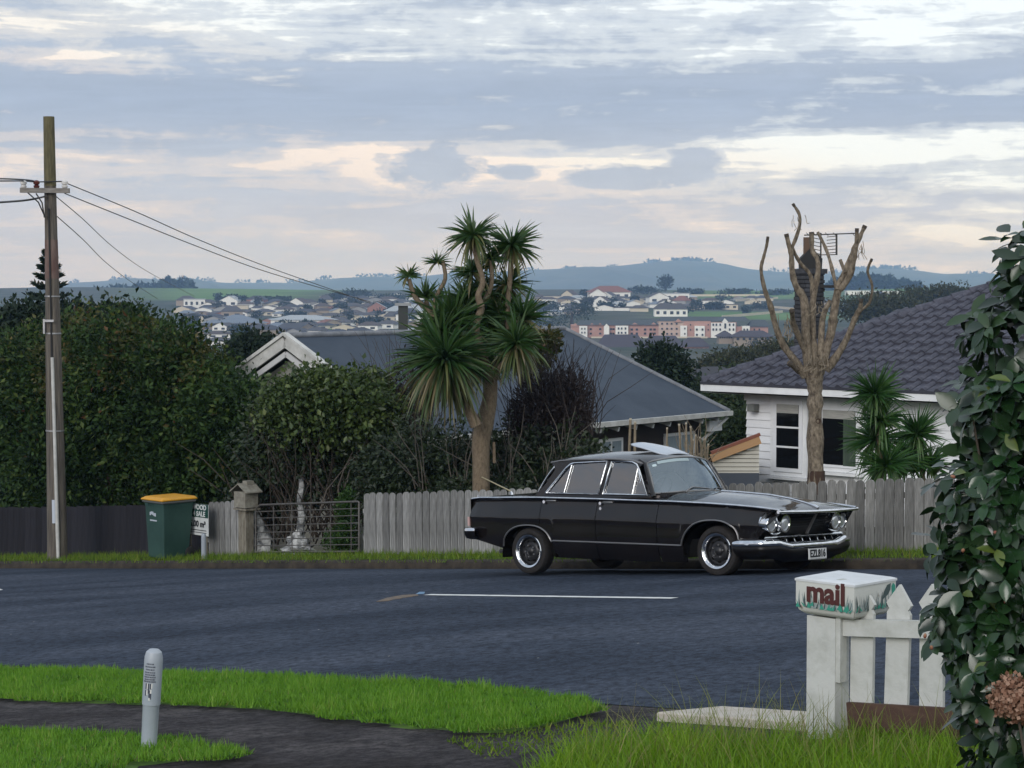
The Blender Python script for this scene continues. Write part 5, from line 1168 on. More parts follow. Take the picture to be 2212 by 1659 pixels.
# ---- spiky cordylines by the house
def cordyline():
    rng = np.random.default_rng(31); z6 = lambda X, Y: ((2700+X/1.3825)/1.8228, (750+Y/1.3825)/1.8228); gm = leafM('cordyline_leaf', [(0, (.014, .050, .012)), (.4, (.032, .095, .020)), (.7, (.07, .14, .035)), (1, (.13, .19, .07))], .45, .2, .5)
    for label, D, hs in (('tall spiky green yucca left of the camellia behind the fence', 28.4, ((1030, 1090, 185, 150), (1035, 1340, 190, 150), (1060, 1230, 170, 110), (1090, 1480, 190, 130))), ('shorter spiky green yucca at the right of the white wall', 28.9, ((1260, 1310, 170, 140), (1200, 1450, 190, 140), (1320, 1480, 170, 110)))):
        b = at(*z6(hs[-1][0], 1650), D); root = thing('yucca', G(b.x, D), label, 'yucca')
        limb(root, [(*z6(hs[-1][0], 1750), D, 14), (*z6(hs[0][0], hs[0][1]+60), D, 9)], M('cabbage_bark', (.1, .08, .06), .9), 'stem')
        for x, y, r, n in hs: head('leaf_head', at(*z6(x, y+20), D+rng.normal()*.1), r/1.3825/1.8228/FD*D*1.05, int(n*1.5), gm, root, rng, skirt=.2, low=-.2, droop=.35, width=.035)
cordyline()

# ---- hedge, creeper, shrubs
hedgeM = leafM('hedge_leaf', [(0, (.006, .014, .006)), (.35, (.016, .038, .011)), (.7, (.038, .076, .018)), (.93, (.085, .115, .028)), (1, (.095, .040, .020))], .6, .2, .18, nscale=.6, nmix=.3)
redtip = leafM('hedge_tip_leaf', [(0, (.022, .036, .010)), (.5, (.060, .068, .018)), (.85, (.105, .088, .024)), (1, (.14, .048, .026))], .5, .25, .3)
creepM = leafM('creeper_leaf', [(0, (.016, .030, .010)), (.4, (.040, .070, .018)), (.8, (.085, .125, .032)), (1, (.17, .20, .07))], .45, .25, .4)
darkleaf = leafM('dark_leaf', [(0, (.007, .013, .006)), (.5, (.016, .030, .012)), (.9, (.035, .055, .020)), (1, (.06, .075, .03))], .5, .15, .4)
purple = leafM('purple_leaf', [(0, (.012, .010, .012)), (.5, (.024, .018, .020)), (1, (.050, .038, .034))], .6, .15, .3)
twigM = M('twig_brown', (.030, .022, .017), .9, (.060, .046, .036), scale=9); twigP = M('twig_grey', (.13, .11, .09), .9, (.08, .07, .06), scale=9)
def twigs(parent, name, spots, n, r, mat, rng, up=1., spread=.5, L_=(.5, 1.5)):
    m = MB()
    for _ in range(n):
        x, y, Y = spots[rng.integers(0, len(spots))]; p = at(x+rng.normal()*14, y+rng.normal()*10, Y+rng.normal()*.25); l = rng.uniform(*L_); d = Vector((rng.normal()*spread, rng.normal()*spread*.6, up*(.5+rng.random()))).normalized(); P = [p]
        for k in range(3): d = (d+Vector((rng.normal()*.25, rng.normal()*.2, rng.normal()*.1))).normalized(); P.append(P[-1]+d*l/3)
        m.tube(P, [r, r*.8, r*.6, r*.3], 4)
    o = m.build(name, mat, parent); o['kind'] = 'stuff'; return o
def shrub(name, label, cat, base_xyY, lobes, n, size, mat, seed, **k):
    rng = np.random.default_rng(seed); b = at(*base_xyY); root = thing(name, G(b.x, b.y), label, cat); crown('foliage', lobes, n, size, mat, root, rng, **k); return root, rng
def LH(x, y, rx, ry, d, o=0.): d = d if x < 300 else min(d, .95); Y = R2*(u_at(x, 22.0+d*.7+o)+22.0+d*.7+o); return lobe(x, y, Y, rx, ry, d)
r, rng = shrub('tall_hedge_tree', 'broad dark evergreen hedge tree right behind the power pole', 'tree', (210, 1190, 40.5),
    [LH(160, 880, 190, 200, 1.6), LH(60, 960, 150, 220, 1.5), LH(300, 860, 150, 180, 1.5), LH(390, 900, 130, 190, 1.5), LH(230, 1020, 220, 180, 1.3), LH(430, 1010, 110, 180, 1.2), LH(20, 850, 110, 130, 1.4), LH(480, 930, 80, 120, 1.0)], 78000, .115, hedgeM, 41, clump=14, shell=.7)
crown('red_tipped_foliage', [LH(200, 790, 130, 120, 1.5, .1), LH(60, 830, 110, 110, 1.4, .1), LH(320, 790, 110, 90, 1.4, .1), LH(400, 810, 100, 80, 1.3, .1)], 11000, .105, redtip, r, rng, shell=.35, clump=12)
crown('upper_foliage', [LH(270, 800, 130, 125, 1.4), LH(370, 800, 100, 100, 1.4), LH(460, 880, 80, 90, 1.2), LH(520, 905, 60, 100, 1.0)], 18000, .105, hedgeM, r, rng, shell=.5, clump=12)
r2, rng2 = shrub('tall_hedge_tree', 'dark evergreen hedge continuing past the left edge of view', 'tree', (-260, 1200, 47.), [lobe(-120, 930, 45.5, 150, 190, 1.7), lobe(-300, 940, 49, 170, 190, 1.9), lobe(-480, 960, 53, 170, 170, 2.)], 26000, .15, hedgeM, 48, clump=14, shell=.7)
limb(r2, [(-260, 1260, 47.5, 30), (-260, 940, 47.5, 14)], twigM, 'trunk')
limb(r, [(230, 1230, 40.5, 34), (240, 1000, 40.5, 26), (210, 850, 40.5, 16)], twigM, 'trunk')
r, rng = shrub('creeper_thicket', 'tangled creeper-covered shrub over the metal gate', 'shrub', (700, 1180, 34.2), [lobe(700, 890, 34.2, 120, 80, .9), lobe(622, 890, 34.3, 55, 75, .8), lobe(808, 880, 34.0, 50, 72, .8), lobe(740, 850, 34.2, 90, 42, .8), lobe(832, 920, 34.0, 26, 80, .5), lobe(690, 842, 34.2, 50, 42, .7), lobe(790, 842, 34.2, 34, 34, .6), lobe(640, 852, 34.2, 36, 36, .6)], 19000, .095, creepM, 42, clump=9, shell=.55, droop=.5, aspect=.62)
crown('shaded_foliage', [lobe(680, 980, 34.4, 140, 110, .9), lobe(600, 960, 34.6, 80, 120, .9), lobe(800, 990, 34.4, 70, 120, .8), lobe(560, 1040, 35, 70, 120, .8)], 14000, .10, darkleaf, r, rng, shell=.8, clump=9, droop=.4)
twigs(r, 'bare_stems', [(600, 1160, 34.2), (640, 1160, 34), (690, 1160, 34), (730, 1150, 34.2), (560, 1120, 34.5), (760, 1130, 34)], 130, .013, twigM, rng, 1., .35, (1., 2.2)); twigs(r, 'pale_stems', [(690, 1100, 33.8), (640, 1120, 33.8), (720, 1080, 33.8)], 18, .012, twigP, rng, 1., .25, (.8, 1.6))
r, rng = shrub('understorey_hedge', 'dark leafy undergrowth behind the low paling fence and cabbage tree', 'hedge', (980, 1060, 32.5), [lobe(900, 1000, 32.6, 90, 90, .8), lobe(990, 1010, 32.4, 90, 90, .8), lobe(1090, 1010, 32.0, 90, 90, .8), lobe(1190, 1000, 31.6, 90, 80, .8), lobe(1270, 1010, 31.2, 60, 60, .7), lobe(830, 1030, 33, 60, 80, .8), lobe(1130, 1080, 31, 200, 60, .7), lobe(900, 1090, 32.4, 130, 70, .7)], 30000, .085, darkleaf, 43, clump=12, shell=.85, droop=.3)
twigs(r, 'dead_stems', [(900, 1060, 32), (1000, 1060, 31.8), (1100, 1050, 31.4), (1200, 1040, 31)], 60, .009, twigP, rng, 1., .25, (.6, 1.5))
r, rng = shrub('purple_shrub', 'dark purple-brown wispy shrub right of the cabbage tree', 'shrub', (1190, 1050, 32.2), [lobe(1180, 890, 32.2, 75, 90, .8), lobe(1235, 880, 32.0, 45, 85, .7), lobe(1130, 920, 32.4, 40, 60, .7)], 9500, .07, purple, 44, shell=.9, aspect=.35, droop=-.4, jitter=.5)
twigs(r, 'upright_twigs', [(1130, 930, 32.2), (1160, 920, 32.2), (1190, 920, 32.2), (1220, 920, 32), (1250, 930, 32), (1265, 940, 32)], 260, .008, M('twig_purple', (.022, .016, .017), .9, (.045, .034, .032), scale=9), rng, 1.6, .18, (.6, 1.5))
r, rng = shrub('red_leaf_bush', 'small reddish green bush behind the cabbage tree crown', 'bush', (1180, 800, 33.4), [lobe(1165, 750, 33.4, 40, 45, .5), lobe(1190, 735, 33.4, 22, 25, .4), lobe(1140, 770, 33.4, 40, 50, .5)], 2200, .09, redtip, 45, shell=.8)
limb(r, [(1170, 1000, 33.4, 8), (1168, 760, 33.4, 5)], twigM, 'stem')
r, rng = shrub('gate_fern', 'bright green ferny shrub behind the right end of the gate', 'shrub', (745, 1195, 33), [lobe(748, 1120, 33, 25, 70, .4), lobe(735, 1170, 33, 40, 35, .4), lobe(755, 1085, 33, 18, 30, .3)], 4200, .055, leafM('fern_leaf', [(0, (.012, .035, .008)), (.6, (.035, .085, .015)), (1, (.07, .14, .025))], .5, .25), 46, shell=.9)
r, rng = shrub('brown_hedge', 'thin brown twiggy hedge between the creeper and cabbage tree', 'hedge', (880, 1050, 34.5), [lobe(880, 870, 34.6, 50, 110, .6), lobe(850, 900, 34.4, 30, 90, .6)], 3000, .07, purple, 47, shell=.9, aspect=.4)
twigs(r, 'upright_twigs', [(860, 960, 34.4), (890, 950, 34.4), (910, 950, 34.4)], 130, .008, twigM, rng, 1.5, .2, (.8, 2.0))
# pruned stakes behind the car
stk = thing('pruned_stems', at(1450, 1010, 31.5), 'cluster of pale cut-back stems behind the car roof', 'shrub')
rng = np.random.default_rng(9)
for x, y, w in ((1362, 905, 7), (1372, 912, 7), (1441, 925, 5), (1467, 917, 6), (1482, 914, 5), (1492, 922, 6), (1503, 940, 5), (1512, 945, 5), (1522, 948, 6), (1530, 960, 5), (1498, 950, 4)):
    D = 31+.4*rng.random(); limb(stk, [(x+rng.normal()*2-2, 1075, D, w+1), (x+rng.normal()*2, 1000, D, w), (x, y, D, w*.85)], M('stem_tan', (.16, .13, .09), .9, (.26, .21, .15), scale=12), 'stem', 6)
    MB().tube([at(x, y+2, D), at(x, y-1.5, D)], w*.46/FD*D, 6).build('cut_end', M('cut_pale', (.42, .38, .30), .8), stk)
twigs(stk, 'side_twigs', [(1500, 1000, 31), (1520, 1000, 31), (1480, 1000, 31)], 22, .008, M('stem_tan', (.16, .13, .09), .9), rng, 1., .6, (.3, .8))
# trees between the houses and behind, nearer than the town
midM = leafM('mid_leaf', [(0, (.010, .020, .010)), (.5, (.024, .042, .018)), (.9, (.045, .065, .026)), (1, (.07, .075, .04))], .6, .1, .2)
oliveM = leafM('olive_leaf', [(0, (.020, .026, .014)), (.5, (.042, .050, .026)), (1, (.085, .080, .045))], .7, .1, .1); pineM = leafM('pine_leaf', [(0, (.006, .014, .009)), (.6, (.014, .028, .015)), (1, (.026, .042, .020))], .6, .1, .2)
def tree(name, label, x, y, Y, rx, ry, mat, seed, n=2600, leaf=None, base=None, group=None, cat='tree', d=None, k=5):
    rng = np.random.default_rng(seed); s = Y/FD; d = d or rx*s; c = at(x, y, Y); gb = G(c.x, c.y); root = thing(name, gb, label, cat, group); L_ = [lobe(x, y, Y, rx*.8, ry*.8, d*.8)]
    for i in range(k): L_.append(lobe(x+rng.uniform(-.6, .6)*rx, y+rng.uniform(-.6, .6)*ry, Y+rng.uniform(-.5, .5)*d, rx*rng.uniform(.3, .5), ry*rng.uniform(.3, .5), d*.45))
    crown('crown', L_, n, leaf or max(.10, 7*s), mat, root, rng, shell=.6, clump=8)
    top = Vector((c.x, c.y, c.z+.3*ry*s)); MB().tube([gb-Vector((0, 0, .3)), gb.lerp(top, .5), top], [max(.08, rx*s*.09), rx*s*.07, rx*s*.02], 6).build('trunk', twigM, root, smooth=60); return root
tree('dark_conifer', 'flat-topped dark conifer behind the hedge at left edge', 60, 728, 58, 150, 62, pineM, 51, 15000, .2, k=9)
tree('dark_conifer', 'dark conifer top just right of the power pole', 195, 712, 60, 110, 42, pineM, 52, 11000, .2, k=8)
tree('dark_evergreen', 'dark evergreen tree behind the white gable peak', 560, 775, 75, 90, 48, pineM, 53, 10000, .2)
tree('macrocarpa', 'dark layered conifer beyond the grey roof ridge end', 1440, 800, 85, 55, 55, pineM, 54, 11000, .22, k=9)
tree('garden_tree', 'mid green tree mass between the two houses', 1570, 900, 62, 55, 75, midM, 55, 11000, .17); tree('garden_tree', 'rounded bush below the eave end of the grey roof', 1600, 960, 52, 60, 70, midM, 56, 10000, .15)
tree('garden_tree', 'broad olive green tree left of the tiled roof corner', 1590, 795, 190, 95, 34, oliveM, 57, 11000, .34); tree('garden_tree', 'brownish leafless tree clump behind the bare tree', 1690, 775, 210, 80, 36, oliveM, 58, 9000, .34)
tree('garden_tree', 'dark tree beside the distant white cottage', 1500, 855, 110, 60, 30, midM, 59, 6500, .24); tree('garden_tree', 'dark green tree under the tiled roof hip', 1590, 845, 100, 40, 36, midM, 60, 5000, .22)
tree('garden_tree', 'grey green scrub slope right of the bare tree', 1900, 665, 420, 130, 26, oliveM, 61, 9000, .7); tree('garden_tree', 'low scrub along the field edge at right', 2010, 640, 480, 110, 18, oliveM, 62, 7000, .7)
# norfolk pine peeping out beside the pole
def norfolk():
    D = 75.; rng = np.random.default_rng(4); c = at(108, 700, D); root = thing('norfolk_pine', G(c.x, c.y), 'slender tiered pine mostly hidden behind the power pole', 'tree')
    MB().tube([G(c.x, c.y), at(106, 540, D)], [.25, .04], 6).build('trunk', twigM, root)
    for i, (y, l) in enumerate(((556, 6), (572, 12), (588, 19), (606, 26), (626, 33), (648, 40), (670, 46))):
        P = []; Dv = []
        for a in np.linspace(0, 2*math.pi, 12)[:-1]:
            for t in np.linspace(.1, 1, 26): p = at(106, y, D); L_ = l/FD*D; P.append((p.x+math.cos(a)*L_*t, p.y+math.sin(a)*L_*t, p.z+.22*t*t)); Dv.append((math.cos(a)+rng.normal()*.7, math.sin(a)+rng.normal()*.7, .5+rng.normal()*.3))
        V_, F = leaves(np.array(P), np.array(Dv), .22, .09, rng); o = np_mesh('branch_tier', V_, F, pineM, root, np.repeat(rng.random(len(P)), 2)); o['kind'] = 'stuff'
norfolk()
# ================================================================ the town in the valley and the hills
def pix_far(x, y):
    a = at(x, y, 1.)-Vector((0, 0, HC)); Y = 150.
    while Y < 2150 and a.z*Y+HC > float(gz(a.x*Y, Y)): Y += 8.
    return Vector((a.x*Y, Y, float(gz(a.x*Y, Y))))
roofs = {'grey': M('far_roof_grey', (.060, .058, .062), .9), 'brown': M('far_roof_brown', (.065, .052, .048), .9), 'slate': M('far_roof_slate', (.040, .042, .052), .9), 'pale': M('far_roof_pale', (.30, .33, .36), .6), 'blue': M('far_roof_blue', (.13, .16, .21), .7), 'red': M('far_roof_red', (.17, .075, .055), .9)}
walls = {'white': M('far_wall_white', (.68, .68, .66), .8), 'cream': M('far_wall_cream', (.48, .43, .34), .8), 'tan': M('far_wall_tan', (.27, .22, .17), .9), 'brick': M('far_wall_brick', (.26, .13, .095), .9), 'grey': M('far_wall_grey', (.26, .26, .26), .9)}
farwin = M('far_window', (.02, .024, .03), .2)
HM = {}
def house_meshes(kind):
    if kind in HM: return HM[kind]
    w = MB(); r = MB()
    if kind == 'hip':
        w.box((0, 0, .5), (1, 1, 1)); e = .06; r.add([(-.5-e, -.5-e, 1), (.5+e, -.5-e, 1), (.5+e, .5+e, 1), (-.5-e, .5+e, 1), (-.22, 0, 1.75), (.22, 0, 1.75)], [(0, 1, 5, 4), (1, 2, 5), (2, 3, 4, 5), (3, 0, 4), (3, 2, 1, 0)])
    elif kind == 'gable':
        w.add([(-.5, -.5, 0), (.5, -.5, 0), (.5, .5, 0), (-.5, .5, 0), (-.5, -.5, 1), (.5, -.5, 1), (.5, .5, 1), (-.5, .5, 1), (0, -.5, 1.7), (0, .5, 1.7)], [(0, 1, 5, 8, 4), (1, 2, 6, 5), (2, 3, 7, 9, 6), (3, 0, 4, 7), (0, 3, 2, 1)])
        e = .05; t = .05; r.add([(-.5-e, -.5-e, .98), (0, -.5-e, 1.74), (.5+e, -.5-e, .98), (-.5-e, .5+e, .98), (0, .5+e, 1.74), (.5+e, .5+e, .98)], [(0, 1, 4, 3), (1, 2, 5, 4)])
    elif kind == 'flat':
        w.box((0, 0, .5), (1, 1, 1)); r.box((0, 0, 1.04), (1.06, 1.06, .09))
    HM[kind] = (w, r); return HM[kind]
MC = {}
def far_house(p, w, d, h, kind, wc, rc, rot, label, group, windows=0, name='far_house', cat='house'):
    root = thing(name, p-Vector((0, 0, .4)), label, cat, group, local=True); root.rotation_euler = (0, 0, rot)
    W_, R_ = house_meshes(kind)
    for nm, b, mt in (('wall', W_, walls[wc]), ('roof', R_, roofs[rc])):
        key = (kind, nm, mt.name)
        if key not in MC: MC[key] = b.mesh(nm, mt)
        o = link(nm, MC[key], root); o.scale = (w, d, h)
    if windows:
        if 'win' not in MC: MC['win'] = MB().box((0, 0, 0), (1, 1, 1)).mesh('window', farwin)
        for k in range(windows):
            o = link('window', MC['win'], root, (-w/2+w*(k+.5)/windows, -d/2-.03, h*.55)); o.scale = (w/windows*.45, .12, h*.38)
    return root
rng = np.random.default_rng(77)
LBL = {'pale': 'small pale-roofed house among the far suburban rooftops', 'grey': 'small grey-roofed house among the far suburban rooftops', 'brown': 'small brown-roofed house among the far suburban rooftops', 'slate': 'small dark-roofed house among the far suburban rooftops', 'blue': 'small blue-grey-roofed house among the far suburban rooftops', 'red': 'small red-roofed house among the far suburban rooftops'}
def place(x, y):
    if x < 905: return ('on the upper slope under the green hill' if x < 690 else 'on the upper slope beside the cabbage tree') if y < 660 else (('in the middle suburb rows' if x < 690 else 'in the rows left of the cabbage tree') if y < 690 else 'low in the valley above the grey roof')
    if x < 1240: return 'just right of the cabbage tree'
    if x < 1480: return 'on the rise above the apartments' if y > 654 else 'high on the rise above the apartments'
    return 'on the terraced slope left of the chimney' if x < 1740 else 'on the crest behind the bare tree'
def hlabel(wc, rc, kd, x, y): return 'small '+wc+' house with '+{'grey': 'grey', 'brown': 'brown', 'slate': 'dark', 'pale': 'pale', 'blue': 'blue-grey', 'red': 'red'}[rc]+' '+kd+' roof '+place(x, y)
def suburb(x0, x1, rows, skip=None):
    for y in rows:
        x = x0+rng.uniform(0, 30)
        while x < x1:
            p = pix_far(x, y+rng.normal()*1.6); w = rng.uniform(8, 13.5); px = w/p.y*FD
            if not (skip and skip(x, y)) and rng.random() < .93:
                wc = rng.choice(['white', 'cream', 'tan', 'brick', 'grey'], p=[.34, .26, .20, .07, .13]); rc = rng.choice(['grey', 'brown', 'slate', 'pale', 'blue', 'red'], p=[.36, .24, .24, .06, .07, .03]); kd = rng.choice(['hip', 'gable', 'flat'], p=[.68, .27, .05])
                far_house(p, w, rng.uniform(7, 10), rng.uniform(1.9, 2.7)*(1.7 if rng.random() < .12 else 1), kd, wc, rc, rng.uniform(-.6, .6), hlabel(wc, rc, kd, x, y), 'houses in the far suburb', 2 if p.y < 1250 else 0)
            x += px*rng.uniform(.82, 1.25)
suburb(400, 905, (645, 650, 656, 661, 666, 671, 677, 683, 690, 697, 705, 714, 724), lambda x, y: (y < 657 and x < 700 and not (y > 650 and rng.random() < .25)) or (x < 400+(y-690)*1.6 if y > 690 else False) or (545 < x < 700 and 688 < y < 703))
suburb(1150, 1235, (648, 654, 661, 669, 679)); suburb(1235, 1480, (645, 650, 656, 663, 671), lambda x, y: y < 648 and 1290 < x < 1420); suburb(1480, 1720, (650, 658, 668), lambda x, y: rng.random() < .45); suburb(1780, 1900, (648, 656), lambda x, y: rng.random() < .5)
suburb(405, 500, (728, 745), None)
# the ones that stand out
H = lambda x, y, *a, **k: far_house(pix_far(x, y), *a, **k)
H(420, 664, 14, 10, 5.6, 'flat', 'white', 'pale', .15, 'white two-storey house at the left foot of the green hill', None, 4)
H(500, 662, 13, 9, 4.4, 'gable', 'white', 'pale', -.3, 'white gabled house right of the two-storey white one', None, 2)
H(520, 712, 26, 12, 3.6, 'hip', 'cream', 'blue', .2, 'long house with pale blue roof left of the broad metal roof', None, 5)
H(655, 704, 32, 16, 3.4, 'hip', 'white', 'pale', -.1, 'large house with broad pale metal hip roof in mid suburb', None, 4)
H(560, 725, 24, 12, 3.2, 'hip', 'tan', 'slate', .25, 'tan walled house with dark hip roof before the pale roofs', None, 4)
H(640, 722, 22, 12, 3.2, 'gable', 'tan', 'slate', 1.3, 'dark roofed gable house beside the small green paddock', None, 2)
H(880, 690, 24, 14, 5.2, 'hip', 'white', 'pale', .1, 'pale roofed house beside the left edge of the cabbage tree', None, 3)
H(1315, 648, 30, 14, 6.0, 'hip', 'white', 'red', .05, 'white villa with red roof and arches on the far rise', None, 5); H(1290, 650, 12, 10, 5.2, 'gable', 'white', 'red', .05, 'white gabled wing left of the red-roofed villa', None, 1)
H(1458, 652, 20, 11, 6.0, 'flat', 'white', 'pale', -.05, 'tall white flat-roofed house below the lone round tree', None, 5)
H(1420, 655, 14, 10, 4.5, 'gable', 'white', 'grey', .2, 'small white gabled house left of the tall flat-roofed house', None, 2)
H(1435, 684, 12, 9, 4.6, 'hip', 'white', 'grey', .0, 'left of two matching white two-storey houses above the apartments', None, 3); H(1463, 684, 11, 9, 4.6, 'hip', 'white', 'grey', .0, 'right of two matching white two-storey houses above the apartments', None, 3)
H(1550, 668, 26, 12, 3.4, 'flat', 'cream', 'brown', -.1, 'long cream low house on the terraced slope', None, 6)
H(1855, 637, 20, 10, 3.6, 'flat', 'white', 'pale', .0, 'left white shed on the crest below the pine wood', None, 0); H(1912, 637, 22, 10, 3.2, 'flat', 'white', 'pale', .0, 'right white shed on the crest below the pine wood', None, 0)
far_house(at(1535, 832, 150)-Vector((0, 0, .6)), 4.6, 3.6, 1.35, 'hip', 'white', 'slate', .5, 'white cottage with dark hip roof seen below the tiled eave', None, 3, name='white_cottage'); far_house(at(1492, 820, 152)-Vector((0, 0, 1.6)), 2.4, 3, 1.2, 'gable', 'white', 'grey', .4, 'pale garage left of the white cottage', None, 1, name='garage', cat='garage')
# terraces: garden walls on the right-hand slope
for i, (xa, ya, xb, yb) in enumerate(((1490, 640, 1650, 640), (1590, 652, 1680, 646), (1560, 688, 1690, 676), (1650, 664, 1740, 672))):
    a, b = pix_far(xa, ya), pix_far(xb, yb); o = MB().beam(a+Vector((0, 0, .4)), b+Vector((0, 0, .4)), .6, 2.2).build('garden_wall', walls['cream']); tag(o, ('topmost pale wall under the dark shelter belt', 'short stepped pale wall right of the topmost one', 'long pale wall above the green paddock', 'pale wall running right behind the bare tree')[i], 'wall')

# brick apartments
def apartments():
    Y = 955.; z2 = lambda X, Yp: ((2050+X/2.011)/1.8228, (1000+Yp/2.011)/1.8228); b = at(*z2(1100, 660), Y); root = thing('brick_apartments', b, 'long red brick apartment block with white bays across the valley', 'apartment block')
    bm = M('apartment_brick', (.40, .235, .195), .9, (.35, .205, .17), scale=.3); bt = M('apartment_tan', (.44, .33, .28), .9); wh = walls['white']; rf = M('apartment_roof', (.045, .055, .060), .8); wd = farwin
    def blk(name, X0, X1, Yt, Yb, mat, out, dep=11.):
        p0, p1 = at(*z2(X0, Yb), Y-out), at(*z2(X1, Yt), Y-out); MB().hexa([Vector((p0.x, p0.y, p0.z-3)), Vector((p1.x, p0.y, p0.z-3)), Vector((p1.x, p0.y+dep, p0.z-3)), Vector((p0.x, p0.y+dep, p0.z-3)), Vector((p0.x, p0.y, p1.z)), Vector((p1.x, p0.y, p1.z)), Vector((p1.x, p0.y+dep, p1.z)), Vector((p0.x, p0.y+dep, p1.z))]).build(name, mat, root)
    def gab(X0, X1, Ye, Yt, mat, out):
        a, c, t = at(*z2(X0, Ye), Y-out), at(*z2(X1, Ye), Y-out), at(*z2((X0+X1)/2, Yt), Y-out); k = Vector((0, 5, 0)); MB().add([a, c, t, a+k, c+k, t+k], [(0, 1, 2), (5, 4, 3), (0, 2, 5, 3), (1, 4, 5, 2)]).build('gable', mat, root)
    def win(X, Yc, w, h, out): p = at(*z2(X, Yc), Y-out-.15); k = Y/FD/2.011/1.8228; MB().box(p, (w*k, .4, h*k)).build('window', wd, root)
    def roof(X0, X1, Yt, Yb, dep=12.):
        a, c = at(*z2(X0-6, Yb), Y-1.2), at(*z2(X1+6, Yb), Y-1.2); h_ = (Yb-Yt)/2.011/1.8228/FD*Y*1.3; k = Vector((0, dep/2, h_)); k2 = Vector((0, dep, 0)); MB().add([a, c, c+k+Vector((-2, 0, 0)), a+k+Vector((2, 0, 0)), a+k2, c+k2], [(0, 1, 2, 3), (3, 2, 5, 4), (0, 3, 4), (1, 5, 2)]).build('roof', rf, root)
    blk('wing', 400, 1095, 560, 660, bm, 0); blk('main_block', 1092, 1505, 528, 660, bt, .6); blk('main_block', 1290, 1505, 530, 660, bm, 1.0); blk('wing', 1500, 1710, 540, 650, bm, .4); blk('wing', 1700, 1960, 575, 640, bm, .2)
    roof(450, 1090, 535, 562); roof(1092, 1815, 505, 530); roof(1810, 1975, 535, 576)
    for X0, X1, Yt, Yb in ((465, 528, 570, 640), (660, 702, 575, 645), (752, 852, 568, 642), (1265, 1318, 568, 655), (1378, 1458, 570, 662), (1508, 1600, 545, 635), (1640, 1702, 545, 630), (1600, 1640, 535, 640), (1755, 1815, 570, 622)): blk('white_bay', X0, X1, Yt, Yb, wh, 2.2, 6)
    gab(660, 702, 575, 553, wh, 2.2); gab(1595, 1645, 540, 512, wh, 2.25); gab(400, 470, 575, 550, bm, .5); gab(530, 600, 570, 548, bm, .5); gab(600, 660, 570, 548, bm, .5); gab(860, 950, 568, 545, bm, .5); gab(1020, 1088, 568, 542, bm, .5); gab(1215, 1285, 540, 514, bm, 1.4)
    for X in (485, 508): win(X, 592, 9, 14, 2.2); win(X, 622, 9, 14, 2.2)
    for X in (555, 630, 715, 735): win(X, 595, 16, 14, 0); win(X, 630, 16, 14, 0)
    for X in (775, 800, 830): win(X, 590, 12, 16, 2.2); win(X, 624, 12, 16, 2.2)
    for X in (880, 920, 985, 1030, 1060): win(X, 598, 18, 16, 0); win(X, 630, 18, 16, 0)
    for X in (1120, 1160, 1195, 1235): 
        for Yc in (552, 592, 632): win(X, Yc, 14, 14, .6)
    for X in (1300,): win(X, 590, 9, 14, 2.2); win(X, 632, 9, 14, 2.2)
    for X in (1395, 1440): win(X, 598, 14, 16, 2.2); win(X, 640, 14, 16, 2.2)
    for X in (1525, 1550, 1580, 1655, 1685): win(X, 560, 12, 18, 2.2); win(X, 598, 12, 18, 2.2)
    win(1620, 570, 14, 40, 2.2)
    for X in (1485, 1345): win(X, 560, 8, 12, 1.0); win(X, 600, 8, 12, 1.0)
    for X in (1770, 1795, 1850, 1890): win(X, 598, 12, 14, 2.2 if X < 1820 else .2)
    blk('forecourt_wall', 560, 1480, 655, 668, walls['cream'], 6, 1.)
    # villas below
    for i, (X0, X1, Yt, Ye, Yb, wm, lab) in enumerate(((610, 990, 672, 742, 790, 'grey', 'leftmost low villa with wide purple-grey roof below the apartments'), (970, 1290, 680, 745, 800, 'brick', 'middle brick villa with wide dark roof below the apartments'), (1270, 1490, 690, 735, 785, 'brick', 'right brick villa with small gable below the apartments'), (1570, 1680, 630, 655, 672, 'tan', 'pair of small gabled cottages at the right of the apartments'), (1690, 1990, 630, 655, 690, 'tan', 'long low dark-roofed terrace right of the apartments'))):
        Yv = 840.-i*8; a, c = at(*z2(X0, Yb), Yv), at(*z2(X1, Ye), Yv); rt = thing('brick_villa', a, lab, 'house'); d = 9.
        MB().hexa([Vector((a.x, a.y, a.z-2)), Vector((c.x, a.y, a.z-2)), Vector((c.x, a.y+d, a.z-2)), Vector((a.x, a.y+d, a.z-2)), Vector((a.x, a.y, c.z)), Vector((c.x, a.y, c.z)), Vector((c.x, a.y+d, c.z)), Vector((a.x, a.y+d, c.z))]).build('wall', walls[wm] if wm != 'brick' else bm, rt)
        tp = at(*z2(X0, Yt), Yv).z-c.z; h_ = tp*1.25+.8; MB().add([Vector((a.x-1, a.y-1, c.z)), Vector((c.x+1, a.y-1, c.z)), Vector((c.x+1, a.y+d+1, c.z)), Vector((a.x-1, a.y+d+1, c.z)), Vector((a.x+3, a.y+d/2, c.z+h_)), Vector((c.x-3, a.y+d/2, c.z+h_))], [(0, 1, 5, 4), (1, 2, 5), (2, 3, 4, 5), (3, 0, 4), (3, 2, 1, 0)]).build('roof', M('villa_roof', (.050, .044, .056), .9), rt)
        for t in np.linspace(.1, .9, 6): MB().box((a.x+(c.x-a.x)*t, a.y-.1, (a.z+c.z)/2), ((c.x-a.x)*.07, .3, (c.z-a.z)*.55)).build('window', wd, rt)
apartments()
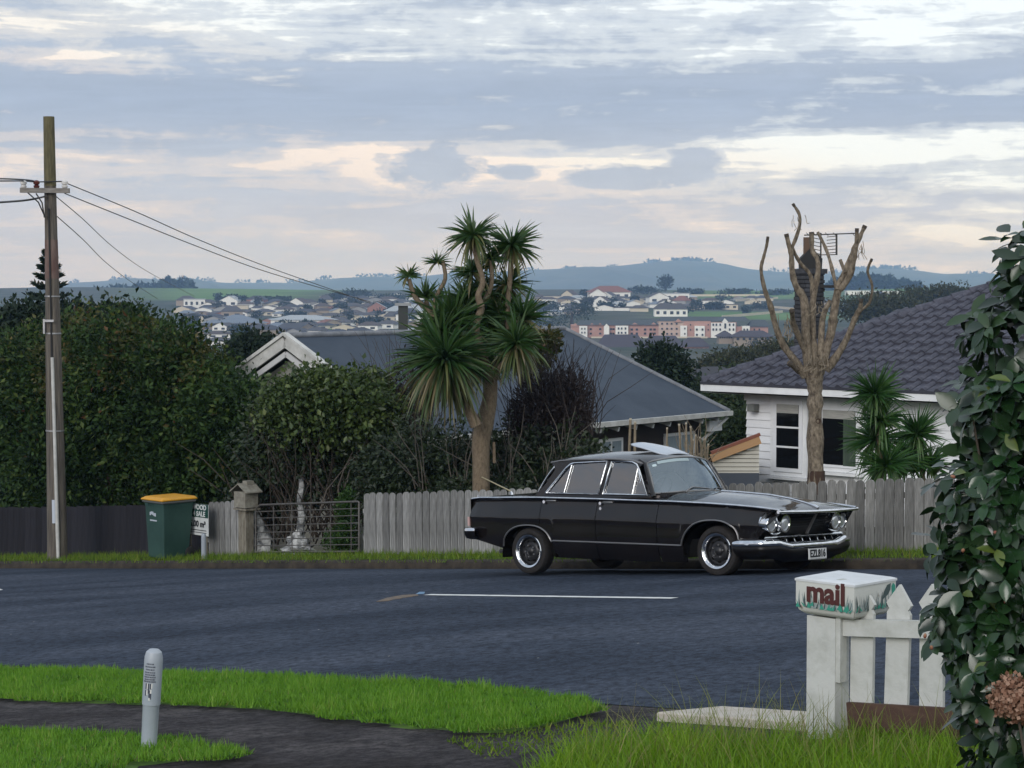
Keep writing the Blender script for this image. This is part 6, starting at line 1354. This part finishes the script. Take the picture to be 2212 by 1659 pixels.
# trees of the town: each its own crown
ftM = leafM('far_leaf', [(0, (.012, .020, .013)), (.6, (.026, .040, .022)), (1, (.050, .060, .032))], .8, .1, .1); foM = leafM('far_olive_leaf', [(0, (.022, .028, .018)), (.6, (.045, .050, .030)), (1, (.075, .070, .045))], .8, .1, .1)
def far_tree(x, y, rx, ry, mat, label, group='trees among the far houses', n=220, seed=0):
    p = pix_far(x, y+ry*.6); rg = np.random.default_rng(seed); s = p.y/FD; c = Vector((p.x, p.y, p.z+ry*s*1.0)); root = thing('far_tree', p, label, 'tree', group); L_ = [(c.x, c.y, c.z, rx*s*.8, rx*s*.6, ry*s*.85)]
    for k in range(4): L_.append((c.x+rg.uniform(-.6, .6)*rx*s, c.y, c.z+rg.uniform(-.5, .5)*ry*s, rx*s*.45, rx*s*.4, ry*s*.45))
    crown('crown', L_, n, 2.6*s*1.6, mat, root, rg, shell=.7, aspect=.8); MB().tube([p-Vector((0, 0, .5)), c], [rx*s*.08, rx*s*.04], 5).build('trunk', twigM, root)
for i in range(58):
    x = rng.uniform(400, 900) if i < 34 else rng.uniform(1150, 1700); y = rng.choice([652, 660, 668, 676, 686, 697, 708]); 
    if x > 1150 and y > 680: y = 668
    far_tree(x, y-4, rng.uniform(10, 24), rng.uniform(7, 12), ftM if rng.random() < .6 else foM, 'small dark tree among houses '+place(x, y), seed=200+i)
for i, (x, y, rx, ry, lab) in enumerate(((1437, 618, 22, 20, 'lone dark rounded tree on the skyline of the far rise'), (1262, 640, 14, 10, 'dark tree left of the red-roofed villa'), (1235, 690, 60, 32, 'large dark tree clump left of the brick apartments'), (1180, 705, 50, 30, 'dark tree clump just right of the cabbage tree'), (1330, 632, 30, 8, 'low dark trees behind the red-roofed villa'), (1390, 630, 40, 9, 'low dark shelter belt left of the lone rounded tree'), (1490, 634, 34, 8, 'low dark shelter belt right of the lone rounded tree'), (1590, 634, 60, 7, 'dark shelter belt above the topmost pale wall'), (1670, 634, 50, 7, 'dark shelter belt left of the brick chimney'), (765, 640, 42, 13, 'pair of dark rounded trees at the right end of the green hill'), (725, 646, 30, 9, 'dark trees beside the right foot of the green hill'), (600, 650, 45, 8, 'dark scrub at the foot of the green hill'), (850, 645, 50, 8, 'dark hedge left of the cabbage tree on the far rise'), (520, 720, 35, 16, 'dark tree before the pale blue roof'), (410, 700, 26, 20, 'brownish tree above the hedge top in the suburb'), (800, 700, 40, 12, 'dark tree row right of the green paddock'), (1745, 720, 55, 28, 'brownish bare trees behind the pollarded tree'), (1660, 748, 55, 16, 'olive trees right of the villas'))):
    far_tree(x, y, rx, ry, foM if 'brown' in lab or 'olive' in lab else ftM, lab, None, 700, 300+i)
# pine woods on the ridges: masses nobody could count
def wood(name, label, pts, Y, n, seed):
    rg = np.random.default_rng(seed); L_ = []
    for x, yt, yb, rx in pts:
        c = at(x, (yt+yb)/2, Y+rg.normal()*15); s = Y/FD; L_.append((c.x, c.y, c.z-2, rx*s, 10, (yb-yt)/2*s+2))
    o = crown(name, L_, n, 5.0, pineM, None, rg, shell=.7, aspect=.7, jitter=.6); tag(o, label, 'wood', kind='stuff')
wood('pine_wood', 'dark pine wood on the ridge left of the green hill', [(215, 625, 650, 30), (260, 620, 650, 30), (300, 617, 648, 28), (335, 612, 645, 24), (365, 606, 645, 20), (395, 604, 640, 16), (410, 610, 632, 8), (320, 625, 660, 60), (250, 635, 660, 60)], 2050, 5200, 1)
wood('pine_wood', 'dark pine wood on the crest behind the pollarded tree', [(1840, 600, 625, 22), (1870, 595, 622, 20), (1895, 598, 622, 18), (1920, 602, 622, 18), (1950, 608, 622, 18), (1975, 613, 622, 12), (1810, 608, 625, 22)], 2000, 3600, 2)

# ---- far hills
def hills():
    sk = np.array([(-700, 625), (-300, 630), (0, 627), (130, 614), (230, 606), (290, 602), (350, 606), (420, 606), (480, 610), (550, 611), (620, 611), (700, 604), (790, 597), (870, 599), (960, 592), (1060, 588), (1150, 584), (1240, 581), (1300, 577), (1350, 573), (1400, 568), (1450, 564), (1470, 562), (1530, 566), (1560, 570), (1600, 578), (1650, 585), (1700, 589), (1780, 592), (1840, 586), (1900, 580), (1950, 582), (2000, 588), (2040, 592), (2120, 594), (2212, 597), (2400, 600), (2900, 610), (3400, 620)], float)
    X = np.arange(-700, 3401, 9.); rows = []; rg = np.random.default_rng(6)
    Z = np.interp(X, sk[:, 0], sk[:, 1])
    def fb(x, s, seed): return sum(np.sin(x*s*2**k+seed*3.1*k+seed)*.5**k for k in range(5))
    Y1 = 6400.; zc = (620-Z)/FD*Y1+fb(X, .045, 1)*.7+HC
    Rr = np.linspace(3600, 7400, 48)
    for r in Rr:
        t = 1-abs(r-Y1)/(Y1-3600 if r < Y1 else 1000); t = max(t, 0); t = t*t*(3-2*t)
        x = (X-CXD)/FD*r; spur = fb(X*.6+r*.05, .012, 2)*14*(4*t*(1-t))+fb(X+r*.21, .035, 4)*6*(4*t*(1-t)); rows.append(np.stack([x, np.full_like(x, r), -60+(zc+60)*t+spur], -1))
    P = np.stack(rows); n, m = P.shape[:2]; i = np.arange(n-1)[:, None]*m+np.arange(m-1)[None]; F = np.stack([i, i+1, i+m+1, i+m], -1).reshape(-1, 4)
    mt = M('hill_pasture', (.044, .054, .040), .95, (.090, .092, .068), scale=.004, detail=6, spec=.05); o = np_mesh('hills', P.reshape(-1, 3), F, mt, smooth=True); tag(o, kind='structure')
    # tree tufts along the crest
    L_ = []
    for x in np.concatenate([rg.uniform(150, 2150, 70), rg.normal(1500, 25, 14), rg.normal(880, 20, 6), rg.normal(1900, 40, 12)]):
        z = float(np.interp(x, X, zc)); L_.append(((x-CXD)/FD*Y1, Y1-5, z+rg.uniform(0, 2), rg.uniform(8, 30), 10, rg.uniform(3.5, 9)))
    o = crown('ridge_trees', L_, 3600, 8., pineM, None, rg, shell=.7, aspect=.8); tag(o, 'tiny trees dotted along the far hill skyline', 'trees', kind='stuff')
hills()
# ---- the air
def haze():
    o = MB().box((0, 3600, 12), (9600, 8200, 204)).build('haze', None); m = bpy.data.materials.new('haze'); m.use_nodes = True; nt = m.node_tree; nt.nodes.remove(nt.nodes['Principled BSDF']); v = nt.nodes.new('ShaderNodeVolumePrincipled')
    v.inputs['Color'].default_value = (.38, .60, 1.0, 1); v.inputs['Absorption Color'].default_value = (1, 1, 1, 1); v.inputs['Density'].default_value = 1.75e-4; v.inputs['Anisotropy'].default_value = .0; lk(nt, v.outputs[0], nt.nodes['Material Output'].inputs['Volume'])
    o.data.materials.append(m); tag(o, 'thin blue haze filling the valley air', 'haze', kind='stuff'); o.display_type = 'WIRE'
haze()
# ================================================================ near right: letterbox, picket fence, camellia
def letterbox():
    q = lambda u, v, z: Vector((*xy(u, v), z)); Rr = Matrix.Rotation(RZ, 3, 'Z'); U = Vector((-R2, R2, 0)); V_ = Vector((R2, R2, 0))
    zt = at(1850, 1262, 10.86).z; zb = zt-.212; u0, u1, v0, v1 = 6.388, 6.775, 8.97, 9.355
    pc = Guv(6.645, 9.09); post = thing('letterbox_post', pc, 'thick white painted timber post under the painted letterbox', 'post')
    wp = M('old_white_paint', (.54, .55, .53), .6, (.33, .34, .30), scale=4.5, detail=9, bump=.15, bscale=30, lo=.45, hi=.8)
    flak = M('chipped_paint', (.58, .59, .56), .6, (.20, .17, .13), scale=11, detail=8, lo=.62, hi=.70)
    MB().box(q(6.645, 9.09, (pc.z-.2+zb)/2), (.19, .13, zb-pc.z+.2), Rr).build('shaft', wp, post)
    root = thing('letterbox', q((u0+u1)/2, (v0+v1)/2, zb), 'white wooden letterbox painted with grass and the word mail', 'letterbox')
    # body with rounded lower edges
    m = MB(); P = []; prof = [(.10, 0), (.04, .012), (.012, .035), (0, .075), (0, .195)]
    for (i, z) in prof: P.append([q(u1-i, v0+i, zb+z), q(u0+i, v0+i, zb+z), q(u0+i, v1-i, zb+z), q(u1-i, v1-i, zb+z)])
    V2 = [p for r in P for p in r]; n = len(P); m.add(V2, [(3, 2, 1, 0)]+[(4*i+k, 4*i+(k+1) % 4, 4*i+4+(k+1) % 4, 4*i+4+k) for i in range(n-1) for k in range(4)]); b = fixn(m.build('box', flak, root, smooth=35))
    lid = MB(); t = [q(u1+.005, v0-.005, zb+.194), q(u0-.005, v0-.005, zb+.194), q(u0-.005, v1+.005, zb+.194), q(u1+.005, v1+.005, zb+.194)]; o_ = Vector((0, 0, .012)); c1 = [p+o_ for p in t]; c2 = [p.lerp(q((u0+u1)/2, (v0+v1)/2, p.z), .12)+Vector((0, 0, .020)) for p in t]
    lid.add(t+c1+c2, [(3, 2, 1, 0)]+[(k, (k+1) % 4, 4+(k+1) % 4, 4+k) for k in range(4)]+[(4+k, 4+(k+1) % 4, 8+(k+1) % 4, 8+k) for k in range(4)]+[(8, 9, 10, 11)]); fixn(lid.build('lid', M('lid_white', (.66, .68, .70), .5, (.55, .57, .58), scale=5), root))
    # lettering on the road face (normal -V), x to the right = -U
    T = Matrix.Translation(q((u0+u1)/2-.008, v0-.0035, zb+.140)-Vector(root['_o'])) @ Matrix(((-U.x, 0, -V_.x, 0), (-U.y, 0, -V_.y, 0), (0, 1, 0, 0), (0, 0, 0, 1)))
    ink = M('maroon_paint', (.075, .020, .018), .5); text_mesh('mail', .162, ink, 'lettering', root, T, .0055, .004, sx=.98)
    o3 = Vector(root['_o'])
    # green, dark and grey painted grass blades round the foot of the box, a painted bird on the far end
    rg = np.random.default_rng(12); gA = M('paint_green', (.035, .26, .19), .6); gB = M('paint_dark', (.055, .085, .085), .6); gC = M('paint_grey', (.26, .31, .31), .6)
    for mt, n, hh, nm in ((gA, 30, .035, 'painted_grass'), (gB, 50, .075, 'painted_stalks'), (gC, 60, .085, 'painted_grey_grass')):
        m = MB()
        for k in range(n):
            f = rg.random(); x = rg.uniform(.03, .97); h_ = hh*rg.uniform(.5, 1.2); w = rg.uniform(.003, .008) if mt is not gA else rg.uniform(.005, .016); le = rg.normal()*.014; zz = zb+.05+rg.uniform(0, .015)
            e = .0012+.0004*rg.random()+(.0006 if mt is gA else 0)
            if f < .55: base = q(u1+(u0-u1)*x, v0-e, zz); d = -U
            else: base = q(u0-e, v0+(v1-v0)*x, zz); d = V_
            m.add([base-d*w, base+d*w, base+d*le+Vector((0, 0, h_)), base+d*le*.6+Vector((0, 0, h_*.6))-d*w*.6], [(0, 1, 2, 3)])
        o = m.build(nm, mt, root); o['kind'] = 'stuff'
    def spot(pts, mt, nm): MB().add([q(u0-.0022, v0+a, zb+c) for a, c in pts], [tuple(range(len(pts)))]).build(nm, mt, root)
    spot([(.255, .10), (.27, .145), (.30, .178), (.335, .185), (.33, .15), (.31, .125), (.285, .115)], M('paint_dark', (.055, .085, .085), .6), 'painted_bird'); spot([(.335, .09), (.345, .13), (.34, .165), (.355, .185), (.375, .17), (.382, .12), (.37, .09), (.352, .075)], gA, 'painted_leaf')
    for k in range(4): MB().tube([q(u1-.05, v0-.001, zb+.03+.0*k), q(u1-.05, v0-.002, zb+.03)], .002, 5) 
letterbox()
def pickets():
    q = lambda u, v, z: Vector((*xy(u, v), z)); wp = M('old_white_paint', (.60, .61, .58), .6); U = Vector((-R2, R2, 0)); V_ = Vector((R2, R2, 0))
    zr = lambda u: HC-1.840+(6.5-u)*.097                     # rail centre follows the road grade
    b = Guv(5.4, 9.13); root = thing('picket_fence', b, 'white picket fence with pointed tops right of the letterbox', 'fence')
    m = MB(); a, c = q(6.55, 9.075, zr(6.55)), q(3.6, 9.075, zr(3.6)); m.beam(a, c, .045, .09); m.build('rail', wp, root)
    MB().beam(q(6.50, 9.085, zr(6.5)-.485), q(5.35, 9.085, zr(5.35)-.485), .03, .15).build('kick_board', M('brown_board', (.06, .030, .022), .8, (.09, .05, .035), scale=6, stretch=(1, 1, 4)), root)
    w, h = .145, .66; pts = [(-w/2, 0), (w/2, 0), (w/2, h-.155), (w*.40, h-.135), (w*.54, h-.105), (0, h), (-w*.54, h-.105), (-w*.40, h-.135), (-w/2, h-.155)]
    pm = MB().prism(pts, .022).mesh('picket', wp); rg = np.random.default_rng(2)
    for i in range(12):
        u = 6.435-.222*i; zt = HC-1.574+(6.17-u)*.097; link('picket', pm, root, q(u, 9.115, zt-h)-Vector(root['_o']), (rg.normal()*.008, rg.normal()*.012, RZ))
    MB().box(q(6.535, 9.06, zr(6.5)-.02), (.03, .06, .56), Matrix.Rotation(RZ, 3, 'Z')).build('batten', wp, root)
    # pale plank lying by the post
    sl = pix_ground(1600, 1566); st = thing('stone_step', sl, 'pale concrete edging slab lying left of the letterbox post', 'slab'); u0, v0 = uv(sl.x, sl.y)
    p = [Guv(8.00, 9.22, .05), Guv(6.45, 9.22, .05), Guv(6.45, 9.60, .06), Guv(7.80, 9.60, .06)]; d = Vector((0, 0, .10)); o = fixn(MB().hexa([x-d for x in p]+p).build('slab', M('pale_concrete', (.42, .37, .31), .85, (.50, .46, .41), scale=7, bump=.2, bscale=40), st)); bv = o.modifiers.new('b', 'BEVEL'); bv.width = .008
pickets()
def camellia():
    rg = np.random.default_rng(99); D = 8.3
    root = thing('camellia_bush', G(2.25, D), 'glossy dark green camellia bush filling the right edge', 'bush')
    vis = [lobe(2250, 590, D, 95, 105, .22), lobe(2190, 740, D-.05, 105, 110, .30), lobe(2180, 890, D-.1, 115, 120, .35), lobe(2148, 1070, D-.1, 125, 115, .38), lobe(2130, 1230, D-.1, 125, 120, .40), lobe(2132, 1380, D-.05, 125, 115, .40), lobe(2180, 1530, D, 105, 120, .35), lobe(2210, 1680, D, 110, 120, .35)]
    back = [lobe(2380, 1000, D+.25, 180, 470, .6), lobe(2360, 1500, D+.25, 170, 300, .6)]
    cm = M('camellia_leaf', (.009, .030, .010), .24, (.020, .052, .016), scale=16, obj_var=.40, spec=.50, lo=.35, hi=.7); cy_ = M('camellia_young', (.09, .12, .02), .35, (.05, .085, .02), scale=16, spec=.5)
    sm_ = leafM('camellia_inner', [(0, (.008, .022, .010)), (.6, (.017, .042, .017)), (1, (.032, .066, .024))], .32, .08, .55)
    def leafmesh(nm, L_, W_, curl, fold, mat):
        V2 = []; rows = [(0, .0), (.12, .34), (.32, .85), (.55, 1.), (.78, .70), (.93, .25), (1., .0)]
        for t, w in rows:
            z = -curl*t*t*L_; 
            V2 += [(-w*W_/2, t*L_, z+fold*w*W_/2), (0, t*L_, z), (w*W_/2, t*L_, z+fold*w*W_/2)]
        F = [(3*i+j, 3*i+j+1, 3*i+4+j, 3*i+3+j) for i in range(6) for j in range(2)]; me = MB().add(V2, F).mesh(nm, mat); me.shade_smooth(); return me, np.array(V2), np.array(F)
    kinds = [leafmesh('leaf', L_, W_, c, f, cm) for L_, W_, c, f in ((.105, .055, .15, .25), (.092, .050, .30, .35), (.115, .058, .05, .15), (.085, .047, .22, .40))]; yk = leafmesh('leaf', .085, .042, .2, .4, cy_)
    # leaves grow in whorls along short shoots
    C, cn = lobes_points(vis*1+back, 1400, rg, .6); PP = []; DD = []; NN = []
    for c, n0 in zip(C, cn):
        ax = n0*.8+np.array([0, -.25, .35])+rg.normal(size=3)*.35; ax /= np.linalg.norm(ax); k = rg.integers(4, 8); ph = rg.uniform(0, 6.28); e1 = np.cross(ax, [0, 0, 1.]); e1 /= np.linalg.norm(e1)+1e-9; e2 = np.cross(ax, e1)
        for j in range(k):
            a = ph+j*2.4; rad = e1*math.cos(a)+e2*math.sin(a); d = rad*1.0+ax*rg.uniform(.1, .7)+np.array([0, 0, -.25]); d /= np.linalg.norm(d); nrm = ax*1.0-rad*.3+np.array([0, -.2, .5])+rg.normal(size=3)*.2
            PP.append(c+ax*rg.uniform(-.05, .03)); DD.append(d); NN.append(nrm)
    PP, DD, NN = map(np.array, (PP, DD, NN)); S = np.cross(DD, NN); S /= np.linalg.norm(S, axis=1, keepdims=True); NN = np.cross(S, DD)
    px = CXD+PP[:, 0]/PP[:, 1]*FD; py = 620-(PP[:, 2]-HC)/PP[:, 1]*FD; onframe = (px < 2225) & (py > 470) & (py < 1690)
    # nearest to the viewer and turned towards it show largest
    score = -PP[:, 1]*1.2-.25*np.abs(NN[:, 1] < .2)+rg.random(len(PP))*.15; score[~onframe] = -99; big = set(np.argsort(-score)[:300].tolist()); inv = Matrix.Translation(Vector(root['_o'])).inverted(); Vs, Fs, rn = [], [], []; off = 0
    for i in range(len(PP)):
        kd = kinds[rg.integers(0, 4)]; sc = rg.uniform(.72, 1.12)
        if i in big:
            if rg.random() < .04: kd = yk
            Mx = Matrix.Translation(Vector(PP[i])) @ Matrix(((S[i][0], DD[i][0], NN[i][0], 0), (S[i][1], DD[i][1], NN[i][1], 0), (S[i][2], DD[i][2], NN[i][2], 0), (0, 0, 0, 1))); o = link('leaf', kd[0], root); o.matrix_local = inv @ Mx @ Matrix.Scale(sc, 4)
        else:
            v = kd[1]*sc; Vs.append(PP[i]+v[:, :1]*S[i]+v[:, 1:2]*DD[i]+v[:, 2:3]*NN[i]); Fs.append(kd[2]+off); off += len(v); rn.append(np.full(len(kd[2]), rg.random()))
    o = np_mesh('inner_foliage', np.concatenate(Vs), np.concatenate(Fs), sm_, root, np.concatenate(rn), True); o['kind'] = 'stuff'
    bk = M('camellia_stem', (.055, .045, .035), .8, (.10, .08, .06), scale=20)
    for i in range(9): a = at(2230+rg.uniform(-30, 90), 1700, D+.2); c = C[rg.integers(0, 300)]; MB().tube([a, a.lerp(Vector(c), .5)+Vector((rg.normal()*.08, .1, 0)), Vector(c)], [.016, .010, .004], 6).build('stem', bk, root, smooth=60)
    bud = M('camellia_bud', (.30, .17, .08), .5, (.26, .08, .07), scale=30); bs = MB().lathe([(.0, -.007), (.005, -.005), (.0075, .002), (.006, .009), (.002, .014), (.0, .015)], 10).mesh('bud', bud, smooth=60)
    for (x, y) in ((1998, 1375), (2012, 1400), (2110, 1560), (2080, 1190), (2150, 1150), (2060, 1030), (2170, 1300)): link('bud', bs, root, at(x, y, D-.42)-Vector(root['_o']), (rg.normal()*.6, rg.normal()*.6, 0))
camellia()
def hydrangea():
    rg = np.random.default_rng(5); D = 7.5; c = at(2192, 1508, D); root = thing('hydrangea', G(c.x+.1, D), 'dried brown hydrangea flower head at the lower right corner', 'flower'); hm = leafM('dry_petal', [(0, (.17, .085, .055)), (.5, (.33, .19, .13)), (1, (.47, .31, .23))], .8, .3, .1)
    P, nn = lobes_points([(c.x, c.y, c.z, .088, .08, .078), (c.x+.04, c.y, c.z-.03, .07, .07, .06)], 1500, rg, .35); D_ = nn*.3+rg.normal(size=P.shape)*.8; V2, F = leaves(P, D_, .019, .018, rng=rg, up=nn, fold=.1); o = np_mesh('flower_head', V2, F, hm, root, np.repeat(rg.random(len(P)), 2)); o['kind'] = 'stuff'
    MB().tube([G(c.x+.1, D), Vector((c.x+.06, D+.02, c.z-.3)), c], [.008, .006, .005], 6).build('stem', M('camellia_stem', (.06, .05, .04), .8), root)
hydrangea()

for o_ in list(bpy.data.objects):
    if '_o' in o_: del o_['_o']
